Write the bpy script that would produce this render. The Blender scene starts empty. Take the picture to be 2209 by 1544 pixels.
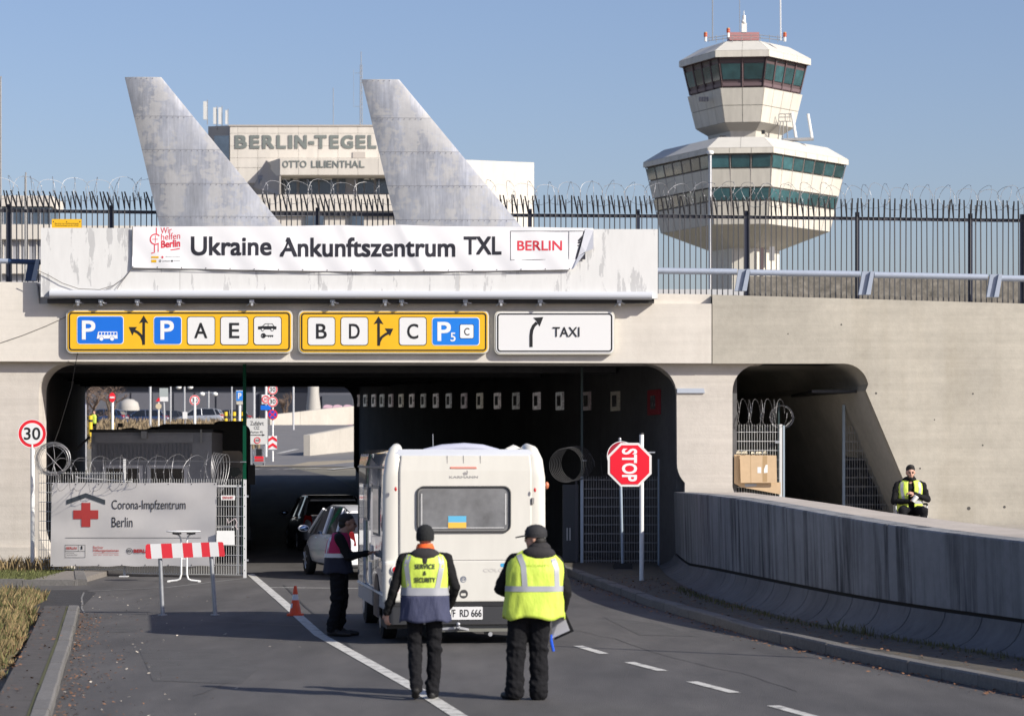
import bpy, bmesh, math, random
import numpy as np
from mathutils import Vector, Matrix, Euler
from mathutils.geometry import tessellate_polygon
random.seed(7)
rng = np.random.default_rng(7)
SC = bpy.context.scene
COL = SC.collection
R = math.radians
PI = math.pi
# ------------------------------------------------------------------ camera, sky, sun, exposure
F = 6060.0; CX = 1104.5; HY = 990.0; CH = 2.43
cam = bpy.data.cameras.new('camera'); camo = bpy.data.objects.new('camera', cam); COL.objects.link(camo)
camo.location = (0, 0, CH); camo.rotation_euler = (R(90), 0, 0)
cam.sensor_width = 36; cam.lens = 36*F/2209.0
cam.shift_y = (990-772)/2209.0
cam.clip_start = 0.5; cam.clip_end = 6000
cam.dof.use_dof = True; cam.dof.focus_distance = 58; cam.dof.aperture_fstop = 3.6
SC.camera = camo
W = bpy.data.worlds.new("World"); SC.world = W; W.use_nodes = True
wt = W.node_tree; wt.nodes.clear()
sky = wt.nodes.new('ShaderNodeTexSky'); sky.sky_type = 'NISHITA'; sky.sun_disc = False
SUNV = Vector((2.33, -1.6, 1.70)).normalized()
sky.sun_elevation = math.asin(SUNV.z); sky.sun_rotation = math.atan2(SUNV.x, SUNV.y)
sky.altitude = 60; sky.air_density = 1.0; sky.dust_density = 1.5; sky.ozone_density = 4.5
bg = wt.nodes.new('ShaderNodeBackground'); bg.inputs[1].default_value = 0.088
wo = wt.nodes.new('ShaderNodeOutputWorld')
tint = wt.nodes.new('ShaderNodeMix'); tint.data_type = 'RGBA'; tint.blend_type = 'MULTIPLY'; tint.inputs[0].default_value = 1; tint.inputs[7].default_value = (1.22, 1.06, 1.09, 1)
wt.links.new(sky.outputs[0], tint.inputs[6]); wt.links.new(tint.outputs[2], bg.inputs[0]); wt.links.new(bg.outputs[0], wo.inputs[0])
sun = bpy.data.lights.new('sun', 'SUN'); sun.energy = 4.5; sun.angle = R(0.53); sun.color = (1.0, 0.945, 0.84)
suno = bpy.data.objects.new('sun', sun); COL.objects.link(suno)
suno.rotation_euler = (-SUNV).to_track_quat('-Z', 'Y').to_euler(); suno.location = (30, -20, 40)
SC.view_settings.view_transform = 'Standard'; SC.view_settings.look = 'None'
SC.view_settings.exposure = 0.42; SC.view_settings.gamma = 1.0; SC.view_settings.use_curve_mapping = False
SC.render.engine = 'CYCLES'
SC.cycles.max_bounces = 6; SC.cycles.diffuse_bounces = 3; SC.cycles.glossy_bounces = 3
SC.cycles.use_denoising = True
# ------------------------------------------------------------------ helpers
def px(x, d): return (x-CX)/F*d
def pz(y, d): return CH+(HY-y)/F*d
def P(x, y, d): return Vector((px(x, d), d, pz(y, d)))
GP = [(-100, 0), (60, 0), (75, .12), (108, 1.77), (135, 2.2), (170, 3.3), (220, 5.1), (300, 5.7), (5000, 5.7)]
def gz(d):
    for (a, za), (b, zb) in zip(GP, GP[1:]):
        if d <= b: return za+(zb-za)*(d-a)/(b-a)
    return GP[-1][1]
def lerp_path(path, d):
    p = sorted(path)
    if d <= p[0][0]: (a, xa), (b, xb) = p[0], p[1]
    elif d >= p[-1][0]: (a, xa), (b, xb) = p[-2], p[-1]
    else:
        for (a, xa), (b, xb) in zip(p, p[1:]):
            if d <= b: break
    return xa+(xb-xa)*(d-a)/(b-a)

class MB:
    def __init__(s): s.v = []; s.f = []; s.m = []
    def add(s, vs, fs, mi=0):
        o = len(s.v); s.v += [tuple(v) for v in vs]; s.f += [tuple(i+o for i in f) for f in fs]; s.m += [mi]*len(fs); return s
    def box(s, x0, x1, y0, y1, z0, z1, mi=0):
        return s.add([(x0,y0,z0),(x1,y0,z0),(x1,y1,z0),(x0,y1,z0),(x0,y0,z1),(x1,y0,z1),(x1,y1,z1),(x0,y1,z1)],
                     [(0,3,2,1),(4,5,6,7),(0,1,5,4),(1,2,6,5),(2,3,7,6),(3,0,4,7)], mi)
    def hexa(s, b, t, mi=0):
        # b, t: 4 points each
        return s.add(list(b)+list(t), [(0,3,2,1),(4,5,6,7),(0,1,5,4),(1,2,6,5),(2,3,7,6),(3,0,4,7)], mi)
    def tube(s, pts, r, n=8, mi=0, cap=True, rs=None):
        pts = [Vector(p) for p in pts]; k = len(pts); vs = []; fs = []
        up = None
        for i, p in enumerate(pts):
            t = (pts[min(i+1, k-1)]-pts[max(i-1, 0)])
            if t.length < 1e-9: t = Vector((0, 0, 1))
            t.normalize()
            if up is None:
                a = Vector((0, 0, 1)) if abs(t.z) < .9 else Vector((1, 0, 0))
            else: a = up
            u = (a-t*a.dot(t))
            if u.length < 1e-6: u = t.orthogonal()
            u.normalize(); up = u; w = t.cross(u)
            rr = rs[i] if rs else r
            for j in range(n):
                an = 2*PI*j/n; vs.append(p+u*(rr*math.cos(an))+w*(rr*math.sin(an)))
        for i in range(k-1):
            for j in range(n):
                a = i*n+j; b = i*n+(j+1) % n; fs.append((a, b, b+n, a+n))
        if cap: fs.append(tuple(range(n-1, -1, -1))); fs.append(tuple(range((k-1)*n, k*n)))
        return s.add(vs, fs, mi)
    def cyl(s, c, r, h, n=16, r2=None, mi=0):
        c = Vector(c); return s.tube([c, c+Vector((0, 0, h))], r, n, mi, rs=[r, r if r2 is None else r2])
    def poly(s, pts2, y0, y1, mi=0):
        # polygon in (x,z), extruded along y
        if sum(a[0]*b[1]-b[0]*a[1] for a, b in zip(pts2, pts2[1:]+pts2[:1])) < 0: pts2 = pts2[::-1]
        n = len(pts2); vs = [(p[0], y0, p[1]) for p in pts2]+[(p[0], y1, p[1]) for p in pts2]
        tri = tessellate_polygon([[Vector((p[0], p[1], 0)) for p in pts2]])
        fs = []
        for t in tri:
            a, b, c = [Vector((pts2[i][0], pts2[i][1])) for i in t]
            t = tuple(t) if (b-a).cross(c-a) > 0 else tuple(t[::-1])
            fs.append(t); fs.append(tuple(i+n for i in t[::-1]))
        for i in range(n): j = (i+1) % n; fs.append((i, i+n, j+n, j))
        return s.add(vs, fs, mi)
    def flat(s, pts2, y, mi=0):
        if sum(a[0]*b[1]-b[0]*a[1] for a, b in zip(pts2, pts2[1:]+pts2[:1])) < 0: pts2 = pts2[::-1]
        tri = tessellate_polygon([[Vector((p[0], p[1], 0)) for p in pts2]]); fs = []
        for t in tri:
            a, b, c = [Vector((pts2[i][0], pts2[i][1])) for i in t]
            fs.append(tuple(t) if (b-a).cross(c-a) > 0 else tuple(t[::-1]))
        return s.add([(p[0], y, p[1]) for p in pts2], fs, mi)
    def plan(s, pts2, z0, z1, mi=0):
        # polygon in plan (x,y) extruded along z
        if sum(a[0]*b[1]-b[0]*a[1] for a, b in zip(pts2, pts2[1:]+pts2[:1])) < 0: pts2 = pts2[::-1]
        n = len(pts2); vs = [(p[0], p[1], z0) for p in pts2]+[(p[0], p[1], z1) for p in pts2]
        tri = tessellate_polygon([[Vector((p[0], p[1], 0)) for p in pts2]]); fs = []
        for t in tri:
            a, b, c = [Vector((pts2[i][0], pts2[i][1])) for i in t]
            t = tuple(t) if (b-a).cross(c-a) > 0 else tuple(t[::-1])
            fs.append(t[::-1]); fs.append(tuple(i+n for i in t))
        for i in range(n): j = (i+1) % n; fs.append((i, j, j+n, i+n))
        return s.add(vs, fs, mi)
    def lathe(s, prof, c=(0,0,0), n=20, mi=0):
        vs = []; fs = []; k = len(prof)
        for r, z in prof:
            for j in range(n):
                a = 2*PI*j/n; vs.append((c[0]+r*math.cos(a), c[1]+r*math.sin(a), c[2]+z))
        for i in range(k-1):
            for j in range(n): fs.append((i*n+j, i*n+(j+1) % n, (i+1)*n+(j+1) % n, (i+1)*n+j))
        fs.append(tuple(range(n-1, -1, -1))); fs.append(tuple(range((k-1)*n, k*n)))
        return s.add(vs, fs, mi)
    def sphere(s, c, r, n=14, k=9, mi=0, rot=None):
        if not hasattr(r, '__len__'): r = (r, r, r)
        vs = []; fs = []; c = Vector(c); m = rot or Matrix.Identity(3)
        for i in range(k+1):
            th = PI*i/k
            for j in range(n):
                a = 2*PI*j/n
                vs.append(c+m @ Vector((r[0]*math.sin(th)*math.cos(a), r[1]*math.sin(th)*math.sin(a), r[2]*math.cos(th))))
        for i in range(k):
            for j in range(n): fs.append((i*n+j, (i+1)*n+j, (i+1)*n+(j+1) % n, i*n+(j+1) % n))
        return s.add(vs, fs, mi)
    def loft(s, rings, mi=0, cap=True, closed=True):
        n = len(rings[0]); vs = [p for r in rings for p in r]; fs = []
        for i in range(len(rings)-1):
            for j in range(n if closed else n-1):
                a = i*n+j; b = i*n+(j+1) % n; fs.append((a, b, b+n, a+n))
        if cap: fs.append(tuple(range(n-1, -1, -1))); fs.append(tuple(range((len(rings)-1)*n, len(rings)*n)))
        return s.add(vs, fs, mi)
    def xform(s, M): s.v = [tuple(M @ Vector(v)) for v in s.v]; return s

def wm(o):
    m = o.matrix_basis.copy() if o.rotation_mode else o.matrix_basis.copy()
    m = Matrix.LocRotScale(o.location, o.rotation_euler, o.scale)
    return (wm(o.parent) @ o.matrix_parent_inverse @ m) if o.parent else m
def mesh(name, mb, mats, smooth=False, fix=True):
    me = bpy.data.meshes.new(name); me.from_pydata(mb.v, [], mb.f)
    if not isinstance(mats, (list, tuple)): mats = [mats]
    for m in mats: me.materials.append(m)
    if len(mats) > 1: me.polygons.foreach_set('material_index', mb.m)
    me.validate(clean_customdata=False)
    if fix:
        bm = bmesh.new(); bm.from_mesh(me); bmesh.ops.recalc_face_normals(bm, faces=bm.faces); bm.to_mesh(me); bm.free()
    if smooth:
        me.polygons.foreach_set('use_smooth', [True]*len(me.polygons))
        try: me.set_sharp_from_angle(angle=R(smooth if smooth is not True else 42))
        except Exception: pass
    me.update(); return me
def obj(name, mb, mats, parent=None, smooth=False, world=True, fix=True, kind=None, label=None):
    """links ONE mesh object; world=True: the vertices are given in world space"""
    me = mb if isinstance(mb, bpy.types.Mesh) else mesh(name, mb, mats, smooth, fix)
    o = bpy.data.objects.new(name, me); COL.objects.link(o)
    if parent is not None:
        o.parent = parent
        if world: o.matrix_parent_inverse = wm(parent).inverted()
    if kind: o['kind'] = kind
    if label: o['label'] = label
    return o
def tag(o, label, cat, group=None):
    o['label'] = label; o['category'] = cat
    if group: o['group'] = group
    return o
def thing(name, label, cat, loc=(0,0,0), rotz=0, group=None):
    o = bpy.data.objects.new(name, None); COL.objects.link(o); o.empty_display_size = .2
    o.location = loc; o.rotation_euler = (0, 0, rotz)
    return tag(o, label, cat, group)
def struct(o, label=None):
    o['kind'] = 'structure'
    if label: o['label'] = label
    return o
def dup(root, loc=None, rotz=None, label=None, group=None):
    def cp(o, par):
        c = o.copy(); COL.objects.link(c)
        if par is not None: c.parent = par
        for ch in kids.get(o.name, []): cp(ch, c)
        return c
    kids = {}
    for o in list(root.children): kids.setdefault(root.name, []).append(o)
    for o in list(root.children_recursive):
        for g in o.children: kids.setdefault(o.name, []).append(g)
    c = cp(root, None)
    if loc is not None: c.location = loc
    if rotz is not None: c.rotation_euler = (0, 0, rotz)
    if label: c['label'] = label
    if group: c['group'] = group
    return c
def place(name, me, parent, loc, rot=(0,0,0), scl=(1,1,1)):
    """a copy sharing mesh data, at a world location under its thing"""
    o = bpy.data.objects.new(name, me); COL.objects.link(o); o.parent = parent
    o.matrix_parent_inverse = wm(parent).inverted(); o.location = loc; o.rotation_euler = rot; o.scale = scl
    return o
_tc = {}
def glyphs(s, bold=0.0, spacing=1.0):
    k = (s, bold, spacing)
    if k not in _tc:
        cu = bpy.data.curves.new('lettering', 'FONT'); cu.body = s; cu.size = 1; cu.offset = bold; cu.space_character = spacing
        cu.resolution_u = 4; cu.fill_mode = 'FRONT'
        t = bpy.data.objects.new('lettering', cu); COL.objects.link(t)
        dg = bpy.context.evaluated_depsgraph_get(); me = bpy.data.meshes.new_from_object(t.evaluated_get(dg))
        vs = [(v.co.x, v.co.y) for v in me.vertices]; fs = [tuple(p.vertices) for p in me.polygons]
        bpy.data.objects.remove(t); bpy.data.curves.remove(cu); bpy.data.meshes.remove(me)
        _tc[k] = (vs, fs)
    return _tc[k]
def letter(mb, s, x0, x1, z0, z1, y, bold=0.0, mi=0, spacing=1.0, depth=0, slant=0, rise=0):
    """lettering fitted to a rectangle of the plane y (facing -y)"""
    vs, fs = glyphs(s, 0.0, spacing)
    if bold > 0:
        # heavier weight: the outline stacked a little apart, a hair proud of each other
        b = bold*(z1-z0)*1.3; k = [(0, 0), (-1, -1), (1, -1), (-1, 1), (1, 1)]+([(0, -1), (0, 1), (-1, 0), (1, 0)] if bold > .03 else [])
        for i, (p, q) in enumerate(k): letter(mb, s, x0+b+p*b, x1-b+p*b, z0+b+q*b, z1-b+q*b, y-.0004*i, 0, mi, spacing, depth, slant, rise)
        return mb
    ux = [v[0] for v in vs]; uy = [v[1] for v in vs]; a, b, c, d = min(ux), max(ux), min(uy), max(uy)
    def mp(v):
        u = (v[0]-a)/(b-a); w = (v[1]-c)/(d-c)
        return (x0+(x1-x0)*u+slant*w, z0+(z1-z0)*w+rise*u)
    q = [mp(v) for v in vs]
    mb.add([(p[0], y, p[1]) for p in q], fs, mi)
    if depth:
        ed = {}
        for f in fs:
            for i, j in zip(f, f[1:]+f[:1]):
                ed[(i, j)] = 1
        rim = [(i, j) for (i, j) in ed if (j, i) not in ed]
        n = len(q); mb.add([(p[0], y, p[1]) for p in q]+[(p[0], y+depth, p[1]) for p in q], [(i, i+n, j+n, j) for i, j in rim], mi)
    return mb
def rrect(x0, x1, z0, z1, r, n=5):
    pts = []
    for cx, cz, a0 in ((x1-r, z0+r, -90), (x1-r, z1-r, 0), (x0+r, z1-r, 90), (x0+r, z0+r, 180)):
        for i in range(n+1):
            a = R(a0+90*i/n); pts.append((cx+r*math.cos(a), cz+r*math.sin(a)))
    return pts
def ring_band(mb, outer, inner, y, mi=0):
    n = len(outer); mb.add([(p[0], y, p[1]) for p in outer]+[(p[0], y, p[1]) for p in inner],
                           [(i, (i+1) % n, n+(i+1) % n, n+i) for i in range(n)], mi)
def circ(cx, cz, r, n=32): return [(cx+r*math.cos(2*PI*i/n), cz+r*math.sin(2*PI*i/n)) for i in range(n)]
def band(mb, pts, w, y, mi=0):
    """a flat stroke of width w along a polyline in (x,z)"""
    pts = [Vector(p) for p in pts]; L = []; Rr = []
    for i, p in enumerate(pts):
        t = (pts[min(i+1, len(pts)-1)]-pts[max(i-1, 0)]).normalized(); nn = Vector((-t.y, t.x))*w/2
        L.append(p+nn); Rr.append(p-nn)
    n = len(pts); mb.add([(p.x, y, p.y) for p in L+Rr], [(i, n+i, n+i+1, i+1) for i in range(n-1)], mi)
def capsule(mb, a, b, r0, r1, mi=0, n=12, k=4):
    a = Vector(a); b = Vector(b); t = b-a
    L = t.length
    if L < 1e-6: t = Vector((0, 0, 1))
    t.normalize(); u = t.orthogonal().normalized(); w = t.cross(u); rings = []
    for i in range(k+1):
        th = -PI/2+PI/2*i/k; rr = max(r0*math.cos(th), 1e-4); c = a+t*(r0*math.sin(th))
        rings.append([c+u*(rr*math.cos(2*PI*j/n))+w*(rr*math.sin(2*PI*j/n)) for j in range(n)])
    for i in range(k+1):
        th = PI/2*i/k; rr = max(r1*math.cos(th), 1e-4); c = b+t*(r1*math.sin(th))
        rings.append([c+u*(rr*math.cos(2*PI*j/n))+w*(rr*math.sin(2*PI*j/n)) for j in range(n)])
    mb.loft(rings, mi)
# ------------------------------------------------------------------ materials
MT = {}
def M(name, col, rough=.6, metal=0., var=0., scale=4., bump=0., bscale=60., coat=0., spec=.5, island=0., stretch=(1,1,1), col2=None, thr=(.35,.65), trans=0., alpha=1., orand=0.):
    if name in MT: return MT[name]
    m = bpy.data.materials.new(name); m.use_nodes = True; MT[name] = m
    nt = m.node_tree; b = nt.nodes['Principled BSDF']; N = nt.nodes.new; Lk = nt.links.new
    c = (col[0], col[1], col[2], 1)
    b.inputs['Base Color'].default_value = c; b.inputs['Roughness'].default_value = rough; b.inputs['Metallic'].default_value = metal
    b.inputs['Specular IOR Level'].default_value = spec; b.inputs['Coat Weight'].default_value = coat
    b.inputs['Transmission Weight'].default_value = trans
    if alpha < 1: b.inputs['Alpha'].default_value = alpha
    if var or bump or col2 or island or orand:
        tc = N('ShaderNodeTexCoord'); mp = N('ShaderNodeMapping'); mp.inputs['Scale'].default_value = stretch
        Lk(tc.outputs['Object'], mp.inputs[0])
        cur = None
        if col2:
            n2 = N('ShaderNodeTexNoise'); n2.inputs['Scale'].default_value = scale; n2.inputs['Detail'].default_value = 8; n2.inputs['Roughness'].default_value = .62
            Lk(mp.outputs[0], n2.inputs[0]); rp = N('ShaderNodeMapRange'); rp.inputs[1].default_value = thr[0]; rp.inputs[2].default_value = thr[1]
            Lk(n2.outputs[0], rp.inputs[0]); mx = N('ShaderNodeMix'); mx.data_type = 'RGBA'
            Lk(rp.outputs[0], mx.inputs[0]); mx.inputs[6].default_value = c; mx.inputs[7].default_value = (*col2, 1); cur = mx.outputs[2]
        if var or island or orand:
            n1 = N('ShaderNodeTexNoise'); n1.inputs['Scale'].default_value = scale*2.3; n1.inputs['Detail'].default_value = 9; n1.inputs['Roughness'].default_value = .6
            Lk(mp.outputs[0], n1.inputs[0]); r1 = N('ShaderNodeMapRange'); r1.inputs[1].default_value = .28; r1.inputs[2].default_value = .72
            r1.inputs[3].default_value = 1-var; r1.inputs[4].default_value = 1+var; Lk(n1.outputs[0], r1.inputs[0]); fac = r1.outputs[0]
            if island:
                ge = N('ShaderNodeNewGeometry'); r2 = N('ShaderNodeMapRange'); r2.inputs[3].default_value = 1-island; r2.inputs[4].default_value = 1+island
                Lk(ge.outputs['Random Per Island'], r2.inputs[0]); mm = N('ShaderNodeMath'); mm.operation = 'MULTIPLY'; Lk(fac, mm.inputs[0]); Lk(r2.outputs[0], mm.inputs[1]); fac = mm.outputs[0]
            if orand:
                oi = N('ShaderNodeObjectInfo'); r3 = N('ShaderNodeMapRange'); r3.inputs[3].default_value = 1-orand; r3.inputs[4].default_value = 1+orand
                Lk(oi.outputs['Random'], r3.inputs[0]); m3 = N('ShaderNodeMath'); m3.operation = 'MULTIPLY'; Lk(fac, m3.inputs[0]); Lk(r3.outputs[0], m3.inputs[1]); fac = m3.outputs[0]
            vm = N('ShaderNodeVectorMath'); vm.operation = 'SCALE'
            if cur is not None: Lk(cur, vm.inputs[0])
            else: vm.inputs[0].default_value = col
            Lk(fac, vm.inputs['Scale']); cur = vm.outputs[0]
        if cur is not None: Lk(cur, b.inputs['Base Color'])
        if bump:
            n3 = N('ShaderNodeTexNoise'); n3.inputs['Scale'].default_value = bscale; n3.inputs['Detail'].default_value = 6
            Lk(mp.outputs[0], n3.inputs[0]); bp = N('ShaderNodeBump'); bp.inputs['Strength'].default_value = bump; bp.inputs['Distance'].default_value = .02
            Lk(n3.outputs[0], bp.inputs['Height']); Lk(bp.outputs[0], b.inputs['Normal'])
    return m
def concrete(name, col, dark=(.5,.5,.5), streak=.25, streak_scale=2.2, blot=.2, board=0., rough=.85, bump=.25, sthr=(.5,.75)):
    """cast concrete: cloudy blotches, vertical run-off streaks, pores, optional board marks"""
    if name in MT: return MT[name]
    m = bpy.data.materials.new(name); m.use_nodes = True; MT[name] = m
    nt = m.node_tree; b = nt.nodes['Principled BSDF']; N = nt.nodes.new; Lk = nt.links.new
    b.inputs['Roughness'].default_value = rough; b.inputs['Specular IOR Level'].default_value = .3
    tc = N('ShaderNodeTexCoord')
    def noise(sc, st, det=7, ro=.6):
        mp = N('ShaderNodeMapping'); mp.inputs['Scale'].default_value = st; Lk(tc.outputs['Object'], mp.inputs[0])
        n = N('ShaderNodeTexNoise'); n.inputs['Scale'].default_value = sc; n.inputs['Detail'].default_value = det; n.inputs['Roughness'].default_value = ro
        Lk(mp.outputs[0], n.inputs[0]); return n.outputs[0]
    def rng_(v, a, b_, c, d):
        r = N('ShaderNodeMapRange'); r.inputs[1].default_value = a; r.inputs[2].default_value = b_; r.inputs[3].default_value = c; r.inputs[4].default_value = d
        Lk(v, r.inputs[0]); return r.outputs[0]
    def mul(a, b_):
        q = N('ShaderNodeMath'); q.operation = 'MULTIPLY'; Lk(a, q.inputs[0]); Lk(b_, q.inputs[1]); return q.outputs[0]
    f = rng_(noise(.5, (1,1,1)), .3, .7, 1-blot, 1+blot*.7)
    f = mul(f, rng_(noise(6, (1,1,1), 9, .7), .3, .7, 1-blot*.5, 1+blot*.5))
    if board:
        f = mul(f, rng_(noise(1.6, (.15,.15,6), 4), .35, .65, 1-board, 1+board))
    sm = rng_(noise(streak_scale, (1,1,.05), 5, .65), sthr[0], sthr[1], 0, 1)
    sm = mul(sm, rng_(noise(.8, (1,1,.6), 4), .35, .65, .2, 1))
    vm = N('ShaderNodeVectorMath'); vm.operation = 'SCALE'; vm.inputs[0].default_value = col; Lk(f, vm.inputs['Scale'])
    mx = N('ShaderNodeMix'); mx.data_type = 'RGBA'; mx.blend_type = 'MULTIPLY'; mx.inputs[7].default_value = (*dark, 1)
    Lk(vm.outputs[0], mx.inputs[6]); s2 = N('ShaderNodeMath'); s2.operation = 'MULTIPLY'; Lk(sm, s2.inputs[0]); s2.inputs[1].default_value = min(1, streak*2); Lk(s2.outputs[0], mx.inputs[0])
    Lk(mx.outputs[2], b.inputs['Base Color'])
    bp = N('ShaderNodeBump'); bp.inputs['Strength'].default_value = bump; bp.inputs['Distance'].default_value = .02
    Lk(noise(22, (1,1,1), 10, .7), bp.inputs['Height']); Lk(bp.outputs[0], b.inputs['Normal'])
    return m
WHITE = M('white_paint', (.78,.78,.76), .5, var=.03)
BLACK = M('black_print', (.012,.012,.014), .55)
SIGNWHITE = M('sign_white', (.74,.74,.74), .4)
YELLOW = M('sign_yellow', (.80,.46,.015), .4, var=.04, scale=1)
BLUE = M('sign_blue', (.008,.15,.66), .4)
RED = M('sign_red', (.72,.015,.03), .4)
STEEL = M('galvanised_steel', (.42,.43,.45), .45, .7, var=.12, scale=8)
DKSTEEL = M('dark_painted_steel', (.045,.045,.055), .5, .2, var=.1)
LTSTEEL = M('pale_painted_steel', (.66,.66,.65), .5, .1, var=.06)
GREEN = M('dark_green_paint', (.002,.060,.030), .5, spec=.15)
RUBBER = M('black_rubber', (.012,.012,.013), .8)
BLKPLASTIC = M('black_plastic', (.014,.014,.016), .5)
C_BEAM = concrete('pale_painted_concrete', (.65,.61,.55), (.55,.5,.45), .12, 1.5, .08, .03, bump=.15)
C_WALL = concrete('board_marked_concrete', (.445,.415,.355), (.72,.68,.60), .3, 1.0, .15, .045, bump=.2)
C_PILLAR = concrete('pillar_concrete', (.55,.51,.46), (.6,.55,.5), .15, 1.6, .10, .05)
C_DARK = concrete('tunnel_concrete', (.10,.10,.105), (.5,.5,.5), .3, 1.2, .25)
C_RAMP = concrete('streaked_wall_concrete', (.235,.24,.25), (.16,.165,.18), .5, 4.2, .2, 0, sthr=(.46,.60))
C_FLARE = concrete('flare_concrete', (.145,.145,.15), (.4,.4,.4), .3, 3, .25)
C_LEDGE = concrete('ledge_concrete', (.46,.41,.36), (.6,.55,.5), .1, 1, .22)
ASPH = M('asphalt', (.098,.093,.091), .82, var=.17, scale=.8, bump=.35, bscale=90, col2=(.070,.067,.067), thr=(.36,.64), spec=.3, stretch=(1,.22,1))
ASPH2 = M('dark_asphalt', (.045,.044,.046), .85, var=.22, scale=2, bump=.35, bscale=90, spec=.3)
ASPH3 = M('far_asphalt', (.155,.15,.15), .85, var=.12, scale=.5)
PAVE = M('sidewalk_asphalt', (.085,.078,.074), .88, var=.22, scale=2.5, bump=.4, bscale=60, spec=.3)
KERB = M('kerb_granite', (.145,.138,.13), .8, var=.22, scale=9, bump=.3, bscale=80, orand=.10)
LINE = M('worn_road_paint', (.52,.51,.48), .75, var=.12, scale=6, col2=(.17,.165,.16), thr=(.50,.68))
SOIL = M('dry_earth', (.14,.105,.065), .95, var=.3, scale=3, bump=.5, bscale=20)
# ------------------------------------------------------------------ the setting: ground, road, kerbs
mb = MB(); ds = [-60, 0, 30, 60, 75, 90, 108, 120, 135, 152, 170, 195, 220, 260, 300, 600, 1500, 4000]
for a, b in zip(ds, ds[1:]):
    mb.add([(-1500, a, gz(a)-.02), (1500, a, gz(a)-.02), (1500, b, gz(b)-.02), (-1500, b, gz(b)-.02)], [(0,1,2,3)])
ground = struct(obj('ground', mb, M('dry_grass_ground', (.19,.165,.125), .95, var=.25, scale=.35, bump=.3, bscale=3, col2=(.12,.115,.085))), 'dry grassy ground around the roads')
KERB_L = [(10, -2.05), (26.6, -4.36), (35.9, -5.64), (44.3, -6.83)]
KERB_R = [(10, 11.6), (18, 8.6), (24, 6.55), (28.8, 5.25), (32.7, 4.34), (37.8, 3.38), (46.3, 2.26), (56.6, 1.36), (66, .5), (80, -2.2), (106, -6.6)]
TOE = [(18, 11.4), (24, 8.6), (28.5, 7.05), (32.3, 5.88), (34.6, 5.31), (36.5, 4.83), (39, 4.19), (43.5, 3.55), (47.8, 3.14), (52, 2.98), (56.4, 2.95), (60.8, 3.05)]
mb = MB(); ys = [-20, 5, 10, 14, 18, 22, 26, 30, 34, 38, 44.3, 46, 51, 54, 60, 66, 75, 85, 95, 108, 120, 128]
def road_l(d): return lerp_path(KERB_L, d)-.0 if d <= 44.3 else (-14 if d < 60 else -10.2-.13*(d-60.6))
def road_r(d): return lerp_path(KERB_R, d)+.02
rl = [(-20, 2)]
for a, b in zip(ys, ys[1:]):
    la, lb = road_l(a) if a != 44.3 else lerp_path(KERB_L, a), road_l(b)
    if a == 44.3: la = -14
    mb.add([(la, a, gz(a)), (road_r(a), a, gz(a)), (road_r(b), b, gz(b)), (lb, b, gz(b))], [(0,1,2,3)])
road = struct(obj('road', mb, ASPH), 'grey asphalt road leading into the underpass')
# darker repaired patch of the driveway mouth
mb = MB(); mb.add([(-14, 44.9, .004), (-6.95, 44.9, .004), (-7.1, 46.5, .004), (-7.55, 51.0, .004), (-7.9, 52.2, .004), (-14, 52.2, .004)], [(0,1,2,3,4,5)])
obj('asphalt_patch', mb, ASPH2, road)
def strip(mb, pts, w, z=.006, zf=None):
    pts = [Vector((p[0], p[1])) for p in pts]; vs = []
    for i, p in enumerate(pts):
        t = (pts[min(i+1, len(pts)-1)]-pts[max(i-1, 0)]).normalized(); n = Vector((-t.y, t.x))*w/2
        for q in (p+n, p-n): vs.append((q.x, q.y, (gz(q.y))+z))
    mb.add(vs, [(2*i, 2*i+1, 2*i+3, 2*i+2) for i in range(len(pts)-1)])
def g(x, y): d = F*CH/(y-HY); return (px(x, d), d)
mb = MB(); strip(mb, [(1.2, 15), (.2, 22), g(990, 1544), g(905, 1490), g(690, 1370), g(612, 1300), g(540, 1238)], .16); obj('lane_line', mb, LINE, road)
for (xa, ya, xb, yb) in ((1247,1393,1303,1410), (1357,1428,1430,1447), (1492,1470,1585,1494), (1668,1522,1772,1551), (1862,1585,1990,1620)):
    mb = MB(); a, b = g(xa, ya), g(xb, yb); strip(mb, [a, b], .13); obj('lane_dash', mb, LINE, road)
mb = MB(); strip(mb, [g(580, 1267), g(800, 1269), g(1000, 1270)], .13); obj('stop_line', mb, LINE, road)
mb = MB(); strip(mb, [g(190, 1275), g(360, 1267), g(530, 1247)], .11); obj('edge_line', mb, M('faded_road_paint', (.22,.215,.205), .8, var=.15, scale=6, col2=(.12,.12,.12)), road)
# asphalt joint / tar seams
TAR = M('tar_seam', (.03,.03,.032), .7)
mb = MB(); strip(mb, [g(612, 1262), g(660, 1310), g(690, 1335), g(760, 1400)], .035, .005); obj('tar_seam', mb, TAR, road)
mb = MB(); strip(mb, [g(170, 1330), g(400, 1338), g(700, 1352), g(900, 1362)], .03, .005); obj('tar_seam', mb, M('pale_seam', (.13,.125,.12), .8), road)
mb = MB()
zz = [g(182, 1322), g(176, 1312), g(178, 1302), g(176, 1290), g(181, 1278)]
strip(mb, zz, .03, .008); obj('tar_seam', mb, M('faded_road_paint', (.22,.215,.205)), road)
for pp in ([(300, 1400), (480, 1398), (560, 1440), (520, 1475), (330, 1468)], [(1300, 1330), (1420, 1345), (1500, 1372), (1380, 1370)], [(240, 1350), (300, 1349), (296, 1362), (232, 1364)]):
    mb = MB(); q = [g(*p) for p in pp]; mb.add([(x, y, .003) for x, y in q], [tuple(range(len(q)))]); obj('asphalt_patch', mb, M('patched_asphalt', (.070,.067,.066), .85, var=.2, scale=1.2, bump=.35, bscale=90), road)
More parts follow.
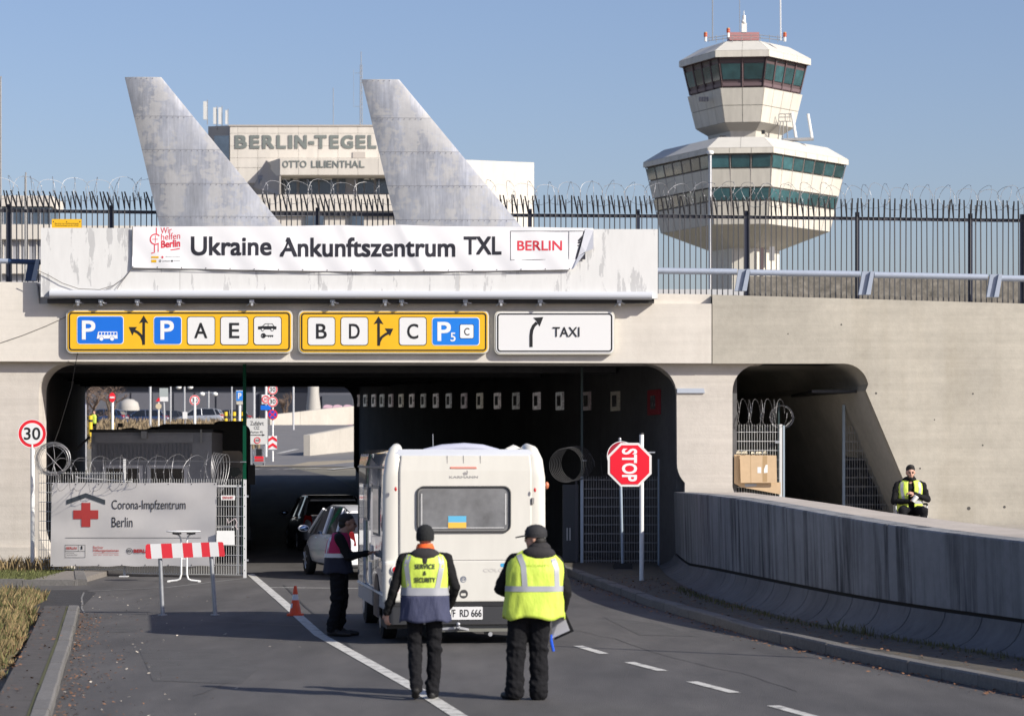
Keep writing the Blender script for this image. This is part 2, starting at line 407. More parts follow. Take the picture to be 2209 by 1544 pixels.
for pp in ([(1240, 1360), (1330, 1378), (1450, 1420), (1600, 1452), (1750, 1500)], [(180, 1410), (260, 1405), (380, 1412), (470, 1408)], [(420, 1500), (500, 1470), (560, 1464), (640, 1466)]):
    mb = MB(); q = []
    for a, b in zip(pp, pp[1:]):
        for k in range(5): q.append((a[0]+(b[0]-a[0])*k/5+random.uniform(-4, 4), a[1]+(b[1]-a[1])*k/5+random.uniform(-1.2, 1.2)))
    strip(mb, [g(*p) for p in q], .012, .005); obj('crack', mb, M('fine_crack', (.05,.048,.048), .8), road)
# far roads beyond the underpass
mb = MB()
for a, b in zip((128, 140, 155, 170, 195, 220), (140, 155, 170, 195, 220, 232)):
    mb.add([(px(470, a), a, gz(a)+.004), (20, a, gz(a)+.004), (20, b, gz(b)+.004), (px(470, b), b, gz(b)+.004)], [(0,1,2,3)])
obj('far_road', mb, ASPH3, road)
mb = MB(); mb.add([(px(548, 127), 127, gz(127)+.02), (px(660, 129), 129, gz(129)+.02), (px(780, 136), 136, gz(136)+.02), (px(780, 141), 141, gz(141)+.02), (px(640, 137), 137, gz(137)+.02), (px(556, 134), 134, gz(134)+.02)], [(0,1,2,3,4,5)])
struct(obj('verge', mb, M('dry_verge', (.30,.255,.185), .95, var=.25, scale=1)), 'dry verge between the two far roads')
for (x0, d0, x1, d1) in ((545, 121, 560, 121.5), (580, 121, 600, 121.6), (615, 121.5, 640, 122.5), (655, 122.5, 690, 124), (600, 152, 640, 160), (712, 121, 765, 127)):
    mb = MB(); strip(mb, [(px(x0, d0), d0), (px(x1, d1), d1)], .3, .012); obj('lane_dash', mb, LINE, road)
# left pavement and kerbs
mb = MB()
for a, b in zip([8, 16, 26.6, 35.9, 44.0], [16, 26.6, 35.9, 44.0, 44.6]):
    la, lb = lerp_path(KERB_L, a), lerp_path(KERB_L, b)
    mb.hexa([(la-.55-1.2*(a < 20), a, -.05), (la-.165, a, -.05), (lb-.165, b, -.05), (lb-.55-1.2*(b < 20), b, -.05)],
            [(la-.55-1.2*(a < 20), a, .105), (la-.165, a, .105), (lb-.165, b, .105), (lb-.55-1.2*(b < 20), b, .105)])
sidewalk = struct(obj('sidewalk', mb, PAVE), 'narrow dark pavement along the left kerb')
mb = MB(); mb.box(-9.3, -8.42, 54.2, 58.6, -.05, .105); obj('paving_slab', mb, M('paving', (.19,.17,.15), .85, var=.2, scale=4), sidewalk)
kerb = struct(obj('kerb', MB().box(-8.42, -8.36, 54.05, 54.1, -.05, .1), KERB), 'granite kerb beside the road')
def kerb_run(path, d0, d1, w, side, h0=.12, step=1.0):
    d = d0
    while d < d1-.05:
        e = min(d+step, d1); xa, xb = lerp_path(path, d), lerp_path(path, e-.012); h = h0+random.uniform(-.006, .006); j = random.uniform(-.006, .006)
        m_ = MB(); x2a, x2b = xa+side*w, xb+side*w; ch = .02*side
        ys_, ye = d, e-.012
        m_.loft([[(xa+j, ys_, -.06), (xa+j, ys_, h-.02), (xa+j+ch, ys_, h), (x2a, ys_, h), (x2a, ys_, -.06)],
                 [(xb+j, ye, -.06), (xb+j, ye, h-.02), (xb+j+ch, ye, h), (x2b, ye, h), (x2b, ye, -.06)]])
        obj('kerbstone', m_, KERB, kerb); d = e
kerb_run(KERB_L, 18, 44.6, .16, -1)
mb = MB(); strip(mb, [(lerp_path(KERB_L, d)-.175, d) for d in (18, 26.6, 35.9, 44.4)], .045, .11); obj('moss_strip', mb, M('moss', (.07,.07,.025), .95, var=.4, scale=20), kerb)
kerb_run(KERB_R, 20, 66, .18, 1, .14)
kerb_run([(54.2, -8.2), (60.4, -9.2)], 54.2, 59.2, .22, -1)
for i in range(5):
    m_ = MB(); m_.box(-8.42-.98*(i+1), -8.42-.98*i-.012, 54.0, 54.2, -.06, .12+random.uniform(-.01, .01)); obj('kerbstone', m_, KERB, kerb)
# raised strip between right kerb and ramp wall
mb = MB(); dd = [20, 24, 28, 31, 34, 37, 40, 44, 48, 52, 56, 60.6, 66]
for a, b in zip(dd, dd[1:]):
    q = lambda d: lerp_path(TOE, d)+.12
    mb.add([(lerp_path(KERB_R, a)+.18, a, .125), (q(a), a, .125), (q(b), b, .125), (lerp_path(KERB_R, b)+.18, b, .125)], [(0,1,2,3)])
struct(obj('footway', mb, M('littered_footway', (.075,.068,.062), .9, var=.3, scale=3, bump=.5, bscale=30, col2=(.10,.085,.06))), 'dark littered strip between kerb and ramp wall')
# ------------------------------------------------------------------ ramp wall
def toe_frame(d):
    x = lerp_smooth(d); x2 = lerp_smooth(d+.2); t = Vector((x2-x, .2)).normalized(); n = Vector((t.y, -t.x)); return Vector((x, d)), n
_tx = np.array([p[1] for p in sorted(TOE)]); _td = np.array([p[0] for p in sorted(TOE)])
def lerp_smooth(d):
    k = np.linspace(-2.2, 2.2, 9); return float(np.mean(np.interp(np.clip(d+k, 18, 60.8), _td, _tx)))
def edge_z(d, o, X_, Y_):
    c, n = toe_frame(d); x, y = c.x+n.x*o, c.y+n.y*o; return CH+(HY-float(np.mean(np.interp(CX+x/y*F+np.linspace(-130, 130, 9), X_, Y_))))/F*y
def wtop(d): return min(1.86, edge_z(d, .49, [1476, 1560, 1654, 1908, 2209, 2600], [1057, 1069, 1085, 1132, 1168, 1206]))
def zgap(d): return max(.40, min(.66, edge_z(d, .5, [1420, 1654, 1908, 2209, 2600], [1198, 1246, 1294, 1334, 1390])))
def ledge_w(d):
    lo, hi = .3, 3.2
    for _ in range(22):
        m_ = (lo+hi)/2; c, n = toe_frame(d); x, y = c.x+n.x*(.5+m_), c.y+n.y*(.5+m_); yy = HY-(wtop(d)-CH)/y*F
        if yy > float(np.interp(CX+x/y*F, [1470, 1600, 1690, 1820, 1930, 2209, 2600], [1053, 1060, 1071, 1089, 1107, 1142, 1185])): lo = m_
        else: hi = m_
    return m_
ramp = thing('ramp_wall', 'curved concrete ramp wall with dark vertical streaks and flared foot', 'wall', (lerp_smooth(40), 40, 0))
d = 20.0
while d < 61.4:
    e = min(d+1.12, 61.8); rings = []
    for dd_ in np.linspace(d, e-.03, 3):
        c, n = toe_frame(dd_); r = []
        for i in range(9):
            a = R(84*i/8); o = .5*math.sin(a); r.append((c.x+n.x*o, c.y+n.y*o, .10+(zgap(dd_)-.15)*(1-math.cos(a))/(1-math.cos(R(84)))))
        o = .545; r.append((c.x+n.x*o, c.y+n.y*o, zgap(dd_)-.06)); r.append((c.x+n.x*o, c.y+n.y*o, .0)); r.append((c.x, c.y, 0)); rings.append(r)
    obj('flare_segment', MB().loft(rings), C_FLARE, ramp, smooth=35); d = e
js = [20, 24.5, 29.5, 33.2, 37.6, 42.6, 46.4, 51.5, 56.5, 61.0]
for a, b in zip(js, js[1:]):
    rings = []
    for dd_ in np.linspace(a, b-.02, 6):
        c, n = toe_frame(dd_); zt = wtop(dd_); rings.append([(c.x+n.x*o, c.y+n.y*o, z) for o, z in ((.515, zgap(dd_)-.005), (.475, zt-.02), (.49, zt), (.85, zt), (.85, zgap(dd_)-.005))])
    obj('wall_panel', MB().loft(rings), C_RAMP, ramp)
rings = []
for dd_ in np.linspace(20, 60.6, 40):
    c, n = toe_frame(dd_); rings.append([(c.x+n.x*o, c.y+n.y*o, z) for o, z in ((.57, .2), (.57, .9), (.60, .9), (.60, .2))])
obj('gap_shade_strip', MB().loft(rings), M('gap_black', (.01,.01,.011), .9), ramp)  # black strip added inside the gap to paint its shade
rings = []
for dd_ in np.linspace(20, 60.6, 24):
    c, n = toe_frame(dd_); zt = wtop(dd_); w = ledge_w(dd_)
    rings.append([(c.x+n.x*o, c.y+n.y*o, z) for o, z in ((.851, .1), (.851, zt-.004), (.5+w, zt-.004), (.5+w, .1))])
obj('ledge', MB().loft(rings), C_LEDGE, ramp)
mb = MB(); q = []
mb.plan([(4.1, 60.5), (4.9, 57), (6.0, 52), (7.6, 44), (9.4, 37), (13, 28), (40, 28), (40, 60.5)], -.1, 1.02)
struct(obj('ramp', mb, M('ramp_paving', (.33,.30,.26), .9, var=.15, scale=2)), 'raised ramp beside the underpass')
# ------------------------------------------------------------------ overpass
def fx(x): return (x-CX)*.01
def fz(y): return CH+(HY-y)*.01
def arc(cx, cy, r, a0, a1, n=10): return [(cx+r*math.cos(R(a0+(a1-a0)*i/n)), cy-r*math.sin(R(a0+(a1-a0)*i/n))) for i in range(n+1)]
def fpoly(pp): return [(fx(x), fz(y)) for x, y in pp]
D0 = 60.6
bridge = thing('overpass', 'pale concrete overpass with wide underpass opening below road signs', 'bridge', (0, D0, 0))
mb = MB(); mb.poly(fpoly([(-500, 602), (78, 609), (84, 655), (1535, 655), (1535, 783.5), (-500, 778)]), D0, D0+2.0)
mb.poly(fpoly([(81, 612), (1535, 634), (1535, 655), (84, 655)]), D0+.18, D0+2)
obj('beam', mb, C_BEAM, bridge)
mb = MB(); mb.poly(fpoly([(-600, 778), (140, 779)]+[(a, b) for a, b in arc(142, 845, 62, 90, 180)]+[(80, 1135)]+arc(165, 1135, 85, 180, 255)[1:]+[(150, 1262), (-600, 1262)]), D0+.22, D0+1.2)
obj('abutment', mb, C_PILLAR, bridge)
mb = MB(); mb.poly(fpoly([(-600, 1180), (72, 1180), (76, 1262), (-600, 1262)]), D0+.15, D0+.22); obj('plinth', mb, C_PILLAR, bridge)
mb = MB(); mb.poly(fpoly([(1390, 783)]+arc(1395, 850, 66, 90, 0)+[(1462, 1000)]+arc(1520, 1000, 58, 180, 225, 5)[1:]+[(1478, 1250), (1640, 1250), (1582, 1050)]+arc(1640, 843, 58, 180, 90)+[(1660, 783)]), D0+.24, D0+1.6)
obj('pillar', mb, C_PILLAR, bridge)
mb = MB(); mb.poly(fpoly([(1537, 635.5), (2700, 669), (2700, 1260), (2050, 1260), (1955, 1048), (1868, 842)]+arc(1820, 838, 54, 10, 90, 8)+[(1645, 784), (1537, 784)]), D0+.01, D0+1.6)
obj('wing_wall', mb, C_WALL, bridge)
mb = MB(); mb.poly([(fx(1462), fz(847)), (fx(1522), fz(847)), (fx(1520), fz(837)), (fx(1462), fz(837))], D0+.2, D0+.24); obj('cover_strip', mb, M('blue_grey_strip', (.42,.46,.53), .5), bridge)
# tie-rod holes and pockmarks on the wing wall
mb = MB()
for (x, y, r) in ((2090, 1096, 4), (2167, 1093, 3), (1890, 848, 2.5), (2099, 849, 2), (2016, 905, 1.5), (2120, 960, 2), (1815, 700, 2), (1985, 1010, 2), (1700, 720, 1.5)):
    mb.flat(circ(fx(x), fz(y), r*.01, 8), D0+.007)
obj('tie_hole', mb, M('hole_dark', (.08,.075,.07), .9), bridge, kind='stuff')
# tunnel body
S1 = -9.47/44.8
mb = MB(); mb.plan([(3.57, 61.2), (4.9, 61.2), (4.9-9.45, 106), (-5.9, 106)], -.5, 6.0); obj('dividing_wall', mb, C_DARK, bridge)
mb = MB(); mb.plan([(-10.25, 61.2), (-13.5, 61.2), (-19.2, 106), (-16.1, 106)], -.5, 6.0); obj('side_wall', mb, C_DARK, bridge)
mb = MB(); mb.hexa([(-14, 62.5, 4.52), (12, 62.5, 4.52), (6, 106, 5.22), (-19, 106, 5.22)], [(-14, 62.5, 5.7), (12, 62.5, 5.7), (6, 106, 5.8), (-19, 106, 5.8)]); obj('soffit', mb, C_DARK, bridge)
# the haunch beams across the soffit
for dd_ in (66, 74, 82, 90, 98):
    zz_ = 4.52+.7*(dd_-62.5)/43.5; xx = lambda d, x0, s: x0+s*(d-61.2)
    m_ = MB(); m_.box(-10.3-.13*(dd_-61), 3.5+S1*(dd_-61), dd_, dd_+.6, zz_-.12, zz_+.1); obj('soffit_rib', m_, C_DARK, bridge)
def farpoly(pp): return [(px(x, 105.9), pz(y, 105.9)) for x, y in pp]
mb = MB()
mb.poly(farpoly([(100, 828), (100, 780), (840, 780), (840, 828)]), 105.3, 106.2)
mb.poly(farpoly([(120, 829)]+[(215, 829)]+arc(215, 868, 40, 90, 180, 8)+[(174, 1100), (120, 1100)]), 105.3, 106.2)
mb.poly(farpoly([(720, 829)]+arc(722, 872, 43, 90, 0, 8)+[(765, 1005), (785, 1040), (900, 1040), (900, 829)]), 105.3, 106.2)
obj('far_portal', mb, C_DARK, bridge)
# second (pedestrian and taxi) tunnel
mb = MB()
prof = fpoly([(2050, 1260), (1955, 1048), (1868, 842)]+arc(1820, 838, 54, 10, 90, 8)+[(1645, 784)]+arc(1640, 843, 58, 95, 180, 6))
rs_ = [[(x+S1*(d-61), d, z) for x, z in prof] for d in (60.95, 90)]
n = len(prof); mb.add(rs_[0]+rs_[1], [(i, i+1, n+i+1, n+i) for i in range(n-1)])
obj('lining', mb, concrete('sloped_wall_concrete', (.42,.40,.36), (.6,.6,.6), .2), bridge, smooth=30, fix=False)
mb = MB(); mb.box(-1.7, 12, 90, 90.4, 0, 5.6); obj('back_wall', mb, M('plain_black', (.015,.015,.016), .9), bridge)  # plain black wall closing the second tunnel
mb = MB(); mb.box(fx(1760), fx(1858), 61.4, 66, fz(842)-.03, fz(842)+.03); obj('cable_tray', mb, BLKPLASTIC, bridge)
# deck on top
mb = MB(); mb.hexa([(-30, 62.6, 5.7), (30, 62.6, 5.7), (30, 106, 5.8), (-30, 106, 5.8)], [(-30, 62.6, 6.1), (30, 62.6, 5.7), (30, 106, 5.9), (-30, 106, 6.3)]); obj('deck', mb, ASPH3, bridge)
# far parapet seen through the fence
mb = MB(); mb.box(px(1612, 76), px(2400, 76), 76, 76.4, 5.7, pz(596, 76))
para = obj('parapet', mb, M('mossy_stone', (.22,.20,.17), .9, var=.4, scale=2.5, col2=(.13,.12,.10), bump=.6, bscale=12), bridge)
mb = MB(); mb.box(px(1418, 76), px(1610, 76), 76, 76.3, 5.7, pz(624, 76)); obj('parapet', mb, M('pale_kerb', (.5,.5,.5), .8), bridge)
# wall pictures in the underpass
def wall_d(x): return (3.57-S1*61.2)/((x-CX)/F-S1)
PX_ = [773, 790, 808, 826, 845, 867, 890, 915, 942, 970, 1003, 1037, 1075, 1115, 1160, 1210, 1268, 1330]
cols = [(.62,.55,.53), (.6,.58,.56), (.55,.5,.5), (.5,.5,.5), (.6,.5,.52), (.55,.5,.42)]
pairs = []
nw = Vector((-1, S1, 0)).normalized(); tw = Vector((S1, 1, 0)).normalized()
def glow_frame_mat(i, c):
    # picture frames with an added glow standing in for reflected light
    m = M('glow_frame_%d' % (i % 6), tuple(min(.95, q*1.4) for q in c), .4, .2, var=.35, scale=7, col2=(.30,.25,.26), thr=(.5,.66)); b = m.node_tree.nodes['Principled BSDF']
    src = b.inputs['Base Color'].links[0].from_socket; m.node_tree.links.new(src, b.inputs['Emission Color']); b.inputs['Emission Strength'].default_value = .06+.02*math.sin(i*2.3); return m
words = ['first', 'second', 'third', 'fourth', 'fifth', 'sixth', 'seventh', 'eighth', 'ninth', 'tenth', 'eleventh', 'twelfth', 'thirteenth', 'fourteenth', 'fifteenth', 'sixteenth', 'seventeenth', 'eighteenth']
for i, x in enumerate(PX_):
    d = wall_d(x); c = Vector((3.57+S1*(d-61.2), d, 0)); zb = np.interp(d, [66, 105], [3.56, 4.40]); zt = np.interp(d, [66, 105], [4.02, 4.84])
    t = thing('wall_picture', 'framed picture on dark underpass wall, %s from the far end' % words[i], 'picture', (c.x, c.y, zb), group='pictures along the underpass wall')
    def slab(name, hw, z0, z1, off, th, mt):
        b = [c-tw*hw+nw*off, c+tw*hw+nw*off, c+tw*hw+nw*(off+th), c-tw*hw+nw*(off+th)]
        m_ = MB().hexa([(p.x, p.y, z0) for p in b], [(p.x, p.y, z1) for p in b]); return obj(name, m_, mt, t)
    cc = cols[i % len(cols)]
    slab('frame', .38, zb, zt, .004, .05, M('picture_frame_%d' % (i % 6), tuple(min(.95, q*1.5) for q in cc), .38, .45, var=.25, scale=9) if i >= 16 else glow_frame_mat(i, cc))
    slab('print', .2, zb+.10, zt-.09, .056, .008, M('picture_print', (.06,.055,.06), .6, var=.5, scale=6, col2=(.3,.3,.3), thr=(.5,.7)))
t = thing('wall_picture', 'dark red framed board on underpass wall nearest the entrance', 'picture', (fx(1400), 62.9, 3.5), group='pictures along the underpass wall')
d = 62.9; c = Vector((3.57+S1*(d-61.2), d, 0))
b = [c-tw*.5+nw*.005, c+tw*.5+nw*.005, c+tw*.5+nw*.055, c-tw*.5+nw*.055]
obj('frame', MB().hexa([(p.x, p.y, 3.42) for p in b], [(p.x, p.y, 3.98) for p in b]), M('dull_red_frame', (.25,.02,.03), .6), t)
b = [c-tw*.2+nw*.056, c+tw*.2+nw*.056, c+tw*.2+nw*.07, c-tw*.2+nw*.07]
obj('print', MB().hexa([(p.x, p.y, 3.55) for p in b], [(p.x, p.y, 3.85) for p in b]), M('picture_print', (.06,.055,.06)), t)
# ------------------------------------------------------------------ white panel with banner above the underpass
PANEL = M('peeling_white_panel', (.68,.68,.67), .55, var=.04, scale=1.1, col2=(.50,.50,.50), thr=(.575,.60), stretch=(3.4,1,.8))
pan = thing('billboard', 'long white panel with peeling paint fixed above the underpass', 'panel', (fx(755), D0-.3, fz(645)))
YP = D0-.30
xs = [93, 392, 690, 992, 1210, 1418]
for a, b in zip(xs, xs[1:]):
    t0, t1 = (494+3*(a-93)/1325, 494+3*(b-93)/1325) if a > 50 else (0, 0)
    m_ = MB(); m_.poly([(fx(a), fz(642+4*(a-93)/1325)), (fx(b)-.006, fz(642+4*(b-93)/1325)), (fx(b)-.006, fz(t1)), (fx(a), fz(t0))], YP, YP+.16)
    obj('panel', m_, PANEL, pan)
mb = MB(); mb.tube([(fx(113), YP-.03, fz(636)), (fx(700), YP-.03, fz(637.5)), (fx(1405), YP-.03, fz(640))], .085, 14); obj('light_tube', mb, M('tube_grey', (.52,.54,.58), .45), pan, smooth=True)
mb = MB(); mb.box(fx(106), fx(1410), YP+.05, YP+.28, fz(655), fz(646)); obj('cable_box', mb, M('dark_tray', (.03,.028,.027), .7), pan)
clp = MB(); clp.box(-.05, .05, -.06, .10, -.03, .03); clp.tube([(-.10, .05, -.10), (0, -.05, -.02), (.12, .02, -.05)], .018, 6); clp.box(-.02, .03, -.05, .12, -.10, 0)
clm = mesh('clamp', clp, STEEL)
for x in (172, 222, 300, 390, 545, 720, 832, 868, 1005, 1080, 1165, 1335): place('clamp', clm, pan, (fx(x), YP+.06, fz(651)), (0, 0, random.uniform(-.3, .3)))
# banner cloth
ban = thing('banner', 'white arrival centre banner with sagging lower edge and torn corner', 'banner', (fx(780), YP-.02, fz(585)))
BAN = M('banner_cloth', (.78,.78,.80), .6)
def ban_edge(x):
    t = np.interp(x, [290, 400, 600, 735, 800, 862, 950, 1100, 1272], [492, 491.5, 491, 488.5, 490.5, 488, 491, 492, 495])
    b = np.interp(x, [290, 420, 600, 780, 900, 1050, 1232, 1245, 1262, 1279], [580, 582, 586, 588, 588, 586.5, 584, 560, 530, 505]); return t, b
def ban_y(x, w): return -.016*math.sin(x*.021+w*2.2)*w-.010*math.sin(x*.067-w*5)*(.3+w)-.012*math.exp(-((x-740-40*w)/14)**2)-.012*math.exp(-((x-865-50*w)/12)**2)
nx_, nz_ = 200, 12; vs = []; fs = []
for i in range(nx_+1):
    x = 290+(1279-290)*i/nx_; t, b = ban_edge(x)
    for j in range(nz_+1):
        w = j/nz_; vs.append((fx(x), YP-.055+ban_y(x, w), fz(t+(b-t)*w)))
for i in range(nx_):
    for j in range(nz_): a = i*(nz_+1)+j; fs.append((a, a+1, a+nz_+2, a+nz_+1))
mb = MB().add(vs, fs); obj('cloth', mb, BAN, ban, smooth=True)
mb = MB(); mb.add([(fx(1262), YP-.07, fz(496)), (fx(1279), YP-.09, fz(500)), (fx(1279), YP-.15, fz(540)), (fx(1262), YP-.10, fz(546)), (fx(1246), YP-.075, fz(556)), (fx(1253), YP-.09, fz(532))], [(0,5,3,2,1), (5,4,3)])
mb.add([(fx(1246), YP-.08, fz(556)), (fx(1262), YP-.12, fz(548)), (fx(1236), YP-.11, fz(582)), (fx(1231), YP-.07, fz(584))], [(0,3,2,1)])
obj('torn_flap', mb, M('banner_back', (.70,.71,.76), .6), ban)
def onban(mbx):  # drape print on the cloth
    out = []
    for v in mbx.v:
        x = v[0]*100+CX; y = HY-(v[2]-CH)*100; t, b = ban_edge(x); w = max(0, min(1, (y-t)/(b-t))); out.append((v[0], YP-.0595+ban_y(x, w), v[2]))
    mbx.v = out; return mbx
def fl(mb, s, x0, x1, y0, y1, yy, bold=0., **k): return letter(mb, s, fx(x0), fx(x1), fz(y1), fz(y0), yy, bold, **k)
mb = MB(); fl(mb, 'Ukraine', 416, 589, 513, 554, 0, .022); fl(mb, 'Ankunftszentrum', 606, 983, 515, 557, 0, .022); fl(mb, 'TXL', 1001, 1082, 513, 552, 0, .022)
INK = M('banner_ink', (.02,.02,.03), .55); obj('lettering', onban(mb), INK, ban)
mb = MB(); fl(mb, 'BERLIN', 1116, 1212, 522, 543, 0, .018)
PRED = M('banner_red', (.68,.045,.07), .55); 
fl(mb, 'Wir', 351, 375, 494, 507, 0, rise=.015); fl(mb, 'helfen', 352, 393, 507, 521, 0, rise=.03); fl(mb, 'Berlin', 352, 393, 522, 538, 0, .03, rise=.03)
band(mb, [(fx(342), fz(494)), (fx(342), fz(508))], .02, 0)
band(mb, [(fx(342+11*math.cos(R(a)))-.02, fz(519-11*math.sin(R(a)))) for a in range(40, 325, 15)], .025, 0)
band(mb, [(fx(333.5), fz(519)), (fx(346), fz(519))], .012, 0); band(mb, [(fx(340), fz(511)), (fx(340), fz(527))], .012, 0)
band(mb, [(fx(338), fz(529)), (fx(338), fz(548))], .02, 0); band(mb, [(fx(346), fz(529)), (fx(346), fz(546))], .02, 0)
band(mb, [(fx(331), fz(549)), (fx(392), fz(539))], .022, 0); band(mb, [(fx(355), fz(555)), (fx(355), fz(560))], .02, 0); band(mb, [(fx(352.5), fz(557.5)), (fx(357.5), fz(557.5))], .02, 0)
obj('red_print', onban(mb), PRED, ban)
mb = MB(); ring_band(mb, [(fx(1101), fz(564)), (fx(1262), fz(562)), (fx(1262), fz(501)), (fx(1101), fz(501))], [(fx(1102), fz(563)), (fx(1240), fz(561.2)), (fx(1258), fz(502)), (fx(1102), fz(502))], 0)
band(mb, [(fx(1226.5), fz(502)), (fx(1226.5), fz(562))], .01, 0)
for a, b, c in (((1247, 523), (1257, 512), .04), ((1246, 527), (1258, 522), .035), ((1250, 534), (1258, 526), .03), ((1256, 511), (1259, 520), .03), ((1245, 533), (1251, 531), .02)): band(mb, [(fx(a[0]), fz(a[1])), (fx(b[0]), fz(b[1]))], c, 0)
fl(mb, 'BERLINER STADTMISSION', 362, 392, 555.5, 557, 0); fl(mb, 'Landesamt', 355, 372, 564, 567, 0); fl(mb, 'Johanniter', 379, 393, 564, 567, 0); ring_band(mb, circ(fx(350), fz(565.5), .025, 10), circ(fx(350), fz(565.5), .015, 10), 0); mb.flat(circ(fx(375.5), fz(565.5), .022, 8), 0)
obj('small_print', onban(mb), INK, ban)
mb = MB(); mb.flat([(fx(331), fz(559.5)), (fx(347), fz(559.5)), (fx(347), fz(555.5)), (fx(331), fz(555.5))], 0); mb.flat([(fx(331), fz(568.5)), (fx(342), fz(568.5)), (fx(342), fz(563)), (fx(331), fz(563))], 0)
obj('yellow_print', onban(mb), YELLOW, ban)
mb = MB()
for i in range(19): x = 292+i*52; x = min(x, 1240); t, b = ban_edge(x); mb.flat(circ(fx(x), fz(b-2), .012, 8), YP-.062+ban_y(x, .97))
obj('eyelet', mb, DKSTEEL, ban, kind='stuff')
mb = MB(); mb.tube([(fx(x), YP-.05, fz(y)) for x, y in ((86, 585), (110, 596), (140, 613), (175, 625), (220, 627), (250, 618), (275, 600), (291, 580))], .008, 5); mb.tube([(fx(291), YP-.05, fz(580)), (fx(268), YP-.06, fz(610)), (fx(258), YP-.1, fz(626))], .008, 5)
mb.tube([(fx(x), YP-.06, fz(ban_edge(x)[1]+.8)) for x in range(291, 1232, 30)], .007, 5); mb.tube([(fx(291), YP-.06, fz(492)), (fx(290), YP-.06, fz(580))], .007, 5)
tag(obj('rope', mb, M('grey_rope', (.16,.15,.14), .8)), 'thin slack rope tying the banner to the white panel', 'rope')
# small yellow notice on the fence
t = thing('notice_board', 'small yellow notice board on the fence above the white panel', 'sign', (fx(143), D0+.35, fz(492)))
obj('board', MB().poly([(px(x, 60.95), pz(y, 60.95)) for x, y in ((112, 500), (176, 500), (176, 473), (112, 473))], 60.93, 60.95), YELLOW, t)
mb = MB(); letter(mb, 'Betreten nur mit Berechtigung', px(118, 60.9), px(169, 60.9), pz(484, 60.9), pz(480.5, 60.9), 60.926); letter(mb, 'Zuwiderhandlungen werden verfolgt', px(118, 60.9), px(169, 60.9), pz(488, 60.9), pz(484.8, 60.9), 60.926)
for x in (115, 143.5, 172): mb.flat(circ(px(x, 60.9), pz(478, 60.9), .012, 8), 60.926)
obj('lettering', mb, BLACK, t)
# ------------------------------------------------------------------ the three road signs
SY = D0-.13
def roadsign(label, x0, x1, y0, y1, face):
    t = thing('direction_sign', label, 'sign', (fx((x0+x1)/2), SY, fz(y1)), group='road signs on the overpass beam')
    obj('rim', MB().poly(rrect(fx(x0), fx(x1), fz(y1), fz(y0), .12), SY, SY+.10), M('sign_rim', (.62,.60,.52), .5), t)
    obj('face', MB().poly(rrect(fx(x0+3), fx(x1-3), fz(y1-3), fz(y0+3), .10), SY-.012, SY-.002), face, t)
    mb = MB(); ring_band(mb, rrect(fx(x0+5.5), fx(x1-5.5), fz(y1-5.5), fz(y0+5.5), .075), rrect(fx(x0+8.5), fx(x1-8.5), fz(y1-8.5), fz(y0+8.5), .05), SY-.0155); obj('border', mb, BLACK, t)
    for x in np.linspace(x0+40, x1-40, 3): obj('bracket', MB().box(fx(x)-.05, fx(x)+.05, SY+.10, D0-.002, fz(y1)+.1, fz(y0)-.1), STEEL, t)
    return t
def tile(t, x0, x1, y0, y1, fill, line, rr=.07, y=SY-.0165, rim=1.5):
    obj('field_border', MB().flat(rrect(fx(x0), fx(x1), fz(y1), fz(y0), rr), y), line, t)
    obj('field', MB().flat(rrect(fx(x0+rim), fx(x1-rim), fz(y1-rim), fz(y0+rim), rr*.85), y-.003), fill, t)
def put(t, mat, y=SY-.0235, *items):
    mb = MB()
    for it in items: fl(mb, it[0], it[1], it[2], it[3], it[4], y, it[5] if len(it) > 5 else .012)
    return obj('lettering', mb, mat, t)
PW = M('sign_letter_white', (.8,.8,.8), .4)
t = roadsign('yellow direction sign with bus parking field and letters A and E', 145, 632, 669, 762, YELLOW)
tile(t, 168, 269, 682, 743, BLUE, PW); tile(t, 333, 394, 683, 744, BLUE, PW)
for a in (405, 476.5, 548): tile(t, a, a+61, 683, 745, SIGNWHITE, BLACK)
put(t, PW, SY-.0235, ('P', 179, 208, 692, 733, .02), ('P', 348, 377, 692, 733, .02))
put(t, BLACK, SY-.0235, ('A', 421, 449, 697, 730), ('E', 496, 518, 697, 730))
mb = MB(); mb.flat([(fx(a), fz(b)) for a, b in ((211, 731), (256, 731), (255, 716), (214, 716))], SY-.024)
for a in (221, 244): mb.flat(circ(fx(a), fz(731), .045, 16), SY-.0245)
obj('bus_symbol', mb, PW, t)
mb = MB()
for k in range(6): a = 215.5+k*6.6; mb.flat([(fx(a), fz(723)), (fx(a+5), fz(723)), (fx(a+5), fz(717.5)), (fx(a+.6), fz(717.5))], SY-.0255)
for a in (221, 244): ring_band(mb, circ(fx(a), fz(731), .052, 16), circ(fx(a), fz(731), .044, 16), SY-.0255)
obj('bus_window', mb, BLUE, t)
def arrow_print(t, stem, head, stem2=None, head2=None, w=.055):
    mb = MB(); band(mb, [(fx(a), fz(b)) for a, b in stem], w, SY-.017); mb.flat([(fx(a), fz(b)) for a, b in head], SY-.0172)
    if stem2: band(mb, [(fx(a), fz(b)) for a, b in stem2], w, SY-.0175); mb.flat([(fx(a), fz(b)) for a, b in head2], SY-.0177)
    obj('arrow', mb, BLACK, t)
arrow_print(t, [(312, 744), (312, 694)], [(312, 681), (322, 698), (312, 694.5), (302, 698)], [(312, 744), (311, 735), (307, 725), (300, 718), (291, 713)], [(280, 706), (298, 706), (293, 712), (288, 724)])
mb = MB(); mb.flat([(fx(a), fz(b)) for a, b in ((558, 705), (567, 704), (573, 698.5), (589, 698.5), (593, 704), (598, 705), (597.5, 711), (558.5, 711))], SY-.0235)
for a in (568, 588.5): mb.flat(circ(fx(a), fz(711.5), .035, 14), SY-.0238)
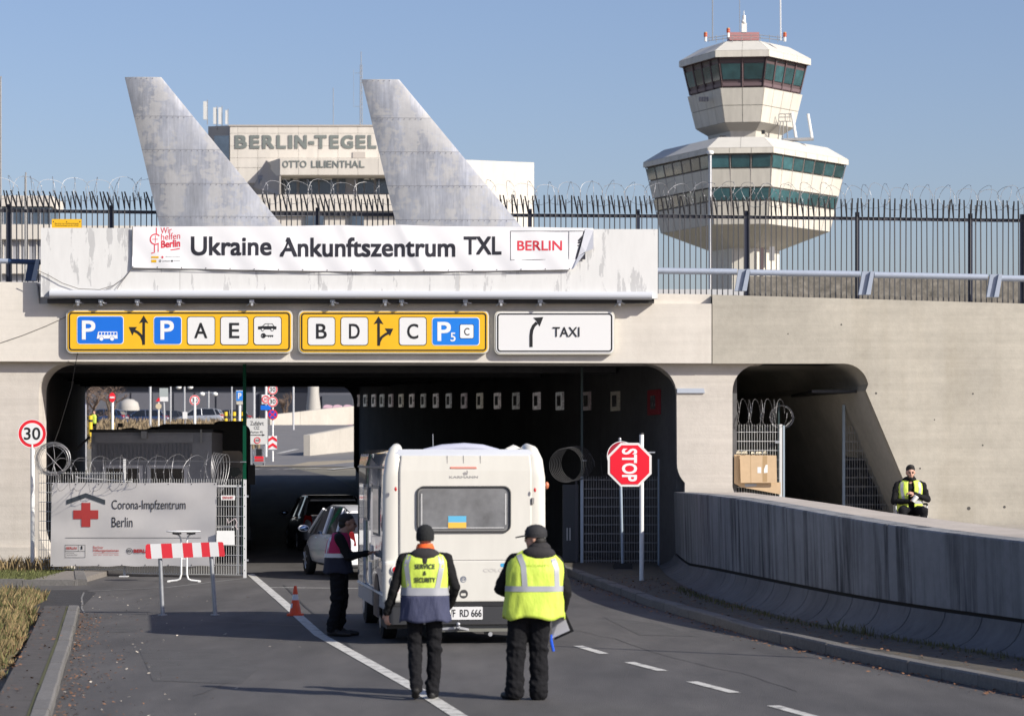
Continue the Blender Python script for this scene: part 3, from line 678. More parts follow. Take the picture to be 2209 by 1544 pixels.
ring_band(mb, circ(fx(569.5), fz(724.5), .055, 14), circ(fx(567), fz(724.5), .012, 14), SY-.0238); mb.flat([(fx(573), fz(725.8)), (fx(591), fz(725.8)), (fx(591), fz(723.5)), (fx(573), fz(723.5))], SY-.0239)
for a in (580, 584, 588): mb.flat([(fx(a), fz(727.5)), (fx(a+2), fz(727.5)), (fx(a+2), fz(725)), (fx(a), fz(725))], SY-.024)
obj('car_and_key_symbol', mb, BLACK, t)
mb = MB(); mb.flat([(fx(a), fz(b)) for a, b in ((569, 704), (574, 700), (579, 700), (579, 704))], SY-.0242); mb.flat([(fx(a), fz(b)) for a, b in ((580.5, 704), (580.5, 700), (588, 700), (591, 704))], SY-.0242)
for a in (568, 588.5): mb.flat(circ(fx(a), fz(711.5), .022, 12), SY-.0245)
obj('symbol_gap', mb, SIGNWHITE, t)
t = roadsign('yellow direction sign with letters B, D and C', 645, 1055, 670, 763, YELLOW)
for a in (664.5, 735.5, 861): tile(t, a, a+60, 684, 746, SIGNWHITE, BLACK)
tile(t, 932, 1035, 685, 746, M('sign_light_blue', (.012,.20,.72), .4), PW)
put(t, BLACK, SY-.0235, ('B', 683, 706, 699, 731), ('D', 754, 777, 699, 731), ('C', 879, 903, 699, 731.5))
put(t, PW, SY-.0235, ('P', 944, 973, 695, 736, .02), ('5', 972, 983, 718, 737, .012))
obj('field_border', MB().flat(rrect(fx(992), fx(1022.5), fz(731), fz(700), .03), SY-.0236), BLACK, t); obj('field', MB().flat(rrect(fx(993), fx(1021.5), fz(730), fz(701), .03), SY-.0242), PW, t)
put(t, BLACK, SY-.0252, ('C', 1001.5, 1013, 708, 724, .008))
arrow_print(t, [(817.5, 746), (817.5, 696)], [(817.5, 683), (828, 700), (817.5, 696.5), (807, 700)], [(817.5, 746), (819, 737), (824, 728), (832, 722), (838, 719)], [(849, 709.5), (831, 709), (836, 716.5), (842, 725)])
t = roadsign('white direction sign with curved arrow and TAXI lettering', 1067, 1326, 671, 765, SIGNWHITE)
put(t, BLACK, SY-.0235, ('TAXI', 1192, 1250, 706, 727, .006))
arrow_print(t, [(1145.5, 749), (1145.5, 724), (1147, 713), (1151, 704), (1158, 696.5)], [(1172, 684.5), (1150, 686), (1157, 693), (1164, 705)], w=.07)
# ------------------------------------------------------------------ fence along the deck edge
FD = 61.35
def ftop(x): return np.interp(x, [0, 700, 1418, 2209], [414, 422, 426, 436])
def fbase(x): return np.interp(x, [0, 78, 1418, 2209], [606, 607, 632, 655])
fen = thing('security_fence', 'dark steel palisade fence with bent tips along the overpass edge', 'fence', (0, FD, 6.1))
mb = MB(); mb.box(-.011, .011, -.017, .017, 0, 1)
pm = []
for k in range(3):
    H = 1.66
    mb = MB(); mb.box(-.011, .011, -.016, .016, 0, H); mb.hexa([(-.016, -.02, H), (.016, -.02, H), (.016, .02, H), (-.016, .02, H)], [(-.013-.05, -.30, H+.33), (.013-.05, -.30, H+.33), (.013-.05, -.27, H+.34), (-.013-.05, -.27, H+.34)])
    mb.hexa([(-.012, -.015, H), (.012, -.015, H), (.012, .015, H), (-.012, .015, H)], [(-.010, -.012+.02*k, H+.27), (.010, -.012+.02*k, H+.27), (.010, .012+.02*k, H+.27), (-.010, .012+.02*k, H+.27)])
    pm.append(mesh('picket', mb, M('fence_grey', (.085,.085,.09), .5, .3, var=.1)))
def pw(x, y): return px(x, FD), pz(y, FD)
x = -10.0
while x < 2225:
    if not (312 < x < 330 and False):
        X, zb = pw(x, fbase(x)+2); place('picket', random.choice(pm), fen, (X, FD, zb), (random.uniform(-.008, .008), random.uniform(-.007, .007), random.uniform(-.15, .15)), (1, 1, (pw(x, ftop(x)+random.uniform(-1.5, 1.5))[1]-zb)/1.995))
    x += 11.62
for x in (18, 240, 470, 685, 915, 1143, 1376, 1611, 1850, 2094, 2206):
    X, zb = pw(x, fbase(x)); zt = pw(x, ftop(x)+26)[1]
    obj('fence_post', MB().box(X-.045, X+.045, FD+.02, FD+.10, zb-.1, zt), M('post_blue_black', (.022,.027,.05), .5, .2), fen)
xs = [-20, 240, 470, 685, 915, 1143, 1376, 1611, 1850, 2094, 2230]
for a, b in zip(xs, xs[1:]):
    X0, z0 = pw(a, ftop(a)+40); X1, z1 = pw(b, ftop(b)+40)
    obj('rail', MB().hexa([(X0, FD+.017, z0-.035), (X1-.004, FD+.017, z1-.035), (X1-.004, FD+.06, z1-.035), (X0, FD+.06, z0-.035)], [(X0, FD+.017, z0+.035), (X1-.004, FD+.017, z1+.035), (X1-.004, FD+.06, z1+.035), (X0, FD+.06, z0+.035)]), DKSTEEL, fen)
WIRE = M('razor_wire_steel', (.27,.27,.28), .45, .6)
def coil(mb, pth, r, pitch, rad=.006, n=18, phase=0, squash=1.0, barbs=True, jit=.10, swing=.17):
    """a coil of razor wire along pth (list of 3D points)"""
    pth = [Vector(p) for p in pth]; L = sum((b-a).length for a, b in zip(pth, pth[1:])); turns = max(1, int(L/pitch)); N_ = turns*n; pts = []
    cum = [0]
    for a, b in zip(pth, pth[1:]): cum.append(cum[-1]+(b-a).length)
    rr = r
    for i in range(N_+1):
        s_ = L*i/N_
        for k in range(len(pth)-1):
            if s_ <= cum[k+1]+1e-6: break
        f = (s_-cum[k])/(cum[k+1]-cum[k]); c = pth[k].lerp(pth[k+1], f); t = (pth[k+1]-pth[k]).normalized()
        side = t.cross(Vector((0, 0, 1))).normalized(); a = 2*PI*i/n+phase
        if i % n == 0: rr = r*(1+random.uniform(-jit, jit))
        sw = pitch*.55*math.sin(a*.5)*random.uniform(.95, 1.05)
        pts.append(c+side*(rr*math.cos(a))+Vector((0, 0, rr*squash*math.sin(a)))+t*(swing*math.cos(a+.5*math.sin(i*.37))))
    mb.tube(pts, rad, 4, cap=False)
    if barbs:
        for i in range(1, len(pts)-1, 2):
            p = pts[i]; t = (pts[i+1]-pts[i-1]).normalized(); u = t.orthogonal().normalized()*.022
            mb.add([p+u, p-u, p+t*.03], [(0, 1, 2)])
for lab, x0, x1, dy in (('razor wire coil above the fence left of the metal fins', -30, 330, 0), ('razor wire coil above the fence between the two metal fins', 560, 850, 0), ('razor wire coil above the fence right of the metal fins', 1050, 2240, 0)):
    mb = MB(); k = int((x1-x0)/150)+1; pth = [(px(a, FD-.15), FD-.15, pz(ftop(a)-8, FD-.15)) for a in np.linspace(x0, x1, k)]
    coil(mb, pth, .27, .42, .0042, swing=.2); coil(mb, pth, .24, .47, .0042, phase=PI, swing=-.15, jit=.25)
    tag(obj('razor_wire', mb, M('razor_wire_dull', (.30,.30,.31), .5, .4), fix=False), lab, 'razor wire', 'razor wire coils along the overpass fence')
# ------------------------------------------------------------------ crash rails
RAILM = M('rail_blue_grey', (.34,.385,.47), .5, .1, var=.06)
gr = thing('guard_rail', 'blue grey tubular guard rail right of the white panel', 'guard rail', (fx(1800), D0+.2, 5.9), group='guard rails on the overpass edge')
YR = D0+.25
def gpt(x, y): return (px(x, YR), YR, pz(y, YR))
segs = [(1405, 584, 1590, 586.5), (1618, 588, 1856, 591.5), (1886, 593, 2130, 598), (2160, 600, 2420, 605)]
for x0, y0, x1, y1 in segs: obj('rail_tube', MB().tube([gpt(x0, y0), gpt(x1, y1)], .068, 14), RAILM, gr, smooth=True)
def rpost(par, x, y, yb, mat, w=24, lean=-8):
    m_ = MB(); a = [(x, y-7), (x+w, y-7), (x+w+lean, yb), (x+lean, yb)]
    pts = [(px(p[0], YR), pz(p[1], YR)) for p in a]; m_.poly([pts[0], pts[1], pts[2], pts[3]], YR-.03, YR+.10); obj('rail_post', m_, mat, par)
    m_ = MB(); b = [(x+w-7, y-7), (x+w+1, y-7), (x+w+1+lean, yb), (x+w-9+lean, yb)]; m_.poly([(px(p[0], YR), pz(p[1], YR)) for p in b], YR-.10, YR-.031); obj('post_flange', m_, RAILM, par)
for x, y, yb in ((1593, 588, 628), (1860, 593, 636), (2136, 599, 641)): rpost(gr, x, y, yb, RAILM)
gl = thing('guard_rail', 'dark blue guard rail end left of the white panel', 'guard rail', (fx(40), D0+.2, 6.1), group='guard rails on the overpass edge')
DKB = M('rail_dark_blue', (.018,.045,.115), .5)
obj('rail_tube', MB().tube([gpt(-40, 562), gpt(18, 563.5)], .055, 12), RAILM, gl, smooth=True); obj('rail_tube', MB().tube([gpt(18, 563.5), gpt(100, 566)], .055, 12), DKB, gl, smooth=True)
rpost(gl, 62, 567, 606, DKB, 24, -8)
# ------------------------------------------------------------------ aluminium fins
def fin_mat():
    m = bpy.data.materials.new('weathered_aluminium'); m.use_nodes = True; nt = m.node_tree; b = nt.nodes['Principled BSDF']; N = nt.nodes.new; L = nt.links.new
    tc = N('ShaderNodeTexCoord')
    def noise(sc, st=(1,1,1), det=8, ro=.65, dist=0):
        mp = N('ShaderNodeMapping'); mp.inputs['Scale'].default_value = st; L(tc.outputs['Object'], mp.inputs[0]); n = N('ShaderNodeTexNoise'); n.inputs['Scale'].default_value = sc; n.inputs['Detail'].default_value = det; n.inputs['Roughness'].default_value = ro; n.inputs['Distortion'].default_value = dist; L(mp.outputs[0], n.inputs[0]); return n.outputs[0]
    def mr(v, a, b_, c, d):
        r = N('ShaderNodeMapRange'); r.inputs[1].default_value = a; r.inputs[2].default_value = b_; r.inputs[3].default_value = c; r.inputs[4].default_value = d; L(v, r.inputs[0]); return r.outputs[0]
    pz_ = N('ShaderNodeMath'); pz_.operation = 'MULTIPLY_ADD'; L(noise(3.6, (1, 1, 1.9), 15, .8, .4), pz_.inputs[0]); pz_.inputs[1].default_value = .75; L(noise(1.1, (1.5, 1, .6), 4), pz_.inputs[2]); patch = mr(pz_.outputs[0], .88, .905, 0, .62)
    tone = mr(noise(1.3, (1.4, 1, .5), 8), .3, .7, .74, 1.18)
    brush = mr(noise(7, (3, 1, .2), 8, .75), .3, .7, .80, 1.14)
    mm = N('ShaderNodeMath'); mm.operation = 'MULTIPLY'; L(tone, mm.inputs[0]); L(brush, mm.inputs[1])
    vm = N('ShaderNodeVectorMath'); vm.operation = 'SCALE'; vm.inputs[0].default_value = (.50,.51,.54); L(mm.outputs[0], vm.inputs['Scale'])
    mx = N('ShaderNodeMix'); mx.data_type = 'RGBA'; L(patch, mx.inputs[0]); L(vm.outputs[0], mx.inputs[6]); mx.inputs[7].default_value = (.48,.47,.455, 1)
    L(mx.outputs[2], b.inputs['Base Color']); L(mr(patch, 0, 1, .60, .15), b.inputs['Metallic']); L(mr(noise(2.5), .3, .7, .34, .60), b.inputs['Roughness'])
    bp = N('ShaderNodeBump'); bp.inputs['Strength'].default_value = .25; bp.inputs['Distance'].default_value = .05; L(noise(1.3, (1, 1, 1), 3), bp.inputs['Height']); L(bp.outputs[0], b.inputs['Normal'])
    return m
ALU = fin_mat()
def fin(label, top, bot, seams, dF):
    """top=(xl,xr,y) bot=(xl,xr,y): swept metal tail fin, lens-shaped section, plated in bands"""
    t = thing('metal_fin', label, 'fin', (px((bot[0]+bot[1])/2, dF), dF, pz(bot[2], dF)), group='aluminium tail fins on the overpass')
    lv = [top[2]]+seams+[bot[2]]
    def sect(y, gap=0):
        f = (y-top[2])/(bot[2]-top[2]); xl = top[0]+(bot[0]-top[0])*f; xr = top[1]+(bot[1]-top[1])*f; a, b = px(xl, dF), px(xr, dF); z = pz(y, dF); w = b-a; th = .022*w+.03
        up = [(a+w*u, dF-th*(math.sin(PI*min(1, u**.8))**.7 if 0 < u < 1 else 0)-.004, z) for u in (0, .1, .25, .42, .6, .78, .92, 1)]
        dn = [(a+w*u, dF+th*(math.sin(PI*min(1, u**.8))**.7 if 0 < u < 1 else 0)+.004, z) for u in (.92, .78, .6, .42, .25, .1)]
        return up+dn
    for a, b in zip(lv, lv[1:]):
        obj('plate', MB().loft([sect(a+.0), sect((a+b)/2), sect(b-.8)]), ALU, t, smooth=40)
        mb = MB(); mb.loft([sect(b-.9), sect(b+.1)]); obj('seam', mb.xform(Matrix.Translation((0, dF*.0003*0, 0))), M('seam_dark', (.22,.22,.24), .6, .5), t)
    mb = MB()
    for y in [top[2]+3]+[s+2 for s in seams]:
        f = (y-top[2])/(bot[2]-top[2]); xl = top[0]+(bot[0]-top[0])*f; xr = top[1]+(bot[1]-top[1])*f
        for k in range(1, int((xr-xl)/12)):
            u = k*12/(xr-xl); w = px(xr, dF)-px(xl, dF); th = .022*w+.03
            mb.flat(circ(px(xl+k*12, dF), pz(y, dF), .011, 6), dF-th*math.sin(PI*min(1, u**.8))**.7-.016)
    obj('rivet', mb, M('rivet_dark', (.2,.2,.22), .6, .4), t, kind='stuff')
fin('weathered aluminium tail fin left of the other one, standing behind the white panel', (269, 348, 167), (348, 622, 503), [252, 324, 397, 468], 60.95)
fin('scratched aluminium tail fin in front of the terminal lettering', (780, 861, 172), (859, 1136, 503), [256, 329, 402, 475], 60.95)
# ------------------------------------------------------------------ control tower
TD = 260.0; TS = F/TD
TWHITE = M('tower_cladding', (.60,.57,.50), .6, var=.10, scale=.9, stretch=(1,1,.12), orand=.05)
TROOF = M('tower_roof_cladding', (.56,.54,.49), .6, var=.04, scale=.5)
TBROWN = M('tower_mullion', (.11,.075,.08), .5)
TGLASS = M('tower_glass', (.030,.085,.095), .06, .0, spec=1.0, var=.35, scale=.5, orand=.55)
JOINT = M('dark_joint', (.16,.15,.14), .8)
tcx, tcy = px(1606, TD), TD
tow = thing('control_tower', 'white airport control tower with two glazed decks beyond the fence', 'tower', (tcx, tcy, gz(TD)))
def hexring(Lp, sp, y, rot=-7.0, off=0):
    L_, s_ = Lp/TS, sp/TS; z = pz(y, TD-5); pts = []; p = Vector((0, 0)); a = 0
    for k in range(6):
        pts.append(p.copy()); ln = s_ if k % 2 == 0 else L_; p = p+Vector((math.cos(R(a)), math.sin(R(a))))*ln; a += 60
    c = sum(pts, Vector((0, 0)))/6
    # centroid of the truncated triangle
    pts = [q-c for q in pts]
    m = Matrix.Rotation(R(rot), 2)
    return [Vector((tcx, tcy, z))+Vector((*(m @ q), 0)) for q in pts]
def core(name, secs, mat, inset=.985):
    mb = MB(); rings = []
    for s in secs:
        r = hexring(*s); c = sum(r, Vector())/6; rings.append([c+(p-c)*inset for p in r])
    mb.loft(rings); return obj(name, mb, mat, tow)
def cladding(name, s0, s1, nl, ns, mat, gap=.05, th=.08, sides=(0, 1, 5), off=.02, split=None, parent=None):
    """panels between two rings, each panel its own slab"""
    r0, r1 = hexring(*s0), hexring(*s1); out = []
    for k in sides:
        a, b, c, d = r0[k], r0[(k+1) % 6], r1[(k+1) % 6], r1[k]   # a,b upper; d,c lower
        n = nl if k % 2 else ns; nrm = (b-a).cross(d-a).normalized()
        if nrm.dot(a-sum(r0, Vector())/6) < 0: nrm = -nrm
        for i in range(n):
            u0, u1 = i/n, (i+1)/n; tu = [a.lerp(b, u0), a.lerp(b, u1)]; td = [d.lerp(c, u0), d.lerp(c, u1)]
            ex = (tu[1]-tu[0]).normalized()*gap/2; ez = (td[0]-tu[0]).normalized()*gap/2
            q = [tu[0]+ex+ez, tu[1]-ex+ez, td[1]-ex-ez, td[0]+ex-ez]
            m_ = MB().hexa([p+nrm*(off-th) for p in q], [p+nrm*off for p in q]); out.append(obj(name, m_, mat, parent or tow))
    return out
S = dict(rt=(123, 68, 85), eh=(171, 113, 111), el=(171, 113, 125), gt=(164, 101, 125), gb=(150, 86, 187), pt=(155, 93, 189), pm=(146, 84, 226), pb=(137, 75, 262), nk=(105, 55, 278), nb=(100, 50, 304),
         lt=(262, 92, 303), leh=(309, 136, 330), lel=(309, 136, 342), w1t=(302, 132, 342), w1b=(291, 128, 373), b1b=(279, 123, 411), w2b=(268, 119, 441), b2b=(252, 113, 489), ub=(102, 47, 532), tb=(102, 47, 760))
core('upper_deck_core', [S['rt'], S['eh'], S['el'], S['gt'], S['gb']], TBROWN)
core('upper_shaft', [S['pt'], S['pb']], JOINT)
mb = MB(); mb.loft([hexring(*S['pb']), hexring(*S['nk'])]); obj('underside', mb, TROOF, tow)
core('neck', [S['nk'], S['nb']], TWHITE, 1)
core('lower_deck_core', [S['lt'], S['leh'], S['lel'], S['w1t'], S['b2b']], JOINT)
mb = MB(); mb.loft([hexring(*S['b2b']), hexring(*S['ub'])]); obj('underside', mb, TROOF, tow)
core('shaft', [S['ub'], S['tb']], TWHITE, 1)
cladding('roof_panel', S['rt'], S['eh'], 1, 2, TROOF, .03); cladding('eave_panel', S['eh'], S['el'], 3, 2, TWHITE, .03)
cladding('wall_panel', S['pt'], S['pm'], 4, 2, TWHITE); cladding('wall_panel', S['pm'], S['pb'], 4, 2, TWHITE)
def mixr(a, b, f): return tuple(x+(y-x)*f for x, y in zip(a, b))
cladding('window_pane', S['gt'], mixr(S['gt'], S['gb'], .14), 4, 2, TGLASS, .34, .05); cladding('window_pane', mixr(S['gt'], S['gb'], .14), mixr(S['gt'], S['gb'], .80), 4, 2, TGLASS, .34, .05)
cladding('sill_panel', mixr(S['gt'], S['gb'], .82), S['gb'], 4, 2, M('tower_sill', (.17,.12,.13), .5), .2, .05)
mb = MB(); r0 = hexring(*S['gt']); r1 = hexring(*S['gb'])
cladding('roof_panel', S['lt'], S['leh'], 1, 2, TROOF, .03); cladding('eave_panel', S['leh'], S['lel'], 7, 3, TWHITE, .04)
cladding('window_pane', S['w1t'], S['w1b'], 7, 3, TGLASS, .26, .05); cladding('wall_panel', S['w1b'], S['b1b'], 7, 3, TWHITE, .03)
cladding('window_pane', S['b1b'], S['w2b'], 7, 3, TGLASS, .26, .05); cladding('wall_panel', S['w2b'], S['b2b'], 7, 3, TWHITE, .03)
# mullion ribs running down the lower deck
for k in (0, 1, 5):
    n = 7 if k % 2 else 3; r0, r1 = hexring(*S['w1t']), hexring(*S['b2b'])
    for i in range(n+1):
        a = r0[k].lerp(r0[(k+1) % 6], i/n); b = r1[k].lerp(r1[(k+1) % 6], i/n); obj('mullion', MB().tube([a, b], .04, 4), M('rib_grey', (.25,.22,.21), .6), tow)
for k in (0, 1, 5):
    n = 4 if k % 2 else 2; r0, r1 = hexring(*S['gt']), hexring(*S['gb'])
    for i in range(n+1): obj('mullion', MB().tube([r0[k].lerp(r0[(k+1) % 6], i/n), r1[k].lerp(r1[(k+1) % 6], i/n)], .09, 4), TBROWN, tow)
def TP(x, y, d=TD-4): return P(x, y, d)
def tw_box(name, x0, x1, y0, y1, d, th, mat): return obj(name, MB().box(px(x0, d), px(x1, d), d, d+th, pz(y1, d), pz(y0, d)), mat, tow)
ridge = lambda pts, r: MB().tube([TP(*p) for p in pts], r, 5)
ANT = M('antenna_grey', (.30,.30,.30), .6, .2)
obj('antenna_mast', MB().tube([TP(1537, 88), TP(1537, -40)], .05, 5), ANT, tow); obj('antenna_mast', MB().tube([TP(1684, 88), TP(1683, -40)], .07, 5), M('pale_mast', (.7,.7,.7), .6), tow); obj('antenna_mast', MB().tube([TP(1596, 70), TP(1595, -40)], .03, 5), ANT, tow)
tw_box('plant_room', 1574, 1638, 70, 87, TD, 3, M('faded_red', (.42,.20,.20), .7))
mb = MB(); mb.box(px(1600, TD-3), px(1611, TD-3), TD-3, TD-2.5, pz(70, TD-3), pz(50, TD-3)); mb.tube([TP(1605, 50), TP(1605, 34)], .16, 8); mb.tube([TP(1605, 34), TP(1605, 24)], .04, 5); mb.sphere(TP(1604, 47), .2)
obj('radar_mast', mb, WHITE, tow)
RW = M('beacon_red', (.45,.05,.02), .5)
for x, y in ((1522, 76), (1571, 67), (1693, 76)):
    m_ = MB(); m_.tube([TP(x, y+14), TP(x, y+4)], .12, 8); o = obj('beacon_post', m_, WHITE, tow); m_ = MB(); m_.tube([TP(x, y+4), TP(x, y+1)], .16, 8); m_.tube([TP(x, y), TP(x, y-4)], .16, 8); obj('beacon', m_, RW, o); m_ = MB(); m_.tube([TP(x, y+1), TP(x, y)], .16, 8); m_.tube([TP(x, y-4), TP(x, y-6)], .14, 8); obj('beacon', m_, M('beacon_yellow', (.5,.25,.05), .5), o)
mb = MB()
for y in (80, 86): mb.tube([TP(1522, y+3), TP(1570, y-3), TP(1640, y-4), TP(1692, y+2)], .03, 4)
for x in (1530, 1545, 1560, 1580, 1600, 1620, 1640, 1660, 1678): mb.tube([TP(x, 76), TP(x, 92)], .025, 4)
obj('roof_railing', mb, ANT, tow)
mb = MB()
for x in (1680, 1694, 1704): mb.tube([TP(x, 246, TD-3), TP(x, 262, TD-3)], .04, 4)
for y in (246, 253, 262): mb.tube([TP(1680, y, TD-3), TP(1706, y, TD-3)], .04, 4)
for x in (1684, 1690, 1697): mb.tube([TP(x, 262, TD-3), TP(x-2+(x-1690)*.6, 303, TD-3)], .05, 4)
obj('antenna_scaffold', mb, M('scaffold_grey', (.35,.35,.35), .5, .3), tow)
obj('antenna_rod', MB().tube([TP(1708, 243, TD-3), TP(1717, 297, TD-3)], .13, 6), WHITE, tow); obj('antenna_rod', MB().tube([TP(1743, 246, TD-3), TP(1752, 300, TD-3)], .13, 6), WHITE, tow)
obj('antenna_platform', MB().tube([TP(1690, 303, TD-3), TP(1755, 300, TD-3)], .16, 6), M('scaffold_grey', (.35,.35,.35), .5, .3), tow)
mb = MB(); 
for x in (1599, 1604, 1610, 1615): mb.tube([TP(x, 304, TD-8), TP(x-1, 324, TD-8)], .03, 4)
for y in (306, 310, 314, 318, 322): mb.tube([TP(1599, y, TD-8), TP(1615, y, TD-8)], .03, 4)
obj('roof_ladder', mb, M('scaffold_grey', (.35,.35,.35), .5, .3), tow)
tw_box('vent_window', 1643, 1650, 281, 289, TD-4.6, .3, BLKPLASTIC); tw_box('vent_window', 1553, 1566, 293, 297, TD-4.0, .6, BLKPLASTIC)
tw_box('shaft_window', 1641, 1647, 534, 600, TD-3.6, .4, TBROWN); tw_box('shaft_window', 1660, 1671, 532, 562, TD-2.6, .4, M('shaft_grey', (.28,.28,.3), .6))
for k in range(4): tw_box('louvre', 1508+k*5.5, 1512+k*5.5, 209, 218, TD-3.2+.0, .5, M('louvre_grey', (.2,.2,.22), .6))
# slim lamp post standing before the tower
t = thing('lamp_post', 'slim grey lamp post with disc head before the control tower', 'lamp post', (px(1532, 130), 130, gz(130)))
obj('pole', MB().tube([P(1532, 760, 130), P(1532, 335, 130)], .075, 8), STEEL, t)
obj('lamp_head', MB().lathe([(.02, 0), (.14, .02), (.17, .10), (.15, .17), (.05, .2)], P(1532, 334, 130), 14), WHITE, t, smooth=True)
# ------------------------------------------------------------------ terminal building with the airport name
BD = 320.0
BW = M('terminal_cladding', (.62,.58,.52), .7, var=.07, scale=.6, stretch=(1,1,.2), orand=.03); BSH = M('terminal_side_shade', (.40,.37,.34), .75)  # second material: cladding darkened on the side faces as painted shade
TG = M('terminal_hazed_glass', (.06,.085,.12), .12, spec=.9, var=.3, scale=.4); BGREY = M('terminal_hazed_grey', (.30,.305,.33), .6)  # both lightened, distance haze is put into the colours
ter = thing('terminal_building', 'cream terminal building carrying the airport name in green letters', 'building', (px(700, BD), BD, gz(BD)))
def bp(x, y, d=BD): return (px(x, d), pz(y, d))
def bbox_(name, x0, x1, y0, y1, d, th, mat, par=None): return obj(name, MB().box(px(x0, d), px(x1, d), d, d+th, pz(y1, d), pz(y0, d)), mat, par or ter)
bbox_('wall', 496, 925, 274, 470, BD+.1, 12, M('terminal_joint', (.36,.33,.29), .8))
cx = [496, 513, 556, 600, 644, 686, 729, 772, 816, 860, 903, 925]
for a, b in zip(cx, cx[1:]):
    for (y0, y1) in ((272, 288), (288, 315), (315, 341), (341, 362)): bbox_('wall_panel', a+.25, b-.25, y0+.25, y1-.25, BD, .1, BW)
    bbox_('wall_panel', a+.5, b-.5, 362.5, 395, BD, .1, BW)
bbox_('parapet_cap', 494, 926, 269.5, 272.5, BD-.1, 1, M('stained_cap', (.42,.38,.34), .8, var=.2))
mb = MB(); mb.hexa([(px(455, BD+9), BD+6, gz(BD)), (px(496, BD), BD+.02, gz(BD)), (px(496, BD), BD+12, gz(BD)), (px(455, BD+9), BD+12, gz(BD))], [(px(455, BD+9), BD+6, pz(273, BD+6)), (px(496, BD), BD+.02, pz(271, BD)), (px(496, BD), BD+12, pz(271, BD)), (px(455, BD+9), BD+12, pz(273, BD+6))])
obj('side_wall', mb, BSH, ter)
bbox_('side_window', 462, 494, 293, 350, BD-.3, .2, TG)
D3 = BD-4.5; mb = MB(); mb.hexa([(px(603, D3), D3, pz(378, D3)), (px(925, D3), D3, pz(378, D3)), (px(925, BD), BD-.02, pz(378, D3)), (px(575, BD), BD-.02, pz(378, D3))], [(px(603, D3), D3, pz(342, D3)), (px(925, D3), D3, pz(342, D3)), (px(925, BD), BD-.02, pz(342, D3)), (px(575, BD), BD-.02, pz(342, D3))]); obj('name_box', mb, BW, ter)
for a, b in zip(cx[3:], cx[4:]): bbox_('wall_panel', max(a, 604)+.3, b-.3, 342.5, 377.5, D3-.08, .07, BW)
mb = MB(); A_ = [(px(603, D3), D3+.02, pz(378, D3)), (px(606, D3), D3+.02, pz(378, D3)), (px(606, D3), D3+.02, pz(421, D3)), (px(603, D3), D3+.02, pz(421, D3))]; B_ = [(px(575, BD), BD-.03, pz(346, BD)), (px(578, BD), BD-.03, pz(346, BD)), (px(552, BD), BD-.03, pz(421, BD)), (px(546, BD), BD-.03, pz(404, BD))]; mb.loft([A_, B_]); obj('stair_slope', mb, BSH, ter)
bbox_('recess', 556, 925, 378, 420, BD-.6, .5, BGREY)
for a, b in ((560, 575), (580, 600), (606, 640), (646, 686), (690, 726), (732, 745), (772, 784), (787, 806), (812, 840)): bbox_('window', a, b, 386, 418, BD-.72, .1, TG)
for a, b in ((608, 626), (632, 642), (695, 716), (786, 796), (800, 808)): bbox_('window', a, b, 381, 388, BD-.9, .1, M('pale_fitting', (.72,.72,.68), .5))  # small pale fittings, plain colour without emission
bbox_('wall_band', 545, 925, 420, 455, BD-4, 3.2, BW); bbox_('window_band', 545, 925, 455, 466, BD-3.6, .3, BGREY); bbox_('window', 660, 698, 466, 492, BD-3.6, .3, TG); bbox_('window', 755, 785, 464, 500, BD-3.6, .3, TG); bbox_('wall_band', 545, 925, 466, 640, BD-3.2, 2.4, BW)
bbox_('cover_plate', 761, 788, 328, 341, BD-.12, .1, M('faded_plate', (.45,.41,.37), .7))
LT = M('faded_green_letter', (.17,.19,.18), .6, var=.1)
vs_x = [(c, a, b) for c, a, b in (('B', 507, 533), ('E', 539, 560), ('R', 566, 592), ('L', 597, 617), ('I', 622, 631), ('N', 636, 662), ('-', 666, 678), ('T', 679, 705), ('E', 711, 731), ('G', 736, 762), ('E', 768, 789), ('L', 794, 812))]
for c, a, b in vs_x:
    y0, y1 = (292, 321) if c != '-' else (305, 312)
    mb = MB(); letter(mb, c, px(a, BD), px(b, BD), pz(y1, BD), pz(y0, BD), BD-.08, .04 if c not in 'I-' else .015, depth=.07); obj('letter', mb, LT, ter)
for c, a, b in (('O', 617, 629), ('T', 630, 641), ('T', 642, 653), ('O', 654, 668), ('L', 678, 687), ('I', 689, 693), ('L', 695, 703), ('I', 705, 709), ('E', 711, 721), ('N', 723, 736), ('T', 738, 749), ('H', 751, 763), ('A', 764, 778), ('L', 780, 791)):
    mb = MB(); letter(mb, c, px(a, BD), px(b, BD), pz(362, BD-4.5), pz(347, BD-4.5), BD-4.64, .015, depth=.05); obj('letter', mb, LT, ter)
# roof antennas
for x, y0, y1, w in ((442, 219, 258, 7), (463, 232, 268, 6), (474, 232, 268, 6), (488, 238, 268, 4)):
    bbox_('antenna_panel', x-w/2, x+w/2, y0, y1, BD+3, .25, M('antenna_panel_white', (.62,.62,.6), .5)); bbox_('antenna_pole', x+w/2+1, x+w/2+2.5, y0-3, y1+12, BD+3.3, .1, ANT)
mb = MB(); d_ = BD+6
for dx in (-2.2, 2.2): mb.tube([P(779+dx, 275, d_), P(779+dx*.8, 140, d_)], .04, 4)
for k in range(22):
    y = 140+k*6; s_ = 1 if k % 2 else -1; mb.tube([P(779-2.2*s_, y, d_), P(779+2.2*s_, y+6, d_)], .03, 4)
mb.tube([P(779, 140, d_), P(779, 112, d_)], .04, 4); mb.tube([P(766, 158, d_), P(778, 158, d_)], .02, 4); mb.tube([P(766, 230, d_), P(778, 230, d_)], .02, 4); mb.tube([P(763, 150, d_), P(763, 232, d_)], .015, 4)
obj('lattice_mast', mb, ANT, ter)
obj('antenna_mast', MB().tube([P(719, 272, d_), P(719, 190, d_)], .035, 4), ANT, ter)
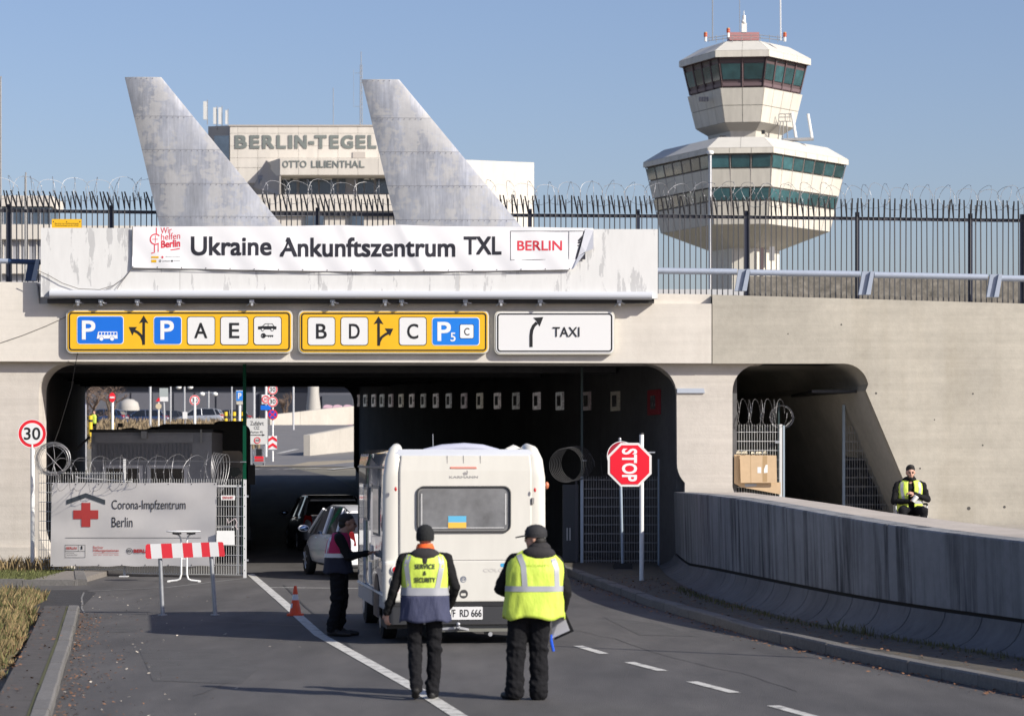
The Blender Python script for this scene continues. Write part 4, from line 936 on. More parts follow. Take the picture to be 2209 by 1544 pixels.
mb = MB(); mb.hexa([(px(926, BD-3), BD-3, gz(BD)), (px(1152, BD+4), BD+4, gz(BD)), (px(1152, BD+8), BD+8, gz(BD)), (px(926, BD+8), BD+8, gz(BD))], [(px(926, BD-3), BD-3, pz(342, BD-3)), (px(1152, BD+4), BD+4, pz(351, BD+4)), (px(1152, BD+8), BD+8, pz(351, BD+8)), (px(926, BD+8), BD+8, pz(342, BD+8))]); obj('wing_wall', mb, BW, ter)
# low terminal wing at the far left
WD = 310.0
win = thing('terminal_wing', 'low cream building with ribbon windows behind the fence at far left', 'building', (px(40, WD), WD, gz(WD)))
bb = lambda n, x0, x1, y0, y1, d, th, mt: bbox_(n, x0, x1, y0, y1, d, th, mt, win)
bb('wall', -160, 112, 422, 445, WD, 8, BW); bb('window_band', -160, 108, 445, 484, WD+.5, 6, TG); bb('wall', -160, 110, 484, 516, WD-.3, 8, BW); bb('window_band', -160, 108, 516, 562, WD+.4, 6, BGREY); bb('wall', -160, 180, 562, 590, WD-.3, 8, BW); bb('window_band', -160, 160, 590, 612, WD+.4, 6, BGREY); bb('wall', -160, 200, 612, 760, WD-.3, 8, BW)
for k in range(9): bb('window_frame', -30+k*18, -28+k*18, 516, 562, WD+.25, .14, BW); bb('window_frame', -34+k*20, -32.5+k*20, 445, 484, WD+.35, .14, BGREY)
bb('wall', 112, 350, 487, 520, WD+14, 4, BW)
for x, y, lab in ((55, 372, 'thin lattice radio mast behind the fence, right of the one at the edge'), (1, 165, 'tall thin radio mast at the left edge behind the fence')):
    t = thing('radio_mast', lab, 'mast', (px(x, 185), 185, gz(185)), group='radio masts at far left')
    mb = MB()
    for dx in (-2, 2): mb.tube([P(x+dx, 800, 185), P(x+dx*.5, y+8, 185)], .04, 4)
    for k in range(10): yy = 600-k*(600-y)/10; mb.tube([P(x-1.8, yy, 185), P(x+1.8, yy-(600-y)/10, 185)], .03, 4)
    mb.tube([P(x, y+8, 185), P(x, y, 185)], .03, 4); obj('mast', mb, ANT, t)
# ------------------------------------------------------------------ vehicles
def bevel(o, w=.02, seg=2):
    m = o.modifiers.new('bevel', 'BEVEL'); m.width = w; m.segments = seg; m.limit_method = 'ANGLE'; m.angle_limit = R(40); return o
CAMPER = M('camper_white', (.62,.605,.555), .32, var=.05, scale=1.3, coat=.2, stretch=(1.5,1.5,.35))
CAMSIDE = M('camper_side_shaded', (.50,.52,.56), .10, coat=1.0, var=.02)  # the white body paint with the side's bluish shade put into its colour
GLASSD = M('dark_glass', (.018,.020,.024), .08, spec=.9)
mh = thing('motorhome', 'white motorhome seen from behind with small blue and yellow flag in its rear window', 'motorhome', (-.61, 37.0, 0), R(7.6))
mh.scale = (.975, 1, .99)
def L(name, mb, mat, par=None, smooth=False, **k): return obj(name, mb, mat, par or mh, smooth, world=False, **k)
def rr_plan(x0, x1, y0, y1, r, n=5): return [(a, b) for a, b in rrect(x0, x1, y0, y1, r, n)]
mb = MB(); rings = []
for z, ins in ((.52, .02), (.75, 0), (1.7, 0), (2.38, .02), (2.53, .05), (2.585, .13)):
    rings.append([(x, y, z) for x, y in rr_plan(-1.09+ins, 1.07-ins, .02+ins*.6, 4.7, .10)])
mb.loft(rings); body = L('body', mb, CAMSIDE, smooth=40)
mb = MB(); mb.loft([[(x, y, z) for x, y in rr_plan(-.9+i, .9-i, -.008+i*.4, .10, .02, 2)] for z, i in ((.58, 0), (2.30, 0), (2.50, .02))]); L('rear_panel', mb, CAMPER)
bevel(L('tailgate', MB().box(-.88, .90, -.025, .04, .56, 1.105), CAMPER), .012)
L('panel_seam', MB().box(-.88, .90, -.012, .04, 1.106, 1.118), M('seam_grey', (.25,.24,.23), .6))
for s, xc in ((-1, -.975), (1, .955)):
    mb = MB(); mb.tube([(xc, .06, .56), (xc, .05, 1.2), (xc, .05, 2.2), (xc-s*.015, .09, 2.43), (xc-s*.04, .18, 2.545), (xc-s*.07, .42, 2.59), (xc-s*.09, .9, 2.57)], .1, 14, rs=[.145, .145, .14, .125, .10, .075, .04]); mb.v = [(x, .075+(y-.06)*(.42 if z < 2.4 else .8), z) for x, y, z in mb.v]; L('corner_moulding', mb, CAMPER, smooth=True)
    bevel(L('light_column', MB().box(xc-.14, xc+.14, -.055, .09, .545, 1.11), CAMPER), .05, 4)
    for z, c in ((.995, (.62,.02,.03)), (.862, (.55,.48,.45)), (.73, (.5,.02,.03))):
        rim = L('tail_light', MB().tube([(xc+.02*s*-1, -.085, z), (xc+.02*s*-1, -.05, z)], .062, 18), WHITE, smooth=40)
        L('lens', MB().tube([(xc-.02*s, -.098, z), (xc-.02*s, -.084, z)], .042, 16), M('lens_%d' % int(c[1]*100), c, .2), rim, smooth=40)
    L('marker_light', MB().sphere((xc-s*.02, -.068, 2.06 if s < 0 else 2.045), (.018, .012, .03)), M('lens_red', (.55,.04,.04), .3), smooth=True)
mb = MB(); mb.tube([(-.5, .6, 2.54), (-.25, .6, 2.60), (.05, .6, 2.62), (.3, .6, 2.60), (.52, .6, 2.54)], .055, 10); L('roof_dome', mb, M('skylight_grey', (.40,.41,.50), .4), smooth=True)
mb = MB(); mb.box(-.62, .62, .5, 1.6, 2.53, 2.57); L('roof_hatch', mb, CAMPER); mb = MB(); mb.box(-.85, -.62, .35, 1.3, 2.53, 2.575); L('roof_vent', mb, M('roof_vent_grey', (.35,.33,.27), .6))
mb = MB(); mb.tube([(.60, .35, 2.55), (.72, .5, 2.60), (.86, .9, 2.56)], .05, 8); L('roof_rail', mb, CAMPER, smooth=True)
L('roof_aerial', MB().tube([(-.28, 1.5, 2.55), (-.285, 1.5, 2.80)], .006, 5), STEEL)
# rear window
fr = L('rear_window', MB().poly(rrect(-.655, .60, 1.495, 2.085, .09), -.012, .03), M('window_frame_grey', (.17,.17,.17), .5))
L('pane', MB().poly(rrect(-.625, .57, 1.525, 2.055, .07), -.018, -.013), M('camper_pane', (.16,.165,.175), .12, spec=.8, var=.35, scale=1.2), fr)  # pane tone varied to stand in for reflections in the glass
mb = MB(); mb.flat(rrect(-.605, -.592, 1.58, 2.0, .005, 1), -.021); mb.flat(rrect(.535, .55, 1.58, 2.0, .005, 1), -.021); mb.flat(rrect(-.57, .52, 1.538, 1.548, .004, 1), -.021); L('pane_trim', mb, M('pane_trim', (.55,.55,.55), .4), fr)
mb = MB(); mb.flat([(-.24, 1.615), (.005, 1.615), (.005, 1.70), (-.24, 1.70)], -.0225); L('flag_blue', mb, M('flag_blue', (.10,.40,.62), .6), fr); mb = MB(); mb.flat([(-.24, 1.54), (.005, 1.54), (.005, 1.615), (-.24, 1.615)], -.0225); L('flag_yellow', mb, M('flag_yellow', (.80,.45,.06), .6), fr)
bevel(L('brake_light', MB().box(-.215, .15, -.015, .03, 2.325, 2.355), M('pale_red_lens', (.62,.25,.2), .3)), .008)
mb = MB(); letter(mb, 'KARMANN', -.225, .165, 2.20, 2.232, -.0185+.047, .03); 
for v in range(len(mb.v)): mb.v[v] = (mb.v[v][0], mb.v[v][1]-.038, mb.v[v][2])
mb.flat([(-.03, 2.24), (.02, 2.245), (.03, 2.28), (.02, 2.31), (.008, 2.30), (.015, 2.275), (-.01, 2.285), (-.045, 2.27)], -.0095); L('lettering', mb, M('badge_grey', (.28,.27,.27), .4))
for x in (-.25, -.03, .2): L('panel_crease', MB().box(x-.004, x+.004, -.006, .03, 2.40, 2.5), M('seam_grey', (.25,.24,.23)))
mb = MB(); letter(mb, 'COLORADO', .235, .80, .955, 1.0, -.0285, .0); L('lettering', mb, M('pale_lettering', (.50,.48,.46), .5))
L('sticker', MB().flat(rrect(.47, .56, 1.02, 1.07, .02), -.0282), M('sticker_blue', (.05,.33,.6), .5))
mb = MB(); ring_band(mb, circ(-.035, .86, .042, 22), circ(-.035, .86, .034, 22), -.029); band(mb, [(-.065, .885), (-.045, .84), (-.035, .86), (-.025, .84), (-.005, .885)], .012, -.029); band(mb, [(-.05, .895), (-.035, .868), (-.02, .895)], .010, -.029); L('badge', mb, M('badge_chrome', (.30,.33,.42), .3, .6))
mb = MB(); mb.flat(circ(-.03, .665, .058, 22), -.0285); L('handle_bowl', mb, M('badge_dark', (.05,.05,.05), .4)); mb = MB(); mb.flat(rrect(-.07, .0, .64, .675, .015), -.031); L('handle', mb, CAMPER)
bp_ = L('bumper', MB().loft([[(x, y, z) for x, y in rr_plan(-1.08, 1.06, -.12, .3, .10)] for z in (.27, .50)]), M('bumper_black', (.028,.029,.033), .5), smooth=30)
L('bumper_top', MB().box(-1.0, 1.0, -.06, .2, .505, .555), BLKPLASTIC)
pl = L('number_plate', MB().poly(rrect(-.31, .215, .33, .50, .012, 2), -.135, -.125), M('plate_white', (.66,.66,.66), .45))
mb = MB(); letter(mb, 'RD 666', -.095, .20, .365, .465, -.1372, .012); letter(mb, 'WF', -.285, -.155, .365, .465, -.1372, .012); L('lettering', mb, BLACK, pl)
mb = MB(); mb.box(-.5, .95, -.05, .05, .165, .255); L('chassis_beam', mb, M('beam_grey', (.16,.16,.14), .6)); mb = MB(); mb.tube([(-.12, .1, .22), (-.12, -.1, .2), (-.12, -.16, .24)], .025, 8); mb.sphere((-.12, -.16, .27), .03); mb.tube([(-.4, -.04, .2), (-.1, -.06, .22), (.05, -.02, .19)], .03, 6); L('tow_bar', mb, STEEL, smooth=True)
L('exhaust', MB().tube([(.3, .2, .14), (.33, -.05, .13)], .03, 10), STEEL)
for xa, y in ((-.93, 1.30), (.89, 1.30), (-.86, 4.95), (.82, 4.95)):
    w = L('wheel', MB().tube([(xa-.11, y, .325), (xa-.09, y, .325), (xa+.09, y, .325), (xa+.11, y, .325)], .3, 22, rs=[.27, .325, .325, .27]), RUBBER, smooth=40); L('rim', MB().tube([(xa-.115, y, .325), (xa+.115, y, .325)], .18, 16), STEEL, w)
mb = MB(); mb.box(-1.06, -.78, .12, 1.0, .2, .53); mb.box(.75, 1.03, .12, 1.0, .2, .53); mb.box(-.75, .75, .4, 4.4, .28, .5); L('underfloor', mb, BLKPLASTIC)
mb = MB(); pts = [(-1.098, 1.30+.47*math.cos(R(a)), .42+.47*math.sin(R(a))) for a in range(0, 181, 15)]; mb.add(pts, [tuple(range(len(pts)))]); mb.add([(-1.098, .83, .3), (-1.098, 1.77, .3), (-1.098, 1.77, .42), (-1.098, .83, .42)], [(0,1,2,3)]); L('wheel_arch', mb, M('arch_dark', (.01,.015,.03), .5))
L('side_skirt', MB().box(-1.10, -1.07, .05, .8, .46, .62), M('skirt_grey', (.32,.32,.33), .5)); L('side_skirt', MB().box(-1.10, -1.07, 1.9, 4.4, .42, .62), M('skirt_grey', (.32,.32,.33), .5))
L('skirt_trim', MB().box(-1.108, -1.09, .05, 4.5, .63, .66), WHITE); L('awning_rail', MB().box(-1.10, -1.075, .1, 4.5, 2.33, 2.36), M('rail_dark', (.12,.12,.14), .5))
for y0, y1, z0, z1 in ((.85, 1.75, 1.45, 2.05), (2.7, 3.3, 1.62, 2.02)):
    f_ = L('side_window', MB().box(-1.104, -1.085, y0-.04, y1+.04, z0-.04, z1+.04), M('window_frame_grey', (.17,.17,.17))); L('pane', MB().box(-1.11, -1.1045, y0, y1, z0, z1), GLASSD, f_)
for y0, z0, z1 in ((1.9, 1.05, 1.25), (2.2, .7, 1.0)): L('service_flap', MB().box(-1.104, -1.088, y0, y0+.3, z0, z1), WHITE)
L('door', MB().box(-1.1, -1.088, 3.5, 4.2, .6, 2.1), CAMSIDE)
o = L('marker_arm', MB().tube([(1.05, .4, 2.13), (1.16, .38, 2.10)], .022, 8), WHITE, smooth=True); L('marker_lamp', MB().sphere((1.165, .38, 2.10), (.03, .03, .05)), M('lens_orange', (.5,.16,.08), .3), smooth=True)
mb = MB(); mb.loft([[(x, 4.68, z) for x, z in rrect(-1.0, .98, .4, 2.2, .2)], [(x, 5.2, z) for x, z in rrect(-.96, .94, .4, 2.05, .25)], [(x, 6.1, z) for x, z in rrect(-.9, .88, .4, 1.15, .2)]]); L('cab', mb, CAMSIDE, smooth=40)
mb = MB(); mb.loft([[(x, 4.6, z) for x, z in rrect(-1.05, 1.03, 1.95, 2.55, .1)], [(x, 5.5, z) for x, z in rrect(-.9, .88, 2.1, 2.5, .15)]]); L('alcove', mb, CAMSIDE, smooth=40)
for x in (-.86, .84): L('reflector', MB().sphere((x+.1*(1 if x < 0 else -1), -.118, .42), (.05, .02, .03)), M('lens_red', (.55,.04,.04), .3), smooth=True)
mb = MB(); mb.tube([(x, -.0265, z) for x, z in (lambda q: q+q[:1])(rrect(-.66, .605, 1.49, 2.09, .09))], .012, 5); L('window_seal', mb, M('rubber_seal', (.05,.05,.05), .6), fr)
for z in (1.9, 1.3): L('hinge', MB().box(.90, .93, -.03, .02, z-.04, z+.04), M('seam_grey', (.25,.24,.23)))
# passenger cars
def car(name, label, loc, rotz, paint, group=None, scale=1, plate=None, detail=True, kind='hatch'):
    t = thing(name, label, 'car', loc, rotz, group); Lc = 4.25*scale
    def A(n, mb, m, par=None, sm=40): return obj(n, mb, m, par or t, sm, world=False)
    H = Lc/2
    st = [(-H, .66, .42, .78), (-H+.06, .78, .30, .90), (-H+.25, .85, .22, .98), (-H+.9, .88, .20, .97), (0, .885, .19, .93), (H-1.2, .88, .20, .90), (H-.5, .83, .24, .80), (H-.1, .72, .30, .68), (H, .58, .38, .60)]
    rings = []
    for y, w, zb, zt in st:
        m_ = (zb+zt)/2; half = [(w*.80, zb), (w*.95, zb+.06), (w*1.0, m_-.02), (w*.985, zt-.14), (w*.93, zt-.03), (w*.80, zt)]
        rings.append([(x, y, z) for x, z in half]+[(-x, y, z) for x, z in half[::-1]])
    b = A('body', MB().loft(rings), paint, sm=50); sub = b.modifiers.new('s', 'SUBSURF'); sub.levels = 1; sub.render_levels = 1
    rh = 1.46 if kind == 'hatch' else 1.42; rb = -H+.22 if kind == 'hatch' else -H+.75
    gst = [(rb, .74, .70, .92, .96), (rb+.30, .80, .62, .9, 1.36), (rb+.75, .82, .60, .9, rh), (.15, .82, .61, .88, rh), (.55, .82, .64, .88, 1.38), (1.25, .80, .76, .86, .92)]
    A('cabin_glass', MB().loft([[(w0, y, z0), (w1, y, z1), (-w1, y, z1), (-w0, y, z0)] for y, w0, w1, z0, z1 in gst]), M('car_glass', (.012,.014,.017), .05, spec=.9))
    rr_ = [(rb+.28, .60, 1.37), (rb+.75, .615, rh+.01), (.15, .625, rh+.01), (.52, .65, 1.40)]
    A('roof', MB().loft([[(w, y, z-.03), (w*.9, y, z+.012), (-w*.9, y, z+.012), (-w, y, z-.03)] for y, w, z in rr_]), paint)
    for s in (-1, 1):
        for q in ([(s*.815, 1.22, .90), (s*.655, .53, 1.39)], [(s*.83, -.28, .90), (s*.63, -.20, rh-.02)], [(s*.82, rb+.42, .93), (s*.625, rb+.65, rh-.04)], [(s*.76, rb+.02, .95), (s*.63, rb+.30, 1.36)]): A('pillar', MB().tube(q, .03, 6), paint)
        m0 = A('mirror', MB().sphere((s*.99, .98, .98), (.12, .06, .075)), paint); A('mirror_glass', MB().sphere((s*.99, .955, .98), (.10, .042, .06)), M('mirror_glass', (.25,.35,.5), .05, .9), m0)
        A('tail_light', MB().hexa([(s*.56, -H-.0, .70), (s*.80, -H+.13, .70), (s*.82, -H+.28, .72), (s*.60, -H+.2, .72)], [(s*.60, -H+.03, .95), (s*.76, -H+.13, .97), (s*.76, -H+.33, 1.0), (s*.6, -H+.2, .98)]), M('car_tail_red', (.30,.010,.012), .2))
        A('handle', MB().box(s*.875-.015, s*.875+.015, -.75, -.55, .80, .83), paint); A('handle', MB().box(s*.88-.015, s*.88+.015, .25, .45, .79, .82), paint)
        mb = MB()
        for yy in (-1.28*scale, 1.3*scale):
            w_ = A('wheel', MB().tube([(s*.70, yy, .31), (s*.72, yy, .31), (s*.86, yy, .31), (s*.885, yy, .31)], .3, 20, rs=[.27, .31, .31, .275]), RUBBER); rim = MB(); rim.tube([(s*.87, yy, .31), (s*.892, yy, .31)], .06, 10)
            for k in range(7): a = 2*PI*k/7; rim.tube([(s*.888, yy, .31), (s*.888, yy+.19*math.cos(a), .31+.19*math.sin(a))], .018, 5)
            rim.tube([(s*.87, yy, .31), (s*.889, yy, .31)], .2, 20, mi=0) if False else None
            A('rim', rim, STEEL, w_)
    A('rear_bumper', MB().loft([[(x, y, z) for x, y in rr_plan(-.80, .80, -H-.04, -H+.3, .14)] for z in (.32, .56)]), paint)
    p_ = A('number_plate', MB().box(-.26, .26, -H-.012, -H+.02, .68, .79), M('plate_white', (.66,.66,.66)))
    if plate: mb = MB(); letter(mb, plate, -.24, .24, .70, .775, -H-.0145, .02); A('lettering', mb, BLACK, p_)
    A('window_line', MB().box(-.66, .66, rb-.02, rb+.06, .955, .975), M('chrome', (.5,.5,.52), .15, 1.0))
    return t
whitecar = car('parked_car', 'white hatchback with its tail in the sun beside the motorhome', (-3.16, 58.4, .0), R(16.0), M('car_white', (.80,.80,.80), .22, coat=.7))
silver = car('parked_car', 'silver car with dim red tail lights inside the dark underpass', (px(698, 72), 73.0, gz(72)), R(10), M('car_silver', (.20,.205,.215), .35, .1, coat=.6), plate='BB IE 8')
silver.scale = (1, 1, .95)
# dark box truck behind the office container
tr = thing('truck', 'black truck in the underpass shade right of the site office container', 'truck', (px(442, 71), 71, gz(71)), R(9))
def TR(n, mb, m, par=None, sm=False): return obj(n, mb, m, par or tr, sm, world=False)
TRB = M('truck_black', (.010,.011,.013), .6)
xr = px(540, 71)-px(442, 71)
TR('cab', MB().loft([[(x, y, z) for x, z in rrect(xr-2.35, xr, .5, pz(914, 71)-gz(71), .22)] for y in (0, .1, 2.2)]), TRB, sm=40)
TR('roof_box', MB().poly(rrect(xr-.85, xr-.1, pz(926, 71)-gz(71)-.2, pz(911, 71)-gz(71)+.04, .08), .1, 1.5), TRB)
TR('body', MB().box(xr-2.4, xr+.02, 2.3, 7.5, .9, pz(918, 71)-gz(71)), TRB)
TR('windscreen', MB().poly(rrect(xr-1.9, xr-.2, 1.75, 2.55, .1), -.02, -.002), GLASSD); TR('reflection_panel', MB().poly([(xr-.62, 1.98), (xr-.40, 1.88), (xr-.22, 2.0), (xr-.28, 2.12), (xr-.6, 2.15)], -.04, -.022), M('dull_teal', (.10,.13,.125), .4))
for s, x in ((-1, xr-2.45), (1, xr+.02)):
    TR('mirror', MB().box(x-.09, x+.09, -.15, -.05, 1.7, 2.2), BLKPLASTIC); TR('wheel', MB().tube([(x-.35*(s > 0)+.02, .9, .48), (x+.3*(s < 0)+.02, .9, .48)], .48, 18), RUBBER); TR('wheel', MB().tube([(x-.35*(s > 0)+.02, 5.9, .48), (x+.3*(s < 0)+.02, 5.9, .48)], .48, 18), RUBBER)
TR('bumper', MB().box(xr-2.35, xr, -.05, .3, .3, .62), BLKPLASTIC)
# site office container
CD = 65.4; cz = gz(CD)
off = thing('site_office', 'dark grey site office container with two windows behind the razor wire', 'container', (px(325, CD), CD, cz))
DG = M('container_grey', (.30,.31,.34), .6, var=.1); DG2 = M('container_panel', (.20,.205,.23), .6)
def cb(n, x0, x1, y0, y1, d0, d1, m, par=None): return obj(n, MB().box(px(x0, CD), px(x1, CD), d0, d1, pz(y1, CD), pz(y0, CD)), m, par or off)
cb('wall', 197, 457, 932, 1200, CD, CD+2.4, DG); cb('roof', 194, 460, 926, 932, CD-.05, CD+2.5, BLKPLASTIC); cb('skid', 200, 455, 1200, 1216, CD+.1, CD+2.3, BLKPLASTIC)
for k in range(24): cb('cladding_rib', 211+k*8.6, 216.5+k*8.6, 957, 991, CD-.03, CD-.002, DG2)
cb('fascia', 205, 418, 938, 955, CD-.05, CD-.002, DG)
WF = M('window_white_frame', (.66,.67,.70), .5)
for x0, x1 in ((222, 308), (318, 405)):
    w_ = cb('window', x0, x1, 1003, 1062, CD-.05, CD-.002, WF); cb('pane', x0+8, x1-8, 1010, 1058, CD-.06, CD-.0505, GLASSD, w_)
cb('lamp_box', 307, 319, 930, 946, CD-.22, CD-.06, M('lamp_box_grey', (.33,.34,.36), .5))
mb = MB(); mb.box(px(250, CD), px(259, CD), CD+.3, CD+.45, pz(921, CD), pz(912, CD)); mb.tube([P(254, 930, CD+.4), P(254, 920, CD+.4)], .02, 6); obj('floodlight', mb, BLKPLASTIC, off)
mb = MB(); mb.tube([P(x, y, CD+.3) for x, y in ((262, 927), (285, 924), (300, 928), (330, 930))], .025, 5); mb.tube([P(194, 942, CD), P(180, 955, CD), P(165, 972, CD)], .03, 5); obj('cable', mb, BLKPLASTIC, off)
cb('downpipe', 433, 436, 926, 955, CD-.1, CD-.05, M('pipe_pale', (.35,.36,.36), .5))
for k in range(9): obj('vent_louvre', MB().box(px(108+k*7.5, 64), px(111+k*7.5, 64), 64, 64.03, pz(880, 64), pz(846, 64)), M('louvre_dim', (.09,.09,.10), .6), off) if False else None
# ------------------------------------------------------------------ site fences, gate post, banner
MESHW = M('site_mesh_galvanised', (.62,.62,.60), .4, .25)
def wire_mesh(t, p0, p1, z0, z1, dx=.055, dz=.2, r=.0042, mat=None, name='wire_mesh', tip=.03, zt=None):
    p0 = Vector((*p0, 0)); p1 = Vector((*p1, 0)); n = int((p1-p0).length/dx); mb = MB(); u = (p1-p0).normalized()*r; w = Vector((-u.y, u.x, 0))
    for i in range(n+1):
        c = p0.lerp(p1, i/n); a = z1+tip if zt is None else zt(i/n)
        if a <= z0: continue
        mb.hexa([c-u-w+Vector((0,0,z0)), c+u-w+Vector((0,0,z0)), c+u+w+Vector((0,0,z0)), c-u+w+Vector((0,0,z0))], [c-u-w+Vector((0,0,a)), c+u-w+Vector((0,0,a)), c+u+w+Vector((0,0,a)), c-u+w+Vector((0,0,a))])
    z = z0
    while z <= z1+.001:
        e = 1.0
        if zt is not None:
            ks = [i/20 for i in range(21) if zt(i/20) >= z]
            if not ks: break
            e = max(ks)
        q = p0.lerp(p1, e); o = Vector((0,0,r*1.5)); b = Vector((0,0,z)); k = w*2.6
        mb.hexa([p0-k+b-o, q-k+b-o, q-w*.5+b-o, p0-w*.5+b-o], [p0-k+b+o, q-k+b+o, q-w*.5+b+o, p0-w*.5+b+o]); z += dz
    return obj(name, mb, mat or MESHW, t, kind='stuff')
d1, d2 = 59.0, 57.6
fl_ = thing('site_fence', 'galvanised mesh site fence carrying the vaccination centre banner', 'fence', (px(300, 58.4), 58.4, .1))
wire_mesh(fl_, (px(84, d1), d1), (px(268, 58.43), 58.43), pz(1226, d1), pz(1020, d1)); wire_mesh(fl_, (px(270, 58.41), 58.41), (px(526, d2), d2), .06, pz(1036, d2))
WPOST = M('post_white_galv', (.62,.62,.62), .5, .1)
obj('fence_post', MB().box(px(266, 58.45), px(271, 58.45), 58.44, 58.50, .0, pz(990, 58.45)), WPOST, fl_); obj('post_base', MB().box(px(258, 58.1), px(277, 58.1), 58.0, 58.2, .0, .02), WPOST, fl_)
gp = obj('fence_post', MB().box(px(525, d2), px(531.5, d2), d2-.03, d2+.03, 0, pz(1034, d2)), WPOST, fl_)
mb = MB()
for k in range(9): mb.flat(circ(px(528, d2), .15+k*.22, .011, 8), d2-.033)
obj('post_hole', mb, BLACK, gp, kind='stuff')
obj('hinge', MB().box(px(531, d2), px(536, d2), d2, d2+.04, pz(1072, d2), pz(1068, d2)), STEEL, fl_); obj('hinge', MB().box(px(531, d2), px(536, d2), d2, d2+.04, pz(1210, d2), pz(1206, d2)), STEEL, fl_)
mb = MB(); mb.tube([P(168, 1030, 58.9), P(285, 1039, 58.5)], .012, 6); mb.tube([P(166, 1026, 58.9), P(166, 1040, 58.9)], .015, 6); obj('fence_brace', mb, WPOST, fl_)
obj('gate_bar', MB().box(px(466, 57.9), px(520, 57.9), 57.85, 57.9, pz(1050, 57.9), pz(1046, 57.9)), WPOST, fl_); obj('gate_bar', MB().box(px(466, 57.9), px(505, 57.9), 57.85, 57.9, pz(1138, 57.9), pz(1135, 57.9)), WPOST, fl_)
obj('gate_bar', MB().box(px(512, 57.9), px(516, 57.9), 57.85, 57.9, .08, pz(1045, 57.9)), STEEL, fl_)
gpst = thing('steel_post', 'tall dark green steel post beside the gate end of the mesh fence', 'post', (px(527, 61.9), 61.9, 0))
obj('post', MB().box(px(524, 61.9), px(531, 61.9), 61.87, 61.93, 0, 4.55), GREEN, gpst); obj('wire_tie', MB().box(px(518, 61.8), px(531, 61.8), 61.8, 61.84, pz(997, 61.8), pz(995, 61.8)), STEEL, gpst)
# vaccination centre banner
VD = 58.25
vb = thing('banner', 'light grey vaccination centre banner with red cross hung on mesh fence', 'banner', (px(288, VD), VD, pz(1221, VD)))
def vx(x, y=1130): return px(x, VD)
vs = []; fs = []; nx_, nz_ = 50, 20
def v_y(u, w): return float(np.interp(112+355*u, [84, 526], [58.85, 57.45]))-.06+.006*math.sin(u*21+w*5)*math.sin(w*PI)+.007*math.sin(u*9-w*11)+.004*math.sin(w*17+u*3)
for i in range(nx_+1):
    u = i/nx_
    for j in range(nz_+1):
        w = j/nz_; x = 112+(467.5-112)*u-3.5*w; y = 1041+.8*math.sin(u*25)*.6+(1220.5-1041+1.2*math.sin(u*40)*.5)*w
        vs.append((px(x, v_y(u, w)-.02), v_y(u, w)-.02, pz(y, v_y(u, w)-.02)))
for i in range(nx_):
    for j in range(nz_): a = i*(nz_+1)+j; fs.append((a, a+1, a+nz_+2, a+nz_+1))
obj('cloth', MB().add(vs, fs), M('banner_grey', (.66,.63,.60), .7, var=.03, scale=2), vb, smooth=True)
def onv(mb):
    out = []
    for v in mb.v:
        x = v[0]/VD*F+CX; y = HY-(v[2]-CH)/VD*F; w = (y-1041)/179.5; u = (x-112+3.5*w)/355.5; dd_ = v_y(u, w)-.027+v[1]; out.append((px(x, dd_), dd_, pz(y, dd_)))
    mb.v = out; return mb
def vl(mb, s, x0, x1, y0, y1, b=0): return letter(mb, s, px(x0, VD), px(x1, VD), pz(y1, VD), pz(y0, VD), 0, b)
def vp(pts): return [(px(a, VD), pz(b, VD)) for a, b in pts]
def vgrid(mb, x0, x1, y0, y1, n=8):
    for i in range(n):
        a, b = x0+(x1-x0)*i/n, x0+(x1-x0)*(i+1)/n; mb.flat(vp([(a, y1), (b, y1), (b, y0), (a, y0)]), 0)
mb = MB(); vl(mb, 'Corona-Impfzentrum', 241, 400.5, 1078, 1104, .0); vl(mb, 'Berlin', 241, 286, 1115, 1136.5, .0); obj('lettering', onv(mb), M('print_dark', (.03,.03,.033), .6), vb)
mb = MB()
for i in range(6):
    a, b = i/6, (i+1)/6
    mb.flat(vp([(143+42*a, 1088-15*a), (143+42*b, 1088-15*b), (143+42*b, 1078-15*b), (143+42*a, 1078-15*a)]), 0); mb.flat(vp([(185+42*a, 1073+15*a), (185+42*b, 1073+15*b), (185+42*b, 1063+15*b), (185+42*a, 1063+15*a)]), 0)
mb; obj('roof_emblem', onv(mb), M('print_slate', (.055,.065,.075), .6), vb)
mb = MB(); vgrid(mb, 175.5, 195, 1084, 1136, 3); vgrid(mb, 158, 175.5, 1100, 1119, 3); vgrid(mb, 195, 212, 1100, 1119, 3); obj('cross_emblem', onv(mb), M('print_red', (.52,.055,.05), .6), vb)
mb = MB(); vgrid(mb, 141, 434, 1159, 1159.9, 20); vgrid(mb, 140, 184, 1188, 1188.7, 4); vgrid(mb, 140, 184, 1174.5, 1175.2, 4); vgrid(mb, 140, 184, 1201.5, 1202.2, 4); vgrid(mb, 140, 140.7, 1174.5, 1202, 1); vgrid(mb, 183.3, 184, 1174.5, 1202, 1); vgrid(mb, 169, 169.6, 1174.5, 1188, 1)
mb.flat(vp([(174, 1185), (176, 1184), (178, 1185), (178, 1178), (176, 1176.5), (174.5, 1178)]), 0)
vl(mb, 'Senatsverwaltung', 143, 160, 1191, 1193.5); vl(mb, 'Gesundheit Pflege', 144, 167, 1195, 1197.5); ring_band(mb, vp([(279+7*math.cos(R(a)), 1188+6.5*math.sin(R(a))) for a in range(0, 360, 20)]), vp([(279+6*math.cos(R(a)), 1188+5.6*math.sin(R(a))) for a in range(0, 360, 20)]), 0); vl(mb, 'KV', 275, 283, 1185, 1191, .03); vl(mb, 'Kassenärztliche Vereinigung', 288, 312, 1193, 1194.5)
obj('small_print', onv(mb), M('print_dark', (.03,.03,.033)), vb)
